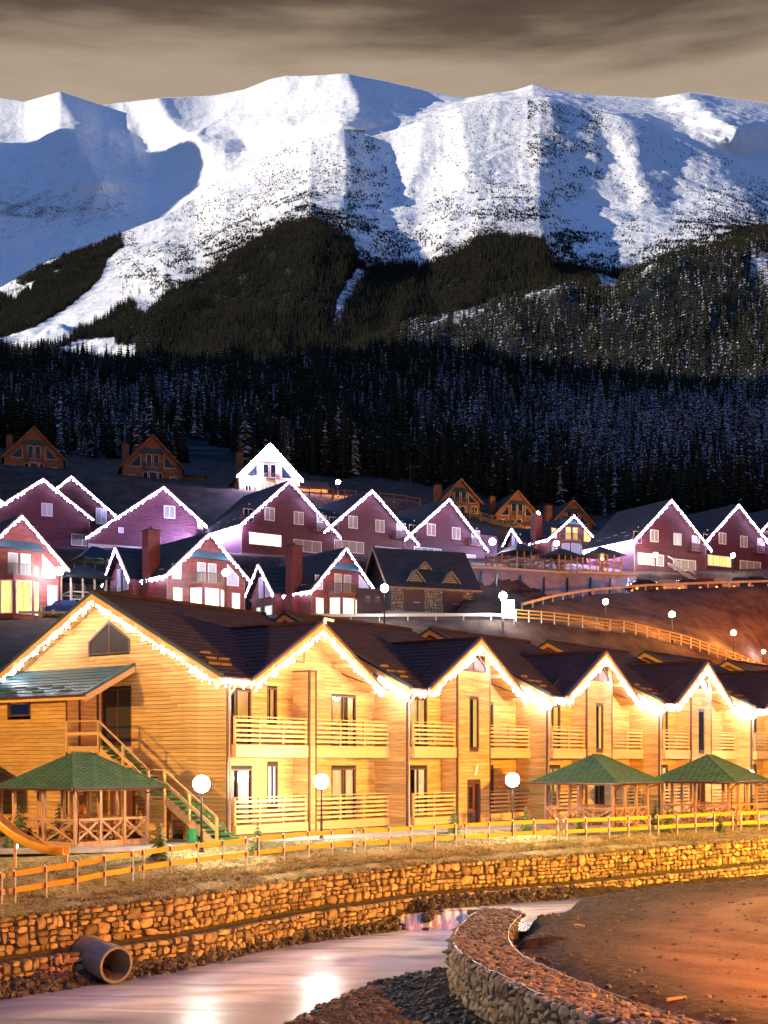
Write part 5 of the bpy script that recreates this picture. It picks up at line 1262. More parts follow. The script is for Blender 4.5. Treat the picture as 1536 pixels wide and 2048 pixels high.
def staircase():
    root = empty('staircase', row_pt(0, 0, 0), RZ); tag(root, 'outside timber staircase with green carpeted treads climbing to the porch', 'staircase')
    xa, xb = -1.85, -.75
    def flight(y0, z0, y1, z1, n):
        for x in (xa, xb):
            q = MB(); q.beam((x, y0, z0 - .16), (x, y1, z1 - .16), .05, .30); q.build('stringer', M_WOOD_L, root)
        for i in range(n):
            f = (i + .5) / n; y = y0 + (y1 - y0) * f; z = z0 + (z1 - z0) * (i + 1) / n
            q = MB(); q.box(xa - .03, xb + .03, y - .17, y + .17, z - .05, z); t = q.build('tread', M_WOOD_L, root)
            q = MB(); q.box(xa - .04, xb + .04, y - .18, y + .18, z + .001, z + .022); q.box(xa - .04, xb + .04, y - .185, y - .17, z - .06, z + .001); q.build('carpet', M_GREEN, t)
    flight(-1.25, 0, 1.6, 1.75, 10); flight(2.4, 1.75, 5.4, FZ - .06, 11)
    q = MB(); q.box(xa - .03, xb + .03, 1.55, 2.45, 1.66, 1.75); t = q.build('half_landing', M_WOOD_L, root); q = MB(); q.box(xa - .04, xb + .04, 1.54, 2.46, 1.752, 1.775); q.build('carpet', M_GREEN, t)
    q = MB(); q.box(-1.9, -.03, 5.35, 7.33, FZ - .14, FZ - .06); q.box(-1.9, -1.85, 5.35, 7.33, FZ - .34, FZ - .14); q.box(-1.9, -.03, 5.35, 5.40, FZ - .34, FZ - .14); q.build('top_landing', M_WOOD_L, root)
    posts = [(-1.25, 0), (.2, .9), (1.55, 1.75), (2.45, 1.75), (3.9, 2.75), (5.35, FZ - .06)]
    for x in (xa - .06,):
        for y, z in posts:
            q = MB(); q.box(x - .045, x + .045, y - .045, y + .045, z - .15, z + 1.0); q.build('post', M_WOOD_L, root)
        for (a, b) in zip(posts[:-1], posts[1:]):
            for dz, h in ((1.02, .05), (.52, .13)):
                q = MB(); q.beam((x, a[0], a[1] + dz), (x, b[0], b[1] + dz), .06, h); q.build('rail', M_WOOD_L, root)
    for y in (5.35, 7.3):
        q = MB(); q.box(-1.96, -1.87, y - .045, y + .045, FZ - .3, FZ + .98); q.build('post', M_WOOD_L, root)
    for dz, h in ((.96, .05), (.45, .13)):
        q = MB(); q.beam((-1.92, 5.35, FZ + dz), (-1.92, 7.3, FZ + dz), .05, h); q.build('rail', M_WOOD_L, root)
    for x in (xa, xb):
        for y, z in ((1.6, 1.66), (2.4, 1.66), (5.4, FZ - .3), (7.2, FZ - .3)):
            q = MB(); q.box(x - .05, x + .05, y - .05, y + .05, 0, z); q.build('post', M_WOOD_L, root)
    s = siding(planar('x-', xa - .03), [(1.62, .05), (2.4, .05), (2.4, 1.6), (1.62, 1.6)], stag=False); fixn(s.build('boarding', M_WOOD, root, kind='stuff'))
staircase()
cam_ = MB(); p0 = row_pt(GX, -GO - .2, GZ + .12); 
def cctv():
    root = empty('security_camera', p0, RZ); tag(root, 'small white security camera on the peak of the nearest front gable', 'camera')
    q = MB(); q.box(-.03, .03, -.02, .16, -.2, .0); q.build('bracket', M_WIRE, root); q = MB(); q.beam((-.12, -.02, .02), (.32, -.14, -.05), .11, .10); q.build('housing', mat('white_plastic', (.8, .8, .8), .4), root)
cctv()
# ------------------------------------------------------------------ bank, path, fence
def tufts():
    rt2 = random.Random(4); ms = [mat('straw_grass', (.44, .34, .13), .9, (.66, .54, .26), 3, island=.3), mat('green_grass', (.28, .26, .08), .9, (.40, .36, .12), 3, island=.3)]
    pr = []
    for i in range(6):
        mb = MB()
        for b in range(9):
            a = rt2.uniform(0, 6.28); r = rt2.uniform(0, .09); x, y = r * math.cos(a), r * math.sin(a); l = rt2.uniform(.04, .11); ln = rt2.uniform(.3, 1.6) * l; a2 = rt2.uniform(0, 6.28); w = .007
            mb.add([(x - w * math.sin(a2), y + w * math.cos(a2), 0), (x + w * math.sin(a2), y - w * math.cos(a2), 0), (x + ln * math.cos(a2), y + ln * math.sin(a2), l)], [(0, 1, 2)])
        pr.append(mb.mesh('grass_tuft_%d' % i, ms[0] if i < 4 else ms[1]))
    n = 34000; px = rng.uniform(-80, 1620, n); Yw = np.interp(px, WALL_TOP[0], WALL_TOP[2]); d = rng.uniform(-.08, 9.5, n); Y = Yw + d; X = (px - CX) / F * Y
    Z = gh(X, Y, False) - .01; k = rng.random(n) < np.clip(.35 + 1.2 * vnoise(X / 1.1, Y / 1.1, 5) - .25 * (d > 4), 0, 1)
    k &= ~((d > 4.0) & (np.abs(d - 5) < 0)); X, Y, Z, d = X[k], Y[k], Z[k], d[k]; n = len(X)
    rot = np.stack([np.zeros(n), np.zeros(n), rng.uniform(0, 6.28, n)], -1); s = rng.uniform(.7, 1.7, n) * np.where(d < .35, 1.5, 1); scl = np.stack([s, s, s * .5], -1)
    scatter('grass', np.stack([X, Y, Z], -1), rot, scl, rng.integers(0, 6, n), pr, 'short dry straw coloured grass on the bank above the stone embankment', 'grass')
tufts()
def path():
    m = mat('grey_path_concrete', (.30, .27, .25), .9, (.40, .37, .34), 2.5, bump=.3, bscale=20)
    mb = MB(); pts = [(-90, 46.9), (60, 47.3), (150, 47.6), (240, 48.3), (330, 49.6), (400, 50.8), (460, 52.0)]
    c = [Vector(((p - CX) / F * Y, Y, 0)) for p, Y in pts]
    L_ = []; R_ = []
    for i, p in enumerate(c):
        d = (c[min(i + 1, len(c) - 1)] - c[max(0, i - 1)]).normalized(); n = Vector((-d.y, d.x, 0)); L_.append(p + n * .55); R_.append(p - n * .75)
    for i in range(len(c) - 1): mb.hexa([R_[i] + Vector((0, 0, -.1)), R_[i + 1] + Vector((0, 0, -.1)), L_[i + 1] + Vector((0, 0, -.1)), L_[i] + Vector((0, 0, -.1)), R_[i] + Vector((0, 0, .03)), R_[i + 1] + Vector((0, 0, .03)), L_[i + 1] + Vector((0, 0, .03)), L_[i] + Vector((0, 0, .03))])
    for k in range(7):
        q = [row_pt(0, -2.5, 0, k), row_pt(9.07 if k < 6 else 10.3, -2.5 - (0 if k < 6 else 0), 0, k), row_pt(10.3, -.06 - 1.23 * 0, 0, k), row_pt(0, -.06, 0, k)]
        q[1] = row_pt(0, -2.5, 0, k + 1)
        mb.hexa([p + Vector((0, 0, -.1)) for p in q] + [p + Vector((0, 0, .034 + .003 * (k % 2))) for p in q])
    tag(mb.build('path', m), kind='structure')
path()
M_FENCE = mat('orange_stained_rail', (.74, .34, .025), .45, (.80, .42, .04), 4, bump=.1, stretch=(1, 1, 4), island=.10)
M_GALV = mat('galvanised_post', (.74, .72, .68), .4, metal=.0)
M_BRK = mat('dark_bracket', (.12, .08, .06), .5)
POSTS = [[-88, -40, 4], [31, 93, 155, 211, 266], [288, 343, 396, 447, 494], [518, 569, 618, 665, 708], [730, 780, 824, 871, 912], [932, 979, 1027, 1070, 1116], [1134, 1173, 1219, 1258, 1300], [1317, 1355, 1392, 1429, 1466], [1482, 1518, 1556, 1590]]
def fence_pt(px): Y = float(np.interp(px, FENCE[0], FENCE[2])); X = (px - CX) / F * Y; return Vector((X, Y, g1(X, Y)))
def fence():
    root = empty('rail_fence', fence_pt(288)); org = root.location.copy(); tag(root, 'long two rail fence of orange planks on white metal posts along the grass bank', 'fence')
    for sec in POSTS:
        P = [fence_pt(p) - org for p in sec]
        for i, p in enumerate(P):
            t = (P[min(i + 1, len(P) - 1)] - P[max(i - 1, 0)]); t.z = 0; t.normalize(); n = Vector((-t.y, t.x, 0))
            q = MB(); q.tube([p + Vector((0, 0, -.35)), p + Vector((0, 0, .80)), p + Vector((0, 0, .90)) + n * .03, p + Vector((0, 0, .93)) + n * .10], .024, 6); o = q.build('post', M_GALV, root)
            q = MB(); 
            for z in (.82, .36): q.beam(p + n * .03 + Vector((0, 0, z - .07)), p + n * .03 + Vector((0, 0, z + .07)), .065, .05, up=n)
            q.build('bracket', M_BRK, o)
        for i in range(len(P) - 1):
            a, b = P[i], P[i + 1]; t = (b - a); t.z = 0; t.normalize(); n = Vector((-t.y, t.x, 0)); e0 = .16 if i == 0 else -.0; e1 = .14 if i == len(P) - 2 else -.0; dd = (b - a).normalized()
            for z in (.82, .36):
                q = MB(); q.beam(a - dd * e0 + dd * .004 + n * .075 + Vector((0, 0, z)), b + dd * e1 - dd * .004 + n * .075 + Vector((0, 0, z)), .035, .155); q.build('plank', M_FENCE, root)
fence()
def chute():
    pts = [(-70, 1585, 43.2), (-30, 1622, 42.8), (0, 1650, 42.4), (30, 1675, 42.0), (60, 1692, 41.8), (95, 1704, 41.6), (132, 1708, 41.4)]
    P = [Vector(W(*p)) for p in pts]; org = Vector((P[-1].x, P[-1].y, 0)); root = empty('playground_slide', org); tag(root, 'curved yellow orange playground slide running down beside the gazebo', 'slide')
    m = mat('orange_yellow_plastic', (.70, .37, .035), .35)
    q = MB(); vs = []
    prof = [(-.32, .20), (-.30, .22), (-.27, .20), (-.26, .02), (0, -.02), (.26, .02), (.27, .20), (.30, .22), (.32, .20), (.30, -.03), (0, -.07), (-.30, -.03)]
    for i, p in enumerate(P):
        t = (P[min(i + 1, len(P) - 1)] - P[max(i - 1, 0)]).normalized(); sd_ = Vector((-t.y, t.x, 0)).normalized(); up = sd_.cross(t) * -1
        if up.z < 0: up = -up
        vs += [p - org + sd_ * a * .6 + up * (b + .0) for a, b in prof]
    n = len(prof); fs = []
    for i in range(len(P) - 1):
        for k in range(n): k2 = (k + 1) % n; fs.append((i * n + k, i * n + k2, (i + 1) * n + k2, (i + 1) * n + k))
    fs += [tuple(range(n)), tuple(range((len(P) - 1) * n, len(P) * n))[::-1]]; q.add(vs, fs); fixn(q.build('trough', m, root, smooth=True))
    for i in (1, 3, 6):
        p = P[i] - org; zb = -.05 - 0; q = MB(); q.box(p.x - .04, p.x + .04, p.y - .04, p.y + .04, -.4, p.z); q.build('leg', M_WOOD_L, root)
chute()
# ------------------------------------------------------------------ gazebos
M_POST = mat('weathered_red_pine', (.34, .17, .10), .65, (.50, .30, .19), 3, bump=.25, stretch=(4, 4, .6), island=.12, bscale=25)
M_SHG = mat('green_shingle', (.035, .095, .030), .85, (.070, .150, .055), 8, island=.22, bump=.3, bscale=60)
M_SHD = mat('dark_shingle_tab', (.010, .020, .010), .9)
def shingles(root, eL, eR, rR, rL, singles, pitch=.155, w=.31, rnd=random):
    eL, eR, rR, rL = map(Vector, (eL, eR, rR, rL)); n = (eR - eL).cross(rL - eL).normalized()
    if n.z < 0: n = -n
    H = ((rL + rR) / 2 - (eL + eR) / 2).length; rows = int(H / pitch); mb = MB(); u = (eR - eL).normalized()
    for j in range(rows + 1):
        t0 = max(0, j / (rows + 1) - .01); t1 = min(1, (j + 1.35) / (rows + 1)); a0, b0 = eL.lerp(rL, t0), eR.lerp(rR, t0); a1, b1 = eL.lerp(rL, t1), eR.lerp(rR, t1)
        L = (b0 - a0).length; off = (j % 2) * w / 2; x = -off
        while x < L:
            x0, x1 = max(0, x + .005), min(L, x + w - .005); x += w
            if x1 - x0 < .03: continue
            up = n.cross(u).normalized(); up = up if up.dot(a1 - a0) > 0 else -up; hh = ((a1 - a0).dot(up))
            def cl(xx, tt):  # clip to the hip edges
                A = a0.lerp(a1, tt); B = b0.lerp(b1, tt); lo = (A - a0).dot(u); hi = (B - a0).dot(u); return a0 + u * min(max(xx, lo), hi) + up * hh * tt
            hz = .012; p = [cl(x0, 0) + n * (hz + .006), cl(x1, 0) + n * (hz + .006), cl(x1, 1) + n * .001, cl(x0, 1) + n * .001]
            q = [cl(x0, 0) + n * .0, cl(x1, 0) + n * .0]
            vs = p + q; fs = [(0, 1, 2, 3), (4, 5, 1, 0), (4, 0, 3), (1, 5, 2)]; ms = [0, 0, 0, 0]
            m0, m1 = x0 + .07 * 1, x0 + .20
            if m1 < x1 - .02 and .05 < x0:
                d = [cl(m0, .42) + n * (hz * .55 + .007), cl(m1, .42) + n * (hz * .55 + .007), cl(m1, .74) + n * (hz * .4 + .006), cl(m0, .74) + n * (hz * .4 + .006)]; vs = vs + d; fs = fs + [(6, 7, 8, 9)]; ms = ms + [1]
            if singles:
                b_ = MB(); b_.add([v - a0 for v in vs], fs); b_.m = ms; b_.build('shingle', [M_SHG, M_SHD], root, loc=a0)
            else:
                k0 = len(mb.f); mb.add(vs, fs); mb.m[k0:] = ms
    if not singles: mb.build('shingles', [M_SHG, M_SHD], root, kind='stuff')
def gazebo(loc, label, detail=1, group='timber gazebos with hipped roofs', S=3.5, rz=RZ, dark=False):
    root = empty('gazebo', loc, rz); tag(root, label, 'gazebo', group); ez, tz, ov, pd = 2.18, 3.42, .56, .12
    xs = [0, S / 3, 2 * S / 3, S]
    for i, x in enumerate(xs):
        for j, y in enumerate(([0, S / 2, S] if detail == 1 else [0, S / 2, S])):
            if 0 < i < 3 and 0 < j < 2: continue
            q = MB(); q.box(x - pd / 2, x + pd / 2, y - pd / 2, y + pd / 2, -.1, ez - .12); q.build('post', M_POST, root)
    def side(p0, p1):
        p0 = Vector(p0); p1 = Vector(p1); d = (p1 - p0).normalized(); a = p0 + d * pd / 2; b = p1 - d * pd / 2
        for z, h in ((.95, .09), (.10, .10)):
            q = MB(); q.beam(a + Vector((0, 0, z)), b + Vector((0, 0, z)), .07, h); q.build('rail', M_POST, root)
        n = Vector((-d.y, d.x, 0)) * .018
        q = MB(); q.beam(a + n + Vector((0, 0, .16)), b + n + Vector((0, 0, .90)), .03, .085); q.build('brace', M_POST, root)
        q = MB(); q.beam(a - n + Vector((0, 0, .90)), b - n + Vector((0, 0, .16)), .03, .085); q.build('brace', M_POST, root)
    for i in range(3):
        side((xs[i], 0, 0), (xs[i + 1], 0, 0)); 
        if i != 1: side((xs[i], S, 0), (xs[i + 1], S, 0))
    for j in range(2): side((0, S / 2 * j, 0), (0, S / 2 * (j + 1), 0)); side((S, S / 2 * j, 0), (S, S / 2 * (j + 1), 0))
    q = MB()
    for a, b in (((0, 0), (S, 0)), ((0, S), (S, S)), ((0, 0), (0, S)), ((S, 0), (S, S))): q.beam((a[0], a[1], ez - .11), (b[0], b[1], ez - .11), .12, .13)
    q.build('beam', M_POST, root)
    q = MB(); q.box(-.06, S + .06, -.06, S + .06, -.06, .05); q.build('floor', M_POST, root)
    a, b = -ov, S + ov; r0 = (S / 2 - .42, S / 2, tz); r1 = (S / 2 + .42, S / 2, tz); c = [(a, a, ez - .06), (b, a, ez - .06), (b, b, ez - .06), (a, b, ez - .06)]
    q = MB(); q.add([Vector(p) - Vector((0, 0, .012)) for p in c] + [Vector(r0) - Vector((0, 0, .012)), Vector(r1) - Vector((0, 0, .012))] + [Vector(p) - Vector((0, 0, .06)) for p in c] + [Vector(r0) - Vector((0, 0, .07)), Vector(r1) - Vector((0, 0, .07))],
        [(0, 1, 5, 4), (1, 2, 5), (2, 3, 4, 5), (3, 0, 4), (7, 6, 10, 11), (8, 7, 11), (9, 8, 11, 10), (6, 9, 10), (0, 6, 7, 1), (1, 7, 8, 2), (2, 8, 9, 3), (3, 9, 6, 0)])
    rf = q.build('roof', M_ROOF if dark else M_POST, root)
    if not dark:
        shingles(rf if detail > 1 else rf, c[0], c[1], r1, r0, detail == 1); shingles(rf, c[3], c[0], r0, r0, detail == 1); shingles(rf, c[1], c[2], r1, r1, False); shingles(rf, c[2], c[3], r0, r1, False)
        q = MB()
        for p in ((c[0], r0), (c[1], r1), (r0, r1)):
            q.tube([Vector(p[0]) + Vector((0, 0, .02)), Vector(p[1]) + Vector((0, 0, .02))], .035, 6)
        q.build('hip_cap', M_SHG, rf)
    q = MB(); k = .05
    for (x0, y0), (x1, y1) in (((a, a - k), (b, a - k)), ((a - k, a), (a - k, b)), ((b + k, a), (b + k, b)), ((a, b + k), (b, b + k))): q.tube([(x0, y0, ez - .09), (x1, y1, ez - .09)], .045, 7)
    q.build('gutter', M_GUTTER, root)
    q = MB(); q.tube([(a + .1, a - k, ez - .12), (.05, -.10, ez - .45), (.05, -.11, ez - .55), (.05, -.11, .1)], .03, 6); q.tube([(b - .25, a - k, ez - .12), (S - .1, -.1, ez - .3)], .028, 6); q.build('downpipe', M_GUTTER, root)
    # table and benches inside: things of their own
    for nm, lab, y, zt, w in (('picnic_table', 'table', S / 2, .75, .75), ('bench', 'bench', S / 2 - .85, .45, .32), ('bench', 'bench', S / 2 + .85, .45, .32)):
        org = Matrix.Translation(Vector(loc)) @ Matrix.Rotation(rz, 4, 'Z') @ Vector((S / 2, y, .05))
        t = empty(nm, org, rz); where = label.split(' with ')[0] if False else label
        tag(t, {'picnic_table': 'timber table inside the ', 'bench': ('front' if y < S / 2 else 'rear') + ' timber bench inside the '}[nm] + TABLE_AT[label], lab, 'tables and benches inside the gazebos')
        for i in range(3 if nm == 'picnic_table' else 2):
            n_ = 3 if nm == 'picnic_table' else 2; q = MB(); q.box(-1.15, 1.15, -w / 2 + i * w / n_ + .006, -w / 2 + (i + 1) * w / n_ - .006, zt - .05, zt); q.build('plank', M_POST, t)
        for sx in (-.9, .9):
            q = MB(); q.beam((sx, -w * .4, 0), (sx, w * .25, zt - .05), .07, .07); q.build('leg', M_POST, t); q = MB(); q.beam((sx + .04, w * .4, 0), (sx + .04, -w * .25, zt - .05), .07, .07); q.build('leg', M_POST, t)
    return root
TABLE_AT = {}
def add_gz(p, label, where, **k): TABLE_AT[label] = where; return gazebo(p, label, **k)
add_gz((-11.2, 49.0, 0.0), 'timber gazebo with mossy green shingle roof in front of the outside staircase', 'gazebo in front of the staircase', detail=1)
add_gz((10.39, 61.3, 0), 'nearer of the two green roofed gazebos standing together by the fence', 'nearer of the paired green gazebos', detail=2)
add_gz((16.8, 65.8, 0), 'farther of the two green roofed gazebos standing together by the fence', 'farther of the paired green gazebos', detail=2)
add_gz((-18.3, 54.3, .15), 'dark roofed gazebo cut by the picture edge behind the slide', 'dark gazebo behind the slide', detail=2, dark=True)
# ------------------------------------------------------------------ lamps
def lamp_mat(kind): return {'white': emat('lamp_globe_white', (1.0, .95, .82), 260), 'cool': emat('lamp_globe_cool', (.86, .88, 1.0), 300), 'warm': emat('lamp_globe_sodium', (1.0, .45, .10), 700)}[kind]
def street_lamp(loc, H, r, kind, label, group='globe lamps near the timber terrace', pr=.035):
    root = empty('street_lamp', loc); tag(root, label, 'lamp', group)
    q = MB(); q.lathe([(pr * 3.2, 0), (pr * 3.2, .05), (pr * 2.2, .09), (pr * 2.0, .16), (pr * 2.6, .20), (pr * 1.5, .28), (pr * 1.4, H * .28), (pr * 2.0, H * .29), (pr * 1.2, H * .32), (pr * .95, H - r - .08), (pr * 2.2, H - r - .05), (pr * 2.2, H - r + .01)], 10); q.build('pole', M_STEEL, root, smooth=False)
    q = MB(); q.ball((0, 0, H), r, 14, 9); q.build('globe', lamp_mat(kind), root, smooth=True)
    return root
street_lamp(W(403, 1703, 45.9)[:2] + (0.0,), 2.32, .29, 'white', 'nearest globe lamp beside the foot of the outside staircase')
street_lamp(W(643, 1678, 53.6)[:2] + (0.0,), 2.30, .29, 'white', 'globe lamp standing before the slim fin of the first front gable')
street_lamp(W(1025, 1672, 56.6)[:2] + (-.03,), 2.35, .29, 'white', 'globe lamp beside the small spruces near the brown front door')
street_lamp(W(1489, 1640, 72.0)[:2] + (0,), 2.2, .20, 'white', 'globe lamp beyond the farther green gazebo')
street_lamp(W(1502, 1640, 80.0)[:2] + (0,), 2.4, .18, 'white', 'most distant globe lamp beyond the farther green gazebo')
# tall sodium lamps of the car park: they throw the orange light on lot and embankment
def sodium(loc, H, kind_c, strength, label, r=.32):
    root = empty('car_park_lamp', loc); tag(root, label, 'lamp', 'tall sodium lamps round the lot')
    q = MB(); q.tube([(0, 0, -.5), (0, 0, H - .3)], [.09, .05], 8); q.build('pole', M_STEEL, root)
    q = MB(); q.ball((0, 0, H), r, 12, 8); q.build('globe', emat('sodium_globe_%d' % strength, kind_c, strength), root, smooth=True)
sodium((-30, 38, -1.2), 8.5, (1.0, .56, .14), 5500, 'tall warm lamp beyond the end of the fence, past the slide')
sodium((15.5, 24, -1.8), 8.0, (1.0, .25, .02), 6000, 'tall orange sodium lamp on the near rim of the dirt lot')
sodium((30.5, 47, -1.8), 8.5, (1.0, .50, .05), 15000, 'tall orange sodium lamp on the far rim of the dirt lot')
sodium((54, 141, 13.5), 9.0, (1.0, .27, .04), 11000, 'tall red orange lamp on the bare slope past the yellow fence')
# ------------------------------------------------------------------ small things
def small():
    rs = random.Random(77); M_SP = mat('sapling_needles', (.05, .085, .025), .85, (.11, .15, .05), 5, island=.3)
    def sap(px, Y, H, lab):
        X = (px - CX) / F * Y; o = bpy.data.objects.new('young_spruce', spruce('young_spruce', H, H * .36, 9, 7, rs, 0, M_SP, .12)); COL.objects.link(o); o.location = (X, Y, g1(X, Y)); tag(o, lab, 'sapling', 'young spruces on the lawn')
        # needle detail
    for a in ((320, 44.2, 1.25, 'bright green young spruce behind the fence between gazebo and staircase'), (515, 47.6, 1.1, 'young spruce behind the fence below the first balcony'), (908, 58.2, 1.25, 'young spruce on the lawn beside the brown front door'), (1052, 60.0, 1.2, 'young spruce next to the lamp post before the second house'),
              (1158, 58.8, 1.1, 'young spruce in front of the nearer paired gazebo'), (1338, 61.5, 1.35, 'young spruce in the gap between the two paired gazebos'), (1312, 66.0, 1.3, 'small spruce behind the gap between the paired gazebos'), (1440, 63.2, .9, 'low spruce in front of the farther paired gazebo'), (1505, 69, 1.5, 'young spruce beside the distant pair of lamps'),
              (38, 50.5, 1.7, 'young spruce behind the slide'), (118, 54.5, 1.6, 'young spruce seen through the posts of the staircase gazebo'), (14, 47.8, .9, 'low spruce bush under the slide')): sap(*a)
    p = Vector(W(385, 1681, 49.2)); p.z = .03; root = empty('litter_bin', p); tag(root, 'green litter bin beside the foot of the outside staircase', 'bin')
    mg = mat('green_bin_metal', (.01, .18, .07), .4); q = MB(); q.lathe([(.13, .12), (.15, .14), (.16, .55), (.17, .57), (.17, .60), (.14, .60), (.14, .2)], 14); q.build('drum', mg, root); q = MB(); q.tube([(-.19, 0, 0), (-.19, 0, .62)], .015, 5); q.tube([(.19, 0, 0), (.19, 0, .62)], .015, 5); q.build('stand', mg, root)
    p = row_pt(4.15, -.75, .035, 1); root = empty('litter_urn', p); tag(root, 'black litter urn with ashtray top beside the brown front door', 'bin'); q = MB(); q.lathe([(.14, 0), (.12, .05), (.15, .45), (.19, .55), (.19, .60), (.05, .63)], 14); q.build('urn', M_STEEL, root); q = MB(); q.lathe([(.21, .66), (.21, .69), (.04, .72)], 14); q.tube([(0, 0, .6), (0, 0, .68)], .02, 6); q.build('ashtray', M_STEEL, root)
    p = Vector(W(33, 1700, 47.0)); root = empty('garden_light', (p.x, p.y, 0)); tag(root, 'tiny white ball light in the grass by the slide', 'lamp'); q = MB(); q.ball((0, 0, .14), .07, 10, 6); q.build('ball', emat('small_ball_light', (1, .97, .9), 8), root); q = MB(); q.tube([(0, 0, -.02), (0, 0, .09)], .015, 5); q.build('stake', M_STEEL, root)
    # branch and bottle-like stick on the lot
    a = Vector((*pw([(1155, 1858)], -1.78)[0], -1.70)); q = MB(); q.tube([(-.2, 0, 0), (-.05, .02, .05), (.08, 0, .04), (.2, -.06, .01)], .018, 5); tag(q.build('pale_stick', mat('bleached_wood', (.6, .5, .38), .8), loc=a), 'small pale crooked stick lying on the lot past the gabion tip', 'stick')
    a = Vector((*pw([(1352, 2008)], -1.78)[0], -1.70)); q = MB(); q.tube([(-.18, 0, -.01), (.12, .03, .03), (.13, .03, .03), (.21, .05, .05)], [.05, .045, .03, .03], 8); tag(q.build('plastic_bottle', mat('yellowed_plastic', (.5, .38, .12), .35), loc=a), 'yellowish plastic bottle dropped beside the gabion wall', 'bottle')
small()
# ------------------------------------------------------------------ village on the hill
M_RED = mat('oxblood_log_boards', (.062, .012, .022), .55, (.105, .020, .034), 2, island=.12, bump=.2)
M_RED2 = mat('red_brown_log_boards', (.17, .036, .032), .55, (.24, .055, .045), 2, island=.12, bump=.2)
M_BRICK = mat('brown_log_boards', (.24, .10, .045), .7, (.32, .15, .07), 3, island=.15, bump=.2)
M_CREAM = mat('pale_timber_boards', (.48, .30, .20), .7, (.58, .38, .26), 3, island=.1)
M_WHITE = mat('white_window_frame', (.75, .75, .76), .4)
M_DROOF = mat('dark_slate_roof', (.010, .011, .014), .6, (.020, .021, .026), .8, island=.25)
M_TEAL = mat('teal_hood_metal', (.03, .11, .13), .45)
M_BARGE = mat('brown_barge_board', (.20, .13, .09), .6)
M_DARKW = mat('dark_window_pane', (.012, .014, .022), .06, spec=.9)
M_DRAPES = mat('drawn_grey_curtains', (.20, .18, .15), .35, (.36, .33, .28), 6, stretch=(6, 6, .1), spec=.6)
M_DRAPEW = mat('drawn_pale_curtains', (.36, .36, .40), .3, (.58, .58, .62), 6, stretch=(6, 6, .1), spec=.6)
def lit_mat(name, c1, c2, s):
    if name in MATS: return MATS[name]
    m = bpy.data.materials.new(name); m.use_nodes = True; MATS[name] = m; t = m.node_tree; t.nodes.clear(); l = t.links.new
    c = t.nodes.new('ShaderNodeTexCoord'); mp = t.nodes.new('ShaderNodeMapping'); mp.inputs['Scale'].default_value = (3.5, 3.5, .25); l(c.outputs['Object'], mp.inputs[0])
    n = t.nodes.new('ShaderNodeTexNoise'); n.inputs['Scale'].default_value = 1.6; n.inputs['Detail'].default_value = 3; l(mp.outputs[0], n.inputs['Vector'])
    r = t.nodes.new('ShaderNodeMapRange'); l(n.outputs[0], r.inputs[0]); r.inputs[1].default_value = .38; r.inputs[2].default_value = .62
    x = t.nodes.new('ShaderNodeMix'); x.data_type = 'RGBA'; l(r.outputs[0], x.inputs[0]); x.inputs[6].default_value = (*c1, 1); x.inputs[7].default_value = (*c2, 1)
    e = t.nodes.new('ShaderNodeEmission'); l(x.outputs[2], e.inputs[0]); e.inputs[1].default_value = s; o = t.nodes.new('ShaderNodeOutputMaterial'); l(e.outputs[0], o.inputs[0]); return m
LITS = {'hot': lit_mat('bright_lit_window', (1, .62, .22), (1, .86, .50), 3.2), 'orange': lit_mat('orange_lit_curtains', (1, .42, .10), (1, .72, .26), 1.3), 'green': lit_mat('pale_green_lit_window', (.55, .85, .5), (.8, 1, .85), 1.1), 'pale': lit_mat('pale_lit_curtains', (.5, .45, .42), (.85, .8, .75), .8),
        'dark': M_DARKW, 'drapes': M_DRAPES, 'white': M_DRAPEW}
BATT = [0]
def fwin(root, fn, x, z, w, h, style, frame=None, mun=1, poly=None):
    """small white framed window standing proud of the boards; x = centre, z = sill"""
    fr = MB(); d0, d1, t = .0, .075, .09; x0, x1, z1 = x - w / 2, x + w / 2, z + h
    def bar(a0, a1, b0, b1, e=0): fr.hexa([fn(a0, b0, d0), fn(a1, b0, d0), fn(a1, b0, d1 + e), fn(a0, b0, d1 + e), fn(a0, b1, d0), fn(a1, b1, d0), fn(a1, b1, d1 + e), fn(a0, b1, d1 + e)])
    if poly is None:
        bar(x0 - t, x0, z - t, z1 + t); bar(x1, x1 + t, z - t, z1 + t); bar(x0, x1, z1, z1 + t, .002); bar(x0, x1, z - t, z, .012)
        for i in range(1, mun + 1): xm = x0 + w * i / (mun + 1); bar(xm - .04, xm + .04, z, z1, -.01)
        gp = [(x0, z), (x1, z), (x1, z1), (x0, z1)]
    else:
        n = len(poly); cx = sum(p[0] for p in poly) / n; cz = sum(p[1] for p in poly) / n
        out = [(px + (px - cx) / math.hypot(px - cx, pz - cz) * t * 1.3, pz + (pz - cz) / math.hypot(px - cx, pz - cz) * t * 1.3) for px, pz in poly]
        for i in range(n):
            j = (i + 1) % n; a, b, c, d = poly[i], poly[j], out[j], out[i]
            fr.hexa([fn(*a, d0), fn(*b, d0), fn(*c, d0), fn(*d, d0), fn(*a, d1), fn(*b, d1), fn(*c, d1), fn(*d, d1)])
        gp = poly
    o = fr.build('window', frame or M_WHITE, root); fixn(o)
    g = MB(); g.add([fn(a, b, .028) for a, b in gp], [tuple(range(len(gp)))]); g.build('pane', LITS[style], o); return o
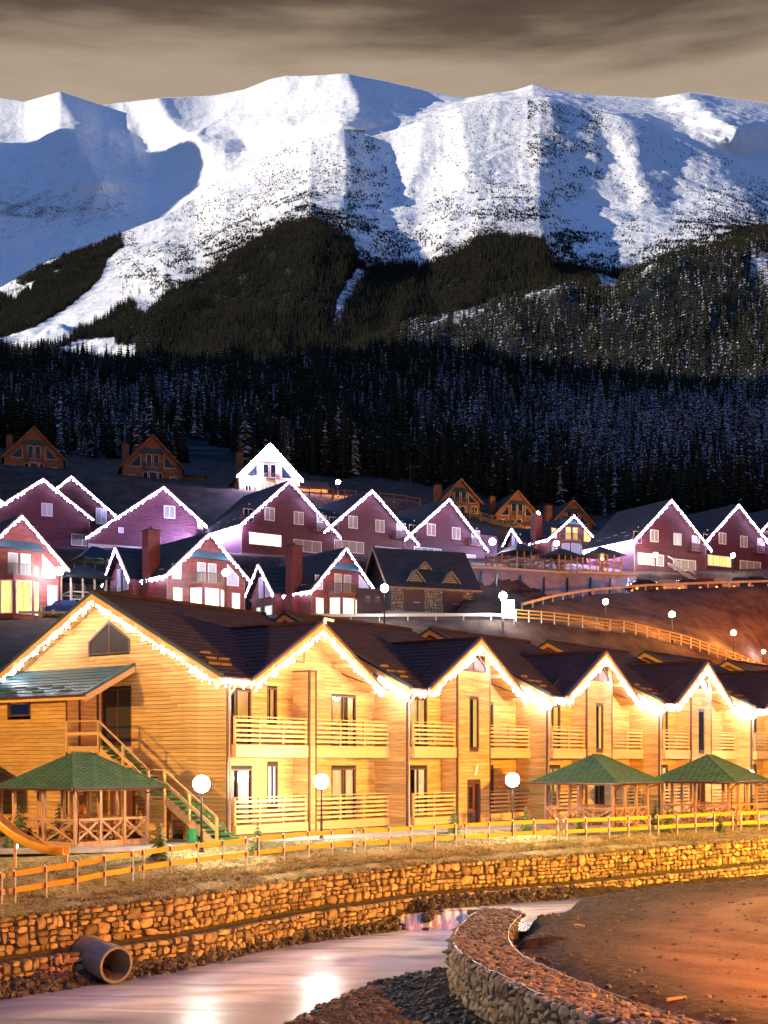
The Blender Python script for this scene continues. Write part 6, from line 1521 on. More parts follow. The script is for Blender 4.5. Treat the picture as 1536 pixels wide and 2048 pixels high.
def rail_panel(root, a, b, z, h, mt, pick=.14):
    a = Vector(a); b = Vector(b); q = MB(); Z = Vector((0, 0, 1)); L = (b - a).length; n = max(2, int(L / pick))
    q.beam(a + Z * (z + h), b + Z * (z + h), .07, .07); q.beam(a + Z * (z + .08), b + Z * (z + .08), .05, .06)
    for i in range(n + 1):
        p = a.lerp(b, i / n); q.box(p.x - .025, p.x + .025, p.y - .025, p.y + .025, z + .1, z + h - .03)
    q.build('balcony_rail', mt, root, kind=None)
def gable_house(name, label, group, loc, rot, wl, wr, D, ez_l, ez_r, apex, wallm, roofm=None, ov=.5, oh=.6, wins=(), sidewins=(), lights='gable', seed=1, chim=None, pitch=.24, led_r=.075, wall_in=.5, below=3.0, cat='house', bargem=None, cross=None, hood=None, balc=None, bay=None, snow=True, extra=None, side_led=False, led_m=None, annex=None, ledlabel=None, snowm=None):
    roofm = roofm or M_DROOF; root = empty(name, loc, rot); tag(root, label, cat, group); rn = random.Random(seed)
    xl, xr = -wl + wall_in, wr - wall_in; sl_l = (apex - ez_l) / wl; sl_r = (apex - ez_r) / wr; zl = apex - sl_l * -xl; zr_ = apex - sl_r * xr
    out = [(xl, -below), (xr, -below), (xr, zr_ - .22), (0, apex - .22), (xl, zl - .22)]
    q = MB(); q.prism(out, lambda x, z, a: (x, a, z), .03, D - .03); fixn(q.build('wall', wallm, root))
    out2 = [(xl, -.3), (xr, -.3), (xr, zr_ - .22), (0, apex - .22), (xl, zl - .22)]
    s = siding(planar('y-', .03), out2, [], pitch=pitch, th=.05, maxlen=9, rnd=rn)
    for pl, zz in ((planar('x-', xl), zl - .24), (planar('x+', xr), zr_ - .24)):
        s2 = siding(pl, [(0.03, -.3), (D - .03, -.3), (D - .03, zz), (.03, zz)], [], pitch=pitch, th=.05, maxlen=9, rnd=rn, stag=False); s.add(s2.v, s2.f)
    fixn(s.build('siding', wallm, root, kind='stuff'))
    q = MB(); q.box(xl - .06, xl + .05, -.05, .06, -.3, zl - .1); q.box(xr - .05, xr + .06, -.05, .06, -.3, zr_ - .1); q.build('corner_board', bargem or M_BARGE, root)
    q = MB(); q.box(xl - .04, xr + .04, -.06, D, -below, -.3); q.build('plinth', M_PLINTH, root)
    # roof
    q = MB()
    for sx, ww, e in ((-1, wl, ez_l), (1, wr, ez_r)):
        tiled(q, (sx * ww, -oh, e), (sx * ww, D + .4, e), (0, D + .4, apex), (0, -oh, apex), int(max(6, (apex - e) / .28)), 2, step=.05, wave=0)
    rf = q.build('roof', roofm, root)
    q = MB()
    for sx, ww, e in ((-1, wl, ez_l), (1, wr, ez_r)): slab(q, (sx * ww, -oh + .02, e - .03), (sx * ww, D + .38, e - .03), (0, D + .38, apex - .03), (0, -oh + .02, apex - .03), .14)
    fixn(q.build('soffit', bargem or M_BARGE, rf))
    q = MB()
    for sx, ww, e in ((-1, wl, ez_l), (1, wr, ez_r)):
        xa = sx * (ww + .05); q.hexa([(xa, -oh - .06, e - .30), (xa, -oh + .02, e - .30), (0, -oh + .02, apex - .28), (0, -oh - .06, apex - .28), (xa, -oh - .06, e + .07), (xa, -oh + .02, e + .07), (0, -oh + .02, apex + .10), (0, -oh - .06, apex + .10)])
    fixn(q.build('barge_board', bargem or M_BARGE, root))
    if snow:
        for j in range(5):
            t = rn.uniform(.12, .3); y = 1.2 + j * (D - 2) / 5 + rn.uniform(-.3, .3); x = -wl * (1 - t); z = ez_l + (apex - ez_l) * t; q = MB(); q.beam((x, y, z + .10), (x, y + .9, z + .10), .06, .10); q.build('snow_guard', snowm or mat('pale_snow_guard', (.25, .27, .30), .6), root)
    fF = planar('y-', -.02)
    for wdef in wins: fwin(root, fF, *wdef[:5], mun=wdef[5] if len(wdef) > 5 else 1, poly=wdef[6] if len(wdef) > 6 else None)
    for wdef in sidewins: fwin(root, planar('x-', xl - .05), *wdef[:5], mun=1)
    if chim:
        cx, cy_, w, zt, zb, cm = chim; q = MB(); q.box(cx - w / 2, cx + w / 2, cy_ - w / 2, cy_ + w / 2, zb, zt); o = q.build('chimney', cm, root)
        q = MB(); z = zb
        while z < zt - .1:
            q.box(cx - w / 2 - .03, cx + w / 2 + .03, cy_ - w / 2 - .03, cy_ + w / 2 + .03, z + .02, min(z + .21, zt)); z += .24
        q.build('courses', cm, o, kind='stuff')
        q = MB(); q.box(cx - w / 2 - .09, cx + w / 2 + .09, cy_ - w / 2 - .09, cy_ + w / 2 + .09, zt, zt + .1); q.lathe([(.12, zt + .1), (.12, zt + .38), (.2, zt + .4), (.02, zt + .5)], 8, (cx, cy_, 0)); q.build('cap', M_STEEL, o)
    if cross:   # small cross gable on the left flank: centre y, half width, apex z
        yc, hw, az = cross; z0 = ez_l; q = MB(); zf = lambda h: az - h / hw * (az - z0)
        xx = xl - 1.0
        qp = MB(); qp.prism([(yc - hw + .5, -below), (yc + hw - .5, -below), (yc + hw - .5, zf(hw - .5) - .2), (yc, az - .2), (yc - hw + .5, zf(hw - .5) - .2)], lambda y, z, a: (a, y, z), xx + .03, 0); fixn(qp.build('wing_wall', wallm, root))
        s = siding(planar('x-', xx + .03), [(yc - hw + .5, -.3), (yc + hw - .5, -.3), (yc + hw - .5, zf(hw - .5) - .2), (yc, az - .2), (yc - hw + .5, zf(hw - .5) - .2)], [], pitch=pitch, th=.05, rnd=rn, stag=False); fixn(s.build('wing_siding', wallm, root, kind='stuff'))
        for sy in (-1, 1): tiled(q, (xx - .6, yc + sy * hw, z0), (0, yc + sy * hw, z0), (0, yc, az), (xx - .6, yc, az), 7, 2, step=.05, wave=0)
        q.build('wing_roof', roofm, root)
        q = MB()
        for sy in (-1, 1): q.hexa([(xx - .66, yc + sy * (hw + .04), z0 - .28), (xx - .58, yc + sy * (hw + .04), z0 - .28), (xx - .58, yc, az - .28), (xx - .66, yc, az - .28), (xx - .66, yc + sy * (hw + .04), z0 + .07), (xx - .58, yc + sy * (hw + .04), z0 + .07), (xx - .58, yc, az + .09), (xx - .66, yc, az + .09)])
        fixn(q.build('wing_barge_board', bargem or M_BARGE, root))
        for (y, z, w, h, st) in ((yc - 1.0, 2.75, .9, 1.5, 'white'), (yc + .45, 2.75, .6, 2.0, 'white'), (yc - 1.0, .35, 1.2, 1.3, extra or 'white'), (yc + .9, .35, .7, 1.3, extra or 'white')): fwin(root, planar('x-', xx - .02), y, z, w, h, st, mun=0)
    if bay:   # polygonal bay with lit windows below and a balcony above
        bw, bd, bz, st, bx = bay; P = [(bx - bw / 2, -.02), (bx - bw / 4, -bd), (bx + bw / 4, -bd), (bx + bw / 2, -.02)]
        q = MB(); q.prism(P, lambda x, y, a: (x, y, a), -.2, bz); fixn(q.build('bay', wallm, root))
        for i in range(3):
            a = Vector((*P[i], 0)); b = Vector((*P[i + 1], 0)); d = (b - a); L = d.length; d.normalize(); n = Vector((d.y, -d.x, 0))
            fwin(root, (lambda a=a, d=d, n=n: lambda h, z, e: tuple(a + d * h + n * e + Vector((0, 0, z))))(), L / 2, .35, L * .72, bz - .85, st, mun=0)
        q = MB(); P2 = [(x * 1.0, y - .12 if y < -.1 else y) for x, y in P]; q.prism(P2, lambda x, y, a: (x, y, a), bz + .001, bz + .12); fixn(q.build('balcony_floor', M_BARGE, root))
        for i in range(3): rail_panel(root, (P2[i][0], P2[i][1], 0), (P2[i + 1][0], P2[i + 1][1], 0), bz + .1, .95, M_BARGE if wallm is not M_RED else M_RED)
        if hood:
            hz = hood; q = MB(); q.add([(bx - bw * .62, -oh - .1, hz), (bx + bw * .62, -oh - .1, hz), (bx + bw * .42, -.02, hz + .75), (bx - bw * .42, -.02, hz + .75), (bx - bw * .62, -.02, hz), (bx + bw * .62, -.02, hz)], [(0, 1, 2, 3), (0, 3, 4), (1, 5, 2), (0, 4, 5, 1)]); q.build('hood', M_TEAL, root)
    for (x, z, w, d) in (balc or ()):
        q = MB(); q.box(x - w / 2, x + w / 2, -.45, .0, z - .15, z); q.build('balcony_floor', wallm, root); rail_panel(root, (x - w / 2, -.45, 0), (x + w / 2, -.45, 0), z, .95, wallm)
        q = MB(); q.ball((x + .2, -.1, z + 2.4), .10, 8, 5); q.build('round_light', mat('white_plastic', (.8, .8, .8), .4), root)
    if annex:
        x0, x1, z1, dd = annex; q = MB(); q.box(x0, x1, 2, 2 + dd, -below, z1); q.build('annex_wall', wallm, root); q = MB(); q.hexa([(x0 - .3, 1.6, z1), (x1 + .4, 1.6, z1), (x1 + .4, 2.3 + dd, z1), (x0 - .3, 2.3 + dd, z1), (x0 - .3, 3.2, z1 + 1.5), (x1 + .2, 3.2, z1 + 1.5), (x1 + .2, 3.3, z1 + 1.5), (x0 - .3, 3.3, z1 + 1.5)]); q.build('annex_roof', roofm, root)
    if lights:
        M4 = Matrix.Translation(Vector(loc)) @ Matrix.Rotation(rot, 4, 'Z'); w_ = lambda x, y, z: M4 @ Vector((x, y, z)); yy = -oh - .1
        paths = [[w_(-wl, yy, ez_l - .1), w_(0, yy, apex - .1)], [w_(0, yy, apex - .1), w_(wr, yy, ez_r - .1)]]
        if cross: 
            xx = xl - 1.75; paths += [[w_(-wl - .05, yy, ez_l - .1), w_(-wl - .05, yc - hw, ez_l - .1)], [w_(xx, yc - hw, ez_l - .1), w_(xx, yc, az - .1)], [w_(xx, yc, az - .1), w_(xx, yc + hw, ez_l - .1)]]
        if side_led: led_string('icicle_lights', [[w_(-wl - .1, yy, ez_l - .25), w_(-wl - .1, D, ez_l - .25)]], 'dazzling lights along the left eave of the ' + ' '.join(label.split()[:8]), 'fairy lights on the hillside houses', r=.10, gap=.13, drop=(.1, .5), step=.12, m=emat('dazzling_led', (.50, .44, 1.0), 420), seed=seed + 300)
        led_string('icicle_lights', paths, ledlabel or ('fairy lights on the ' + ' '.join(label.split()[:12])), 'fairy lights on the hillside houses', r=led_r, gap=.13, drop=(.08, .38), step=.15, m=led_m or M_LED_FAR, seed=seed)
    return root
GC = 'red log chalets on the lower terrace'; GPp = 'oxblood gabled houses on the middle terrace'; GB = 'timber chalets on the top terrace'
def loc_z(px, Y, py): X = (px - CX) / F * Y; return Vector((X, Y, HC + (HY - py) / F * Y))
R = math.radians
def chalet(px, Y, pyb, label, rot=38, W=4.5, ez=2.75, ap=7.5, caz=6.2, fl=2.6, st=('hot', 'hot', 'white'), seed=1, wallm=M_RED2, chim=True, extra=None, D=10.6):
    h = fl - 1.0; u = fl + .15; q = W / 4.5
    return gable_house('log_chalet', label, GC, loc_z(px, Y, pyb), R(rot), W, W, D, ez, ez, ap, wallm, wins=[(-3.1 * q, u + .25, .8, 1.3, st[2], 0), (0, 0, 1, 1, st[2], 0, [(2.2 * q, u + .1), (3.3 * q, u + .1), (3.3 * q, u + .9), (2.2 * q, u + 2.0)]),
        (-3.0 * q, .5, .8, h - .1, st[0], 0), (3.1 * q, .5, .75, h - .1, st[1], 0), (-.6, u, .75, 1.9, st[2], 0), (.6, u, .75, 1.9, st[2], 0)],
        cross=(7.4, 2.9, caz), chim=(-W + .5, 3.2, 1.2, ap + .1, -.5, wallm) if chim else None, bay=(3.6 * q, 1.0, fl, st[0], 0), hood=fl + 2.5, seed=seed, extra=extra, led_r=.06)
chalet(38, 122, 1236, 'red log chalet cut by the picture edge with amber ground floor windows', st=('orange', 'white', 'white'), seed=11, chim=False, W=4.6, ez=4.7, ap=9.3, caz=7.6, fl=3.7)
chalet(413, 131, 1230, 'red log chalet with tall red chimney and four glowing ground floor windows', seed=12, W=4.8, ez=3.5, ap=8.0, caz=7.0, fl=2.9)
chalet(685, 140, 1240, 'red log chalet beside the stone garage with glowing bay windows', seed=13, W=4.4, extra='green')
chalet(1143, 198, 1119, 'red log chalet above the retaining slope, behind the dark gazebos', rot=27, st=('white', 'white', 'orange'), seed=14, W=4.5, ez=2.7, ap=6.5, caz=5.4, D=9)
# three stepped oxblood houses in the middle, one main roof behind each gable
def tall(px, Y, pyb, label, seed, rot=34, wl=7.4, wr=7.6, lit='drapes', lit2='drapes', side=False, apex=9.3, ez=3.1, D=11, strip=True):
    w = [(-2.6, 4.1, 1.25, 1.45, 'drapes'), (1.6, 4.0, 1.25, 1.45, 'drapes' if lit2 == 'drapes' else lit2), (-3.2, .9, 4.4, 1.35, lit, 3), (2.9, .6, 4.0, 1.35, 'drapes', 2), (5.0, 3.5, 1.3, 1.9, 'white', 1), (-5.6, 3.6, 1.2, 1.5, 'dark', 1)]
    return gable_house('gabled_house', label, GPp, loc_z(px, Y, pyb), R(rot), wl, wr, D, ez, ez - .3, apex, M_RED, wins=w, balc=[(4.9, 3.35, 2.9, 0), (-5.7, 3.35, 2.4, 0)], seed=seed, side_led=side, led_r=.085, annex=(3.5, 10.5, 5.4, 7))
tall(575, 170, 1109, 'oxblood house with orange lit strip window, nearest the lit hilltop chalet', 21, lit='hot', side=True, wl=7.0)
tall(739, 177, 1122, 'middle one of three stepped oxblood houses above the stone garage', 22)
tall(893, 184, 1134, 'oxblood house at the end of the stepped row above the concrete slope', 23, wr=6.8)
tall(1337, 184, 1146, 'oxblood house with brightly lit side wall beside the glowing gazebo', 24, rot=31, wl=6.6, wr=7.4, lit='drapes', lit2='pale', side=True, apex=10.0, ez=4.0, D=10)
tall(1471, 192, 1148, 'oxblood house with orange curtained strip window above the parked cars', 25, rot=31, wl=6.4, wr=7.4, lit='orange', apex=9.9, ez=4.1, D=10)
tall(1560, 205, 1140, 'partly hidden oxblood house beyond the one with orange curtains', 26, rot=31, wl=6.4, wr=7.4, apex=9.6, ez=4.1, D=10)
def plain(px, Y, pyb, label, seed, wl, wr, apex, ezl, ezr, wins, rot=30, side=False, D=9): return gable_house('gabled_house', label, GPp, loc_z(px, Y, pyb), R(rot), wl, wr, D, ezl, ezr, apex, M_RED, wins=wins, seed=seed, led_r=.08, side_led=side)
plain(-34, 170, 1088, 'oxblood house mostly outside the frame, only its right rake showing', 31, 6, 4.6, 7.4, 3.4, 3.6, [], rot=20)
plain(84, 168, 1090, 'broad oxblood house with a single upper window behind the edge chalet', 32, 7.2, 6.4, 8.2, 3.0, 3.6, [(.6, 3.7, 1.2, 1.45, 'white'), (5.0, .3, 2.6, 1.3, 'drapes', 1)], rot=26)
plain(140, 180, 1086, 'oxblood house with a lit balcony door, rising behind the broad one', 33, 4.0, 7.6, 8.9, 5.2, 2.9, [(4.2, 2.9, 1.3, 2.0, 'white'), (3.6, .0, 4.4, 1.4, 'drapes', 2)], rot=26)
plain(325, 174, 1092, 'oxblood house with long left roof slope and one white framed window', 34, 10.0, 5.8, 7.6, .4, 2.9, [(.9, 3.7, 1.3, 1.45, 'drapes'), (-5.4, 1.4, .5, .5, 'white', 0), (5.0, 2.6, .6, 1.0, 'white', 0)], rot=24)
# top terrace
def top(px, Y, pyb, label, seed, s=1.0, rot=16, lights=False, wallm=M_BRICK, st='dark', led_m=None, annex=None, ledlabel=None):
    return gable_house('hilltop_chalet', label, GB, loc_z(px, Y, pyb), R(rot), 5.6 * s, 5.6 * s, 9 * s, 3.1 * s, 3.1 * s, 8.9 * s, wallm, roofm=M_DROOF, wins=[(-.62, 3.3 * s, .8, 2.1, st, 0), (.62, 3.3 * s, .8, 2.1, st, 0), (0, 0, 1, 1, 'dark', 0, [(-4.0 * s, 3.3 * s), (-2.1 * s, 3.3 * s), (-2.1 * s, 5.4 * s)]), (0, 0, 1, 1, 'dark', 0, [(2.1 * s, 3.3 * s), (4.0 * s, 3.3 * s), (2.1 * s, 5.4 * s)]), (-3.6 * s, .6, .9, 1.1, 'dark', 1), (3.6 * s, .6, .9, 1.1, 'dark', 1)],
        chim=(-4.2 * s, 5 * s, 1.1, 8.2 * s, 3 * s, M_BRICK), bay=(3.4 * s, 1.0, 2.7 * s, st if lights is False else 'pale', 0), hood=5.8 * s, seed=seed, lights=lights, led_r=.11, led_m=led_m, snow=False, annex=annex, ledlabel=ledlabel, bargem=M_BRICK if wallm is M_BRICK else M_BARGE)
top(68, 238, 953, 'unlit brown timber chalet farthest from the lit hilltop chalet', 41, .98)
top(305, 236, 972, 'unlit brown timber chalet with cream bay window and side annex', 42, 1.0, annex=(5, 9.5, 2.6, 5))
top(539, 226, 994, 'pale hilltop chalet outlined in dazzling violet white lights', 43, 1.0, lights=True, wallm=M_CREAM, led_m=emat('dazzling_led', (.50, .44, 1.0), 420), annex=(5, 10.5, 2.2, 5), ledlabel='dazzling violet white lights outlining the pale hilltop chalet')
top(921, 236, 1032, 'orange lit timber chalet half hidden behind the stepped oxblood houses', 44, .72)
top(1034, 240, 1060, 'orange lit timber chalet with a pale bay above the zigzag fence', 45, .78)
top(1145, 244, 1074, 'dim timber chalet behind the red log chalet of the middle terrace', 46, .75, annex=(4, 8, 2.2, 4))
# ------------------------------------------------------------------ stone garage
def garage():
    root = empty('stone_garage', loc_z(864, 142, 1226), R(20)); tag(root, 'stone walled garage with two dark double doors and three triangular roof vents', 'garage')
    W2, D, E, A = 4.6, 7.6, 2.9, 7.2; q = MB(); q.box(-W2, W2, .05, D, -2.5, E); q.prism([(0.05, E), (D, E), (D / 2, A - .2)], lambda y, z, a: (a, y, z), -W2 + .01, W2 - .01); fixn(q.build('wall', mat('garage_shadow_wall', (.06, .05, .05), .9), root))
    ms = mat('garage_stone', (.16, .13, .115), .85, (.30, .25, .21), 3, island=.4, bump=.4); r = random.Random(6); doors = [(-3.1, -.95), (1.35, 3.5)]; cells = [c for c in pack(2 * W2, E, r, .22, .42) if not any(a - .1 < c[0] - W2 < b + .1 and c[1] < 2.35 for a, b in doors)]
    cells.sort(key=lambda c: -c[2] * c[3]); rest = MB()
    for i, (s, z, w, h) in enumerate(cells):
        vs, fs = wall_stone(w - .03, h - .03, .07, r)
        if i < 220: MB().add(vs, fs).build('stone', ms, root, loc=(s - W2, .05, z))
        else: rest.add([(x + s - W2, y + .05, zz + z) for x, y, zz in vs], fs)
    if rest.v: rest.build('stonework', ms, root, kind='stuff')
    for a, b in doors:
        q = MB(); q.box(a, b, -.02, .04, -.1, 2.25); d = q.build('double_door', mat('dark_maroon_door', (.055, .018, .028), .5), root)
        for x0, x1 in ((a + .03, (a + b) / 2 - .01), ((a + b) / 2 + .01, b - .03)):
            for j in range(3): q = MB(); q.box(x0 + .05, x1 - .05, -.045, -.021, .05 + j * .73, .72 + j * .73); q.build('panel', mat('dark_maroon_door', (.055, .018, .028), .5), d)
        q = MB(); q.box((a + b) / 2 - .1, (a + b) / 2 + .7, -.07, -.046, 1.02, 1.07); q.build('bar', mat('brushed_steel', (.6, .6, .6), .3, metal=1), d)
        q = MB(); q.box(a - .1, a, -.05, .05, -.1, 2.35); q.box(b, b + .1, -.05, .05, -.1, 2.35); q.box(a, b, -.048, .05, 2.25, 2.35); q.build('frame', M_TRIM, d)
    q = MB(); tiled(q, (-W2 - .7, -.8, E - .45), (W2 + .8, -.8, E - .45), (W2 + .8, D / 2, A), (-W2 - .7, D / 2, A), 16, 2, step=.05, wave=0); tiled(q, (-W2 - .7, D + .8, E - .45), (W2 + .8, D + .8, E - .45), (W2 + .8, D / 2, A), (-W2 - .7, D / 2, A), 16, 2, step=.05, wave=0)
    rf = q.build('roof', M_DROOF, root)
    q = MB()
    for ya, yb in ((-.85, D / 2), (D + .85, D / 2)): q.hexa([(-W2 - .76, ya, E - .78), (-W2 - .68, ya, E - .78), (-W2 - .68, yb, A - .28), (-W2 - .76, yb, A - .28), (-W2 - .76, ya, E - .40), (-W2 - .68, ya, E - .40), (-W2 - .68, yb, A + .10), (-W2 - .76, yb, A + .10)])
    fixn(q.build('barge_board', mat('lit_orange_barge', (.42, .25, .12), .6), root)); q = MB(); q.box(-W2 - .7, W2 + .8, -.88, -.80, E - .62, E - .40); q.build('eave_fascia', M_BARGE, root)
    ms_ = M_BARGE
    for x, z0, w, h in ((-1.9, 3.15, 1.8, 1.15), (2.1, 3.15, 1.8, 1.15), (-.3, 4.7, 1.2, .72)):
        sl = (A - E + .45) / (D / 2 + .8); y0 = -.8 + (z0 - E + .45) / sl - .12; yb = y0 + .12 + h / sl
        q = MB(); 
        for sx in (-1, 1): q.hexa([(x + sx * (w / 2 + .15), y0 - .18, z0 - .06), (x + sx * (w / 2 + .15), y0 + .3, z0 - .06), (x, yb, z0 + h + .05), (x, y0 - .18, z0 + h + .05), (x + sx * (w / 2 + .15), y0 - .18, z0 + .05), (x + sx * (w / 2 + .15), y0 + .3, z0 + .05), (x, yb, z0 + h + .16), (x, y0 - .18, z0 + h + .16)])
        v = q.build('roof_vent', mat('vent_trim', (.30, .24, .17), .6), root); fixn(v)
        q = MB(); q.add([(x - w / 2, y0 + .1, z0), (x + w / 2, y0 + .1, z0), (x, y0 + .1, z0 + h)], [(0, 1, 2)]); q.build('opening', M_ROOMDARK, v)
        for j in range(5):
            zz = z0 + .08 + j * h / 6; ww = w / 2 * (1 - (zz - z0 + .08) / h) - .03
            if ww > .08: q = MB(); q.box(x - ww, x + ww, y0 - .02, y0 + .06, zz, zz + .09); q.build('slat', mat('vent_trim', (.30, .24, .17), .6), v)
    q = MB(); q.box(-W2 - 3.2, -W2 - .05, 1.6, 5, -2.5, 2.5); q.build('side_store', mat('dark_maroon_door', (.055, .018, .028), .5), root)
    for x in (-W2 - 2.3, -W2 - 1.2): q = MB(); q.box(x, x + .6, 1.54, 1.59, 1.0, 1.8); q.build('notice', mat('dark_notice_board', (.10, .07, .08), .5), root); q = MB(); q.box(x + .2, x + .4, 1.525, 1.539, 1.5, 1.66); q.build('notice_mark', mat('pale_red_mark', (.6, .3, .3), .6), root)
    q = MB(); q.tube([(W2 + .05, -.7, E - .5), (W2 + .05, -.05, E - .9), (W2 + .05, -.05, -.1)], .05, 6); q.build('downpipe', M_STEEL, root)
    q = MB(); q.box(-W2 - 1.0, W2 + 1.6, -1.6, .0, -1.2, -.12); q.build('forecourt_slab', M_PLINTH, root)
garage()
# ------------------------------------------------------------------ gabions, fences, rails up the hill
def poly_fence(name, label, cat, pts, H, rails, pr, rw, rh, pm, rm, group=None, every=2.2, diag=False, rest=0):
    P = [Vector(p) for p in pts]; S = [0]
    for a, b in zip(P[:-1], P[1:]): S.append(S[-1] + (b - a).length)
    n = max(1, int(S[-1] / every)); org = P[0].copy(); root = empty(name, org); tag(root, label, cat, group)
    def pt(s):
        for i in range(len(P) - 1):
            if s <= S[i + 1] + 1e-6: return P[i].lerp(P[i + 1], (s - S[i]) / max(1e-6, S[i + 1] - S[i]))
        return P[-1]
    Q = [pt(S[-1] * i / n) - org for i in range(n + 1)]
    for p in Q: q = MB(); q.box(p.x - pr, p.x + pr, p.y - pr, p.y + pr, p.z - .5, p.z + H); q.build('post', pm, root)
    for a, b in zip(Q[:-1], Q[1:]):
        d = (b - a).normalized(); nn = Vector((d.y, -d.x, 0)).normalized() * (pr + rw / 2 + .004)
        if nn.y > 0: nn = -nn
        for z in rails: q = MB(); q.beam(a + nn + Vector((0, 0, z)), b + nn + Vector((0, 0, z)), rw, rh); q.build('rail', rm, root)
        if diag: q = MB(); q.beam(a + Vector((0, 0, .1)), b + Vector((0, 0, rails[0] - .05)), .05, .08); q.build('brace', rm, root); q = MB(); q.beam(a + Vector((0, 0, rails[0] - .05)), b + Vector((0, 0, .1)), .05, .08); q.build('brace', rm, root)
    return root
def gline(pxs, k, dz=0, dY=0):
    out = []
    for p in pxs: Y = float(np.interp(p, GL[k][0], GL[k][2])) + dY; X = (p - CX) / F * Y; out.append((X, Y, g1(X, Y) + dz))
    return out
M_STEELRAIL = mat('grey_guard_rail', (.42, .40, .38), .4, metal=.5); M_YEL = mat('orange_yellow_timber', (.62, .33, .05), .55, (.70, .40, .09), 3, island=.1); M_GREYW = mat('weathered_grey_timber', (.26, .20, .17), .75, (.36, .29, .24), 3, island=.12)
poly_fence('guard_rail', 'grey steel guard rail in front of the stone garage above the row house roofs', 'guard rail', gline([585, 650, 754, 811, 864, 912, 954, 1000, 1028], 4), .62, [.50], .06, .05, .28, M_STEELRAIL, M_STEELRAIL, every=2.5)
poly_fence('guard_rail', 'grey guard rail before the picture edge chalet above the gable', 'guard rail', gline([-60, 0, 60, 118, 150], 4), .75, [.6], .06, .05, .22, M_STEELRAIL, M_STEELRAIL, every=2.7)
poly_fence('rail_fence', 'brightly lit yellow rail fence sloping down behind the timber terrace', 'fence', gline([1032, 1100, 1175, 1250, 1310, 1370, 1430, 1482, 1530], 4), 1.15, [1.05, .72, .38], .05, .05, .13, M_GALV, M_YEL, every=1.6)
poly_fence('guard_rail', 'dark timber guard rail in front of the parked cars', 'guard rail', gline([1044, 1100, 1140, 1180, 1240, 1300, 1380, 1460, 1540, 1600], 5), .78, [.62], .08, .08, .26, M_GREYW, M_GREYW, every=3.0)
poly_fence('timber_fence', 'crossed timber fence between the lit hilltop chalet and its sodium lamp', 'fence', gline([596, 640, 680, 712], 9), 1.5, [1.3, .6], .11, .06, .12, M_BRICK, M_BRICK, 'crossed timber fences on the top terrace', every=1.8)
poly_fence('timber_fence', 'crossed timber fence running on behind the stepped oxblood houses', 'fence', gline([760, 800, 840], 9), 1.5, [1.3, .6], .11, .06, .12, M_BRICK, M_BRICK, 'crossed timber fences on the top terrace', every=1.8)
poly_fence('timber_fence', 'crossed timber fence glowing yellow under the orange lit chalets', 'fence', gline([940, 985, 1030, 1072], 9), 1.5, [1.3, .6], .11, .06, .12, M_YEL, M_YEL, 'crossed timber fences on the top terrace', every=1.8, diag=True)
poly_fence('timber_fence', 'zigzag timber fence beside the glaring lamp at the end of the stepped houses', 'fence', gline([972, 1000, 1016], 7, dY=5), 1.3, [1.15, .3], .08, .06, .10, M_BRICK, M_BRICK, 'crossed timber fences on the middle terrace', every=1.7, diag=True)
poly_fence('timber_fence', 'pale zigzag timber fence between the dark gazebos', 'fence', gline([1066, 1085, 1104], 7, dY=6), 1.3, [1.15, .3], .08, .06, .10, M_GREYW, M_GREYW, 'crossed timber fences on the middle terrace', every=1.7, diag=True)
poly_fence('timber_fence', 'low crossed fence before the picture edge chalet', 'fence', gline([-60, 0, 60, 118], 4, dY=2.2), 1.2, [1.05, .5], .07, .05, .09, M_GREYW, M_GREYW, every=1.6, diag=True)
# grey retaining slope of heavy cloth below the middle terrace
def retaining():
    root = empty('retaining_slope', (0, 0, 0)); tag(root, 'steep grey cloth covered retaining slope below the dark gazebos', 'retaining wall')
    tp = gline([925, 960, 1000, 1060, 1120, 1180, 1230, 1275], 7, dz=.15, dY=-.8); m = mat('grey_geotextile', (.30, .23, .22), .8, (.42, .33, .31), .8, bump=.5)
    foot = {925: 1162, 960: 1168, 1000: 1178, 1060: 1198, 1120: 1202, 1180: 1191, 1230: 1188, 1275: 1188}
    px = [925, 960, 1000, 1060, 1120, 1180, 1230, 1275]
    n = 170; s = np.linspace(0, 1, n); X0 = np.interp(s * 7, range(8), [p[0] for p in tp]); Y0 = np.interp(s * 7, range(8), [p[1] for p in tp]); Z0 = np.interp(s * 7, range(8), [p[2] for p in tp])
    fp = np.interp(s * 7, range(8), [foot[p] for p in px]); pxs = CX + F * X0 / Y0; Y1 = Y0 - 6.2; X1 = (pxs - CX) / F * Y1 - .8; Z1 = HC + (HY - fp) / F * Y1
    V_ = np.linspace(0, 1, 14)[:, None]; X = X0 + (X1 - X0) * V_; Y = Y0 + (Y1 - Y0) * V_; Z = Z0 + (Z1 - Z0) * V_; w = fbm(X / 1.1, Z / 9, 4, 4) * .7; Y = Y + w * (.3 + V_) ; 
    grid_mesh('cloth', np.stack([X, Y, Z], -1), m, parent=root)
    for i in range(8, n - 6, 19): q = MB(); a = Vector((X[1, i], Y[1, i] - .12, Z[1, i])); b = Vector((X[-2, i + 4], Y[-2, i + 4] - .2, Z[-2, i + 4])); q.beam(a.lerp(b, .15), b, .22, .10); q.build('batten', M_STEEL, root)
    q = MB()
    for a, b in zip(tp[:-1], tp[1:]): q.beam(Vector(a) + Vector((0, .15, .12)), Vector(b) + Vector((0, .15, .12)), .5, .28)
    q.build('kerb', mat('snowy_kerb', (.50, .50, .52), .8), root)
retaining()
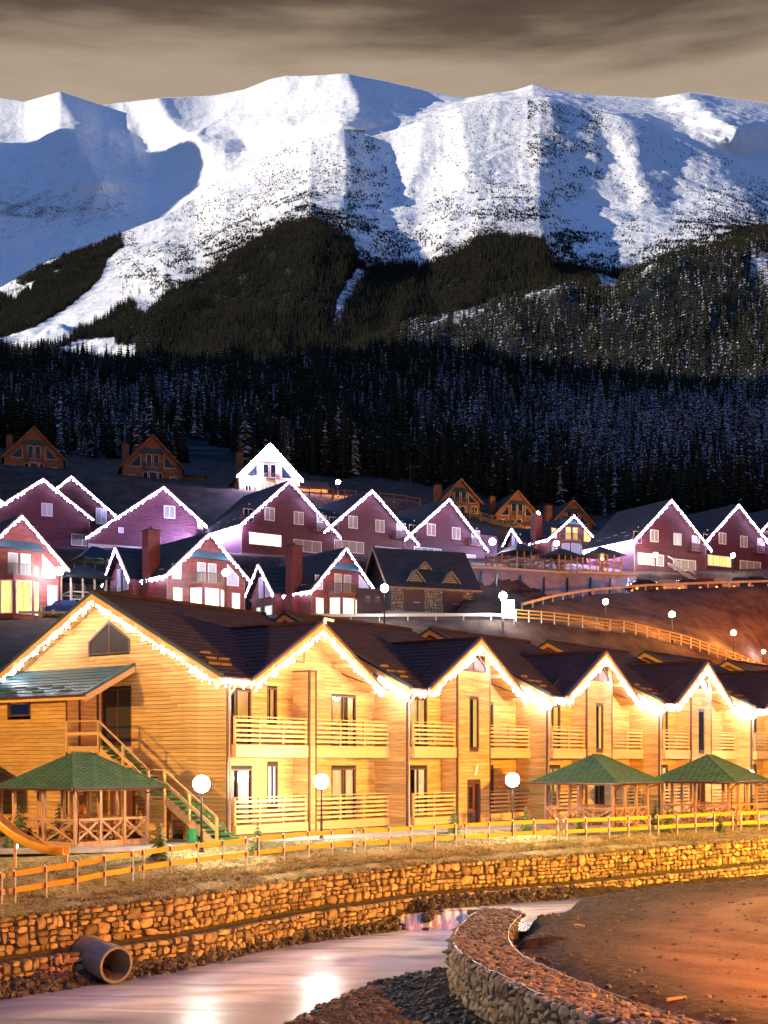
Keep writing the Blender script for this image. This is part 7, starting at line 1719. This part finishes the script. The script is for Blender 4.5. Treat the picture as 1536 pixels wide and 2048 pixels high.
# ------------------------------------------------------------------ gazebos on the hill
def hill_gazebo(px, Y, pyb, w, h, label, lit=False):
    p = loc_z(px, Y, pyb); root = empty('gazebo', p, R(30)); tag(root, label, 'gazebo', 'dark roofed gazebos on the hillside'); S = w / 2; rm = M_DROOF
    for x in (-S, -S / 3, S / 3, S):
        for y in (-S, S): q = MB(); q.box(x - .07, x + .07, y - .07, y + .07, -.6, h * .62); q.build('post', M_GREYW if not lit else M_YEL, root)  # lit gazebo gets orange posts: lantern glow put into their colour
    for y in (-S, S): q = MB(); q.box(-S, S, y - .04, y + .04, .8, .92); q.box(-S, S, y - .04, y + .04, .1, .2); q.build('rail', M_GREYW, root)
    for x in (-S, S): q = MB(); q.box(x - .04, x + .04, -S, S, .8, .92); q.build('rail', M_GREYW, root)
    q = MB(); o = S + .6; e = h * .62 - .1; q.add([(-o, -o, e), (o, -o, e), (o, o, e), (-o, o, e), (-.4, 0, h), (.4, 0, h)], [(0, 1, 5, 4), (1, 2, 5), (2, 3, 4, 5), (3, 0, 4), (3, 2, 1, 0)]); q.build('roof', rm, root)
    q = MB(); q.box(-S * .7, S * .7, -.35, .35, .68, .74); q.box(-.08, .08, -.2, .2, -.1, .68); q.build('table', M_GREYW, root)
    if lit: q = MB(); q.ball((0, 0, e - .3), .16, 8, 6); q.build('lantern', emat('gazebo_lantern', (1, .55, .2), 60), root)
hill_gazebo(1040, 172, 1135, 3.3, 3.1, 'tall dark gazebo nearest the stepped oxblood houses on the retaining slope')
hill_gazebo(1122, 171, 1138, 2.9, 2.6, 'low dark gazebo in the middle of the retaining slope edge')
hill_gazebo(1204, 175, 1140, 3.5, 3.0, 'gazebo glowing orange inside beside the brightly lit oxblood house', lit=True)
hill_gazebo(166, 127, 1207, 3.4, 3.6, 'dark slate gazebo right behind the ridge of the wide timber gable')
hill_gazebo(190, 150, 1165, 3.6, 4.0, 'smaller dark gazebo farther up behind the slate one')
# ------------------------------------------------------------------ hillside lamps and the lit board
GH_ = 'globe lamps on the hillside'
for px, Y, H, r, kd, lab in ((119, 121.5, 4.3, .36, 'cool', 'glaring lamp beside the picture edge chalet'), (452, 126, 4.2, .34, 'cool', 'glaring lamp at the corner of the chalet with four glowing windows'), (769, 121.5, 3.7, .36, 'cool', 'glaring lamp before the stone garage'), (1006, 124, 3.3, .36, 'cool', 'lamp above the bright white board'),
        (1211, 134, 2.6, .28, 'warm', 'warm lamp nearest the white board along the yellow fence'), (1344, 138, 2.9, .30, 'warm', 'warm lamp halfway down the yellow fence'), (1467, 146, 2.9, .27, 'warm', 'warm lamp low on the yellow fence'), (1527, 152, 2.2, .2, 'cool', 'small lamp at the picture edge above the terrace roofs'),
        (676, 224, 2.4, .36, 'warm', 'sodium lamp beside the timber fence of the lit hilltop chalet'), (985, 172, 3.0, .42, 'cool', 'glaring lamp at the corner of the last stepped oxblood house'), (1076, 229, 2.6, .34, 'warm', 'sodium lamp under the orange lit chalets'), (1311, 179, 2.4, .32, 'white', 'lamp in front of the oxblood house with lit side wall'),
        (1466, 181, 2.4, .30, 'white', 'lamp in front of the oxblood house with orange curtains'), (1113, 182, 3.0, .34, 'white', 'lamp in front of the red chalet behind the dark gazebos'), (216, 152, 3.0, .24, 'white', 'small lamp above the slate gazebo'), (1232, 192, 6.2, .28, 'cool', 'high violet lamp beyond the roof of the brightly lit oxblood house'), (510, 224, 2.2, .3, 'white', 'lamp before the dazzling hilltop chalet')):
    X, Y_, Z = at(px, Y); street_lamp((X, Y_, Z), H, r, kd, lab, GH_, pr=.06)
def board():
    p = loc_z(1016, 123.5, 1243); root = empty('illuminated_board', p, R(8)); tag(root, 'dazzling white illuminated board under the lamp at the start of the yellow fence', 'sign'); q = MB(); q.box(-.55, .55, -.07, .07, .35, 1.95); q.build('light_panel', emat('white_light_box', (.85, .92, 1.0), 40), root); q = MB(); q.box(-.6, -.55, -.08, .08, -.3, 2.0); q.box(.55, .6, -.08, .08, -.3, 2.0); q.box(-.55, .55, -.08, .08, 1.95, 2.0); q.box(-.55, .55, -.08, .08, .3, .35); q.build('frame', M_WHITE, root)
board()
# ------------------------------------------------------------------ cars
def car(loc, rz, paint, label, van=False):
    root = empty('parked_car', loc, rz); tag(root, label, 'car', 'parked cars'); L_, W_, Hh = 4.3, 1.72, 1.45 if not van else 1.9
    prof = [(-2.15, .35), (-2.12, .75), (-1.9, .92), (-1.55, .95), (-1.15, Hh - .08), (-.9, Hh), (.45, Hh), (.75, Hh - .08), (1.35, .97), (2.0, .82), (2.15, .6), (2.15, .35), (1.75, .28), (-1.75, .28)]
    q = MB(); n = len(prof)
    def ring(y, f): return [(x, y * (1 if z < 1.0 else f), z) for x, z in prof]
    rings = [ring(-W_ / 2, .84), ring(-W_ / 2 + .12, .86), ring(W_ / 2 - .12, .86), ring(W_ / 2, .84)]; vs = sum(rings, []); fs = [tuple(range(n)), tuple(range(3 * n, 4 * n))[::-1]]
    for i in range(3):
        for k in range(n): k2 = (k + 1) % n; fs.append((i * n + k, (i + 1) * n + k, (i + 1) * n + k2, i * n + k2))
    q.add(vs, fs); b = q.build('body', paint, root); fixn(b)
    gm = M_DARKW
    for sy in (-1, 1):
        q = MB(); y = sy * (W_ / 2 * .86 + .012); yb = sy * (W_ / 2 * .985 + .0); q.add([(-1.35, yb, 1.0), (1.15, yb, 1.0), (.62, y, Hh - .12), (-1.02, y, Hh - .12)], [(0, 1, 2, 3) if sy > 0 else (3, 2, 1, 0)]); q.build('side_window', gm, root)
    q = MB(); q.add([(1.32, -.68, 1.0), (1.32, .68, 1.0), (.79, .6, Hh - .08), (.79, -.6, Hh - .08)], [(0, 1, 2, 3)]); q.build('windscreen', gm, root); q = MB(); q.add([(-1.56, -.68, .99), (-1.56, .68, .99), (-1.19, .6, Hh - .08), (-1.19, -.6, Hh - .08)], [(3, 2, 1, 0)]); q.build('rear_window', gm, root)
    for x in (-1.35, 1.35):
        for y in (-W_ / 2 + .02, W_ / 2 - .02):
            q = MB(); pr = [(.0, -.11), (.3, -.11), (.33, -.07), (.33, .07), (.3, .11), (.0, .11)]; q.lathe([(a + .001, b_) for a, b_ in pr], 12); q.v = [(vx_, vz_, vy_) for vx_, vy_, vz_ in q.v]; w = q.build('wheel', mat('tyre_rubber', (.015, .015, .015), .8), root, loc=(x, y, .33)); q = MB(); q.lathe([(.001, -.125), (.2, -.12), (.2, .12), (.001, .125)], 10); q.v = [(a, c, b_) for a, b_, c in q.v]; q.build('rim', mat('brushed_steel', (.6, .6, .6), .3, metal=1), w)
    for y in (-.6, .6): q = MB(); q.box(2.12, 2.165, y - .18, y + .18, .6, .74); q.build('headlight', mat('clear_lamp', (.7, .7, .75), .1), root); q = MB(); q.box(-2.16, -2.11, y - .18, y + .18, .66, .84); q.build('tail_light', mat('red_lamp', (.5, .01, .01), .2), root)
    return root
paints = [mat('black_car_paint', (.01, .01, .014), .15, spec=.8), mat('dark_blue_car_paint', (.012, .018, .07), .15, spec=.8), mat('silver_car_paint', (.35, .36, .38), .2, metal=.6), mat('dark_red_car_paint', (.06, .01, .015), .15, spec=.8), mat('white_car_paint', (.6, .6, .6), .2, spec=.8)]
for i, (px, dY, pi, rz, lab) in enumerate(((1288, 3.2, 0, 12, 'black car first in the parked line, beside the retaining slope'), (1332, 3.6, 2, 8, 'silver car second in the parked line'), (1374, 3.4, 1, 15, 'dark blue car parked under the wooden steps'), (1408, 3.8, 3, 5, 'dark red car parked past the wooden steps'), (1442, 3.4, 2, 10, 'grey car near the lamp, fifth in the parked line'),
        (1478, 3.8, 1, 14, 'dark blue car below the orange curtained house'), (1512, 3.4, 0, 6, 'black car next to the last in the parked line'), (1546, 3.6, 3, 10, 'dark red car cut by the picture edge'))):
    X, Y_, Z = at(px, float(np.interp(px, GL[5][0], GL[5][2])) + dY); car((X, Y_, Z), R(rz), paints[pi], lab)
X, Y_, Z = at(140, 123.6); car((X, Y_, Z + .1), R(5), paints[1], 'blue car with a red tail light parked behind the wide gable roof'); X, Y_, Z = at(170, 141); car((X, Y_, Z + .6), R(20), paints[4], 'white van like car parked between the two slate gazebos', van=True)
# timber steps above the cars
def steps():
    a = Vector(loc_z(1340, 178.0, 1128)); b = Vector(loc_z(1388, 173.0, 1160)); root = empty('timber_steps', b); tag(root, 'pale timber stair with handrails dropping from the terrace to the parked cars', 'stairs'); o = b.copy()
    for s_ in (-.9, .9):
        off = Vector((s_ * .5, s_, 0)); 
        for dz in (0, .9): q = MB(); q.beam(a - o + off + Vector((0, 0, dz)), b - o + off + Vector((0, 0, dz)), .08, .16); q.build('rail' if dz else 'stringer', mat('pale_new_timber', (.55, .42, .32), .6), root)
    for i in range(10): p = a.lerp(b, (i + .5) / 10) - o; q = MB(); q.box(p.x - .2, p.x + .2, p.y - .9, p.y + .9, p.z - .03, p.z + .03); q.build('tread', mat('pale_new_timber', (.55, .42, .32), .6), root)
steps()
# bare tree, mast and service track on the forest edge
def bare_tree(px, Y, H, label):
    X, Y_, Z = at(px, Y); r = random.Random(px); root = empty('bare_tree', (X, Y_, Z)); tag(root, label, 'tree', 'bare trees at the forest edge'); q = MB(); q.tube([(0, 0, -.3), (.1, 0, H * .5), (0, .1, H)], [.16, .11, .03], 6); q.build('trunk', M_BARK, root); q = MB()
    for i in range(26):
        z = H * r.uniform(.25, .97); a = r.uniform(0, 6.28); l_ = (H - z) * .35 + .5; q.tube([(0, 0, z), (l_ * .6 * math.cos(a), l_ * .6 * math.sin(a), z + l_ * r.uniform(-.1, .3)), (l_ * math.cos(a), l_ * math.sin(a), z + l_ * r.uniform(-.3, .3))], [.03, .02, .006], 4)
    q.build('branches', M_BARK, root)
bare_tree(820, 262, 7.5, 'thin bare tree standing dark behind the fence of the stepped houses'); bare_tree(160, 256, 6, 'thin leafless tree beside the farthest brown chalet')
bare_tree(478, 262, 11, 'tall bare pole like trunk rising behind the dazzling chalet chimney')
def mast():
    X, Y_, Z = at(570, 268); root = empty('lift_mast', (X, Y_, Z)); tag(root, 'dark mast with a crown of antennas behind the dazzling hilltop chalet', 'mast'); q = MB(); q.tube([(0, 0, -.5), (0, 0, 12)], [.35, .22], 8); q.build('pole', M_STEEL, root); q = MB()
    for z in (8.6, 9.8, 11): 
        for a in range(5): t = a * 1.257; q.box(.8 * math.cos(t) - .2, .8 * math.cos(t) + .2, .8 * math.sin(t) - .12, .8 * math.sin(t) + .12, z - .45, z + .45); q.tube([(0, 0, z), (.8 * math.cos(t), .8 * math.sin(t), z)], .04, 4)
    q.build('antennas', M_STEEL, root)
mast()
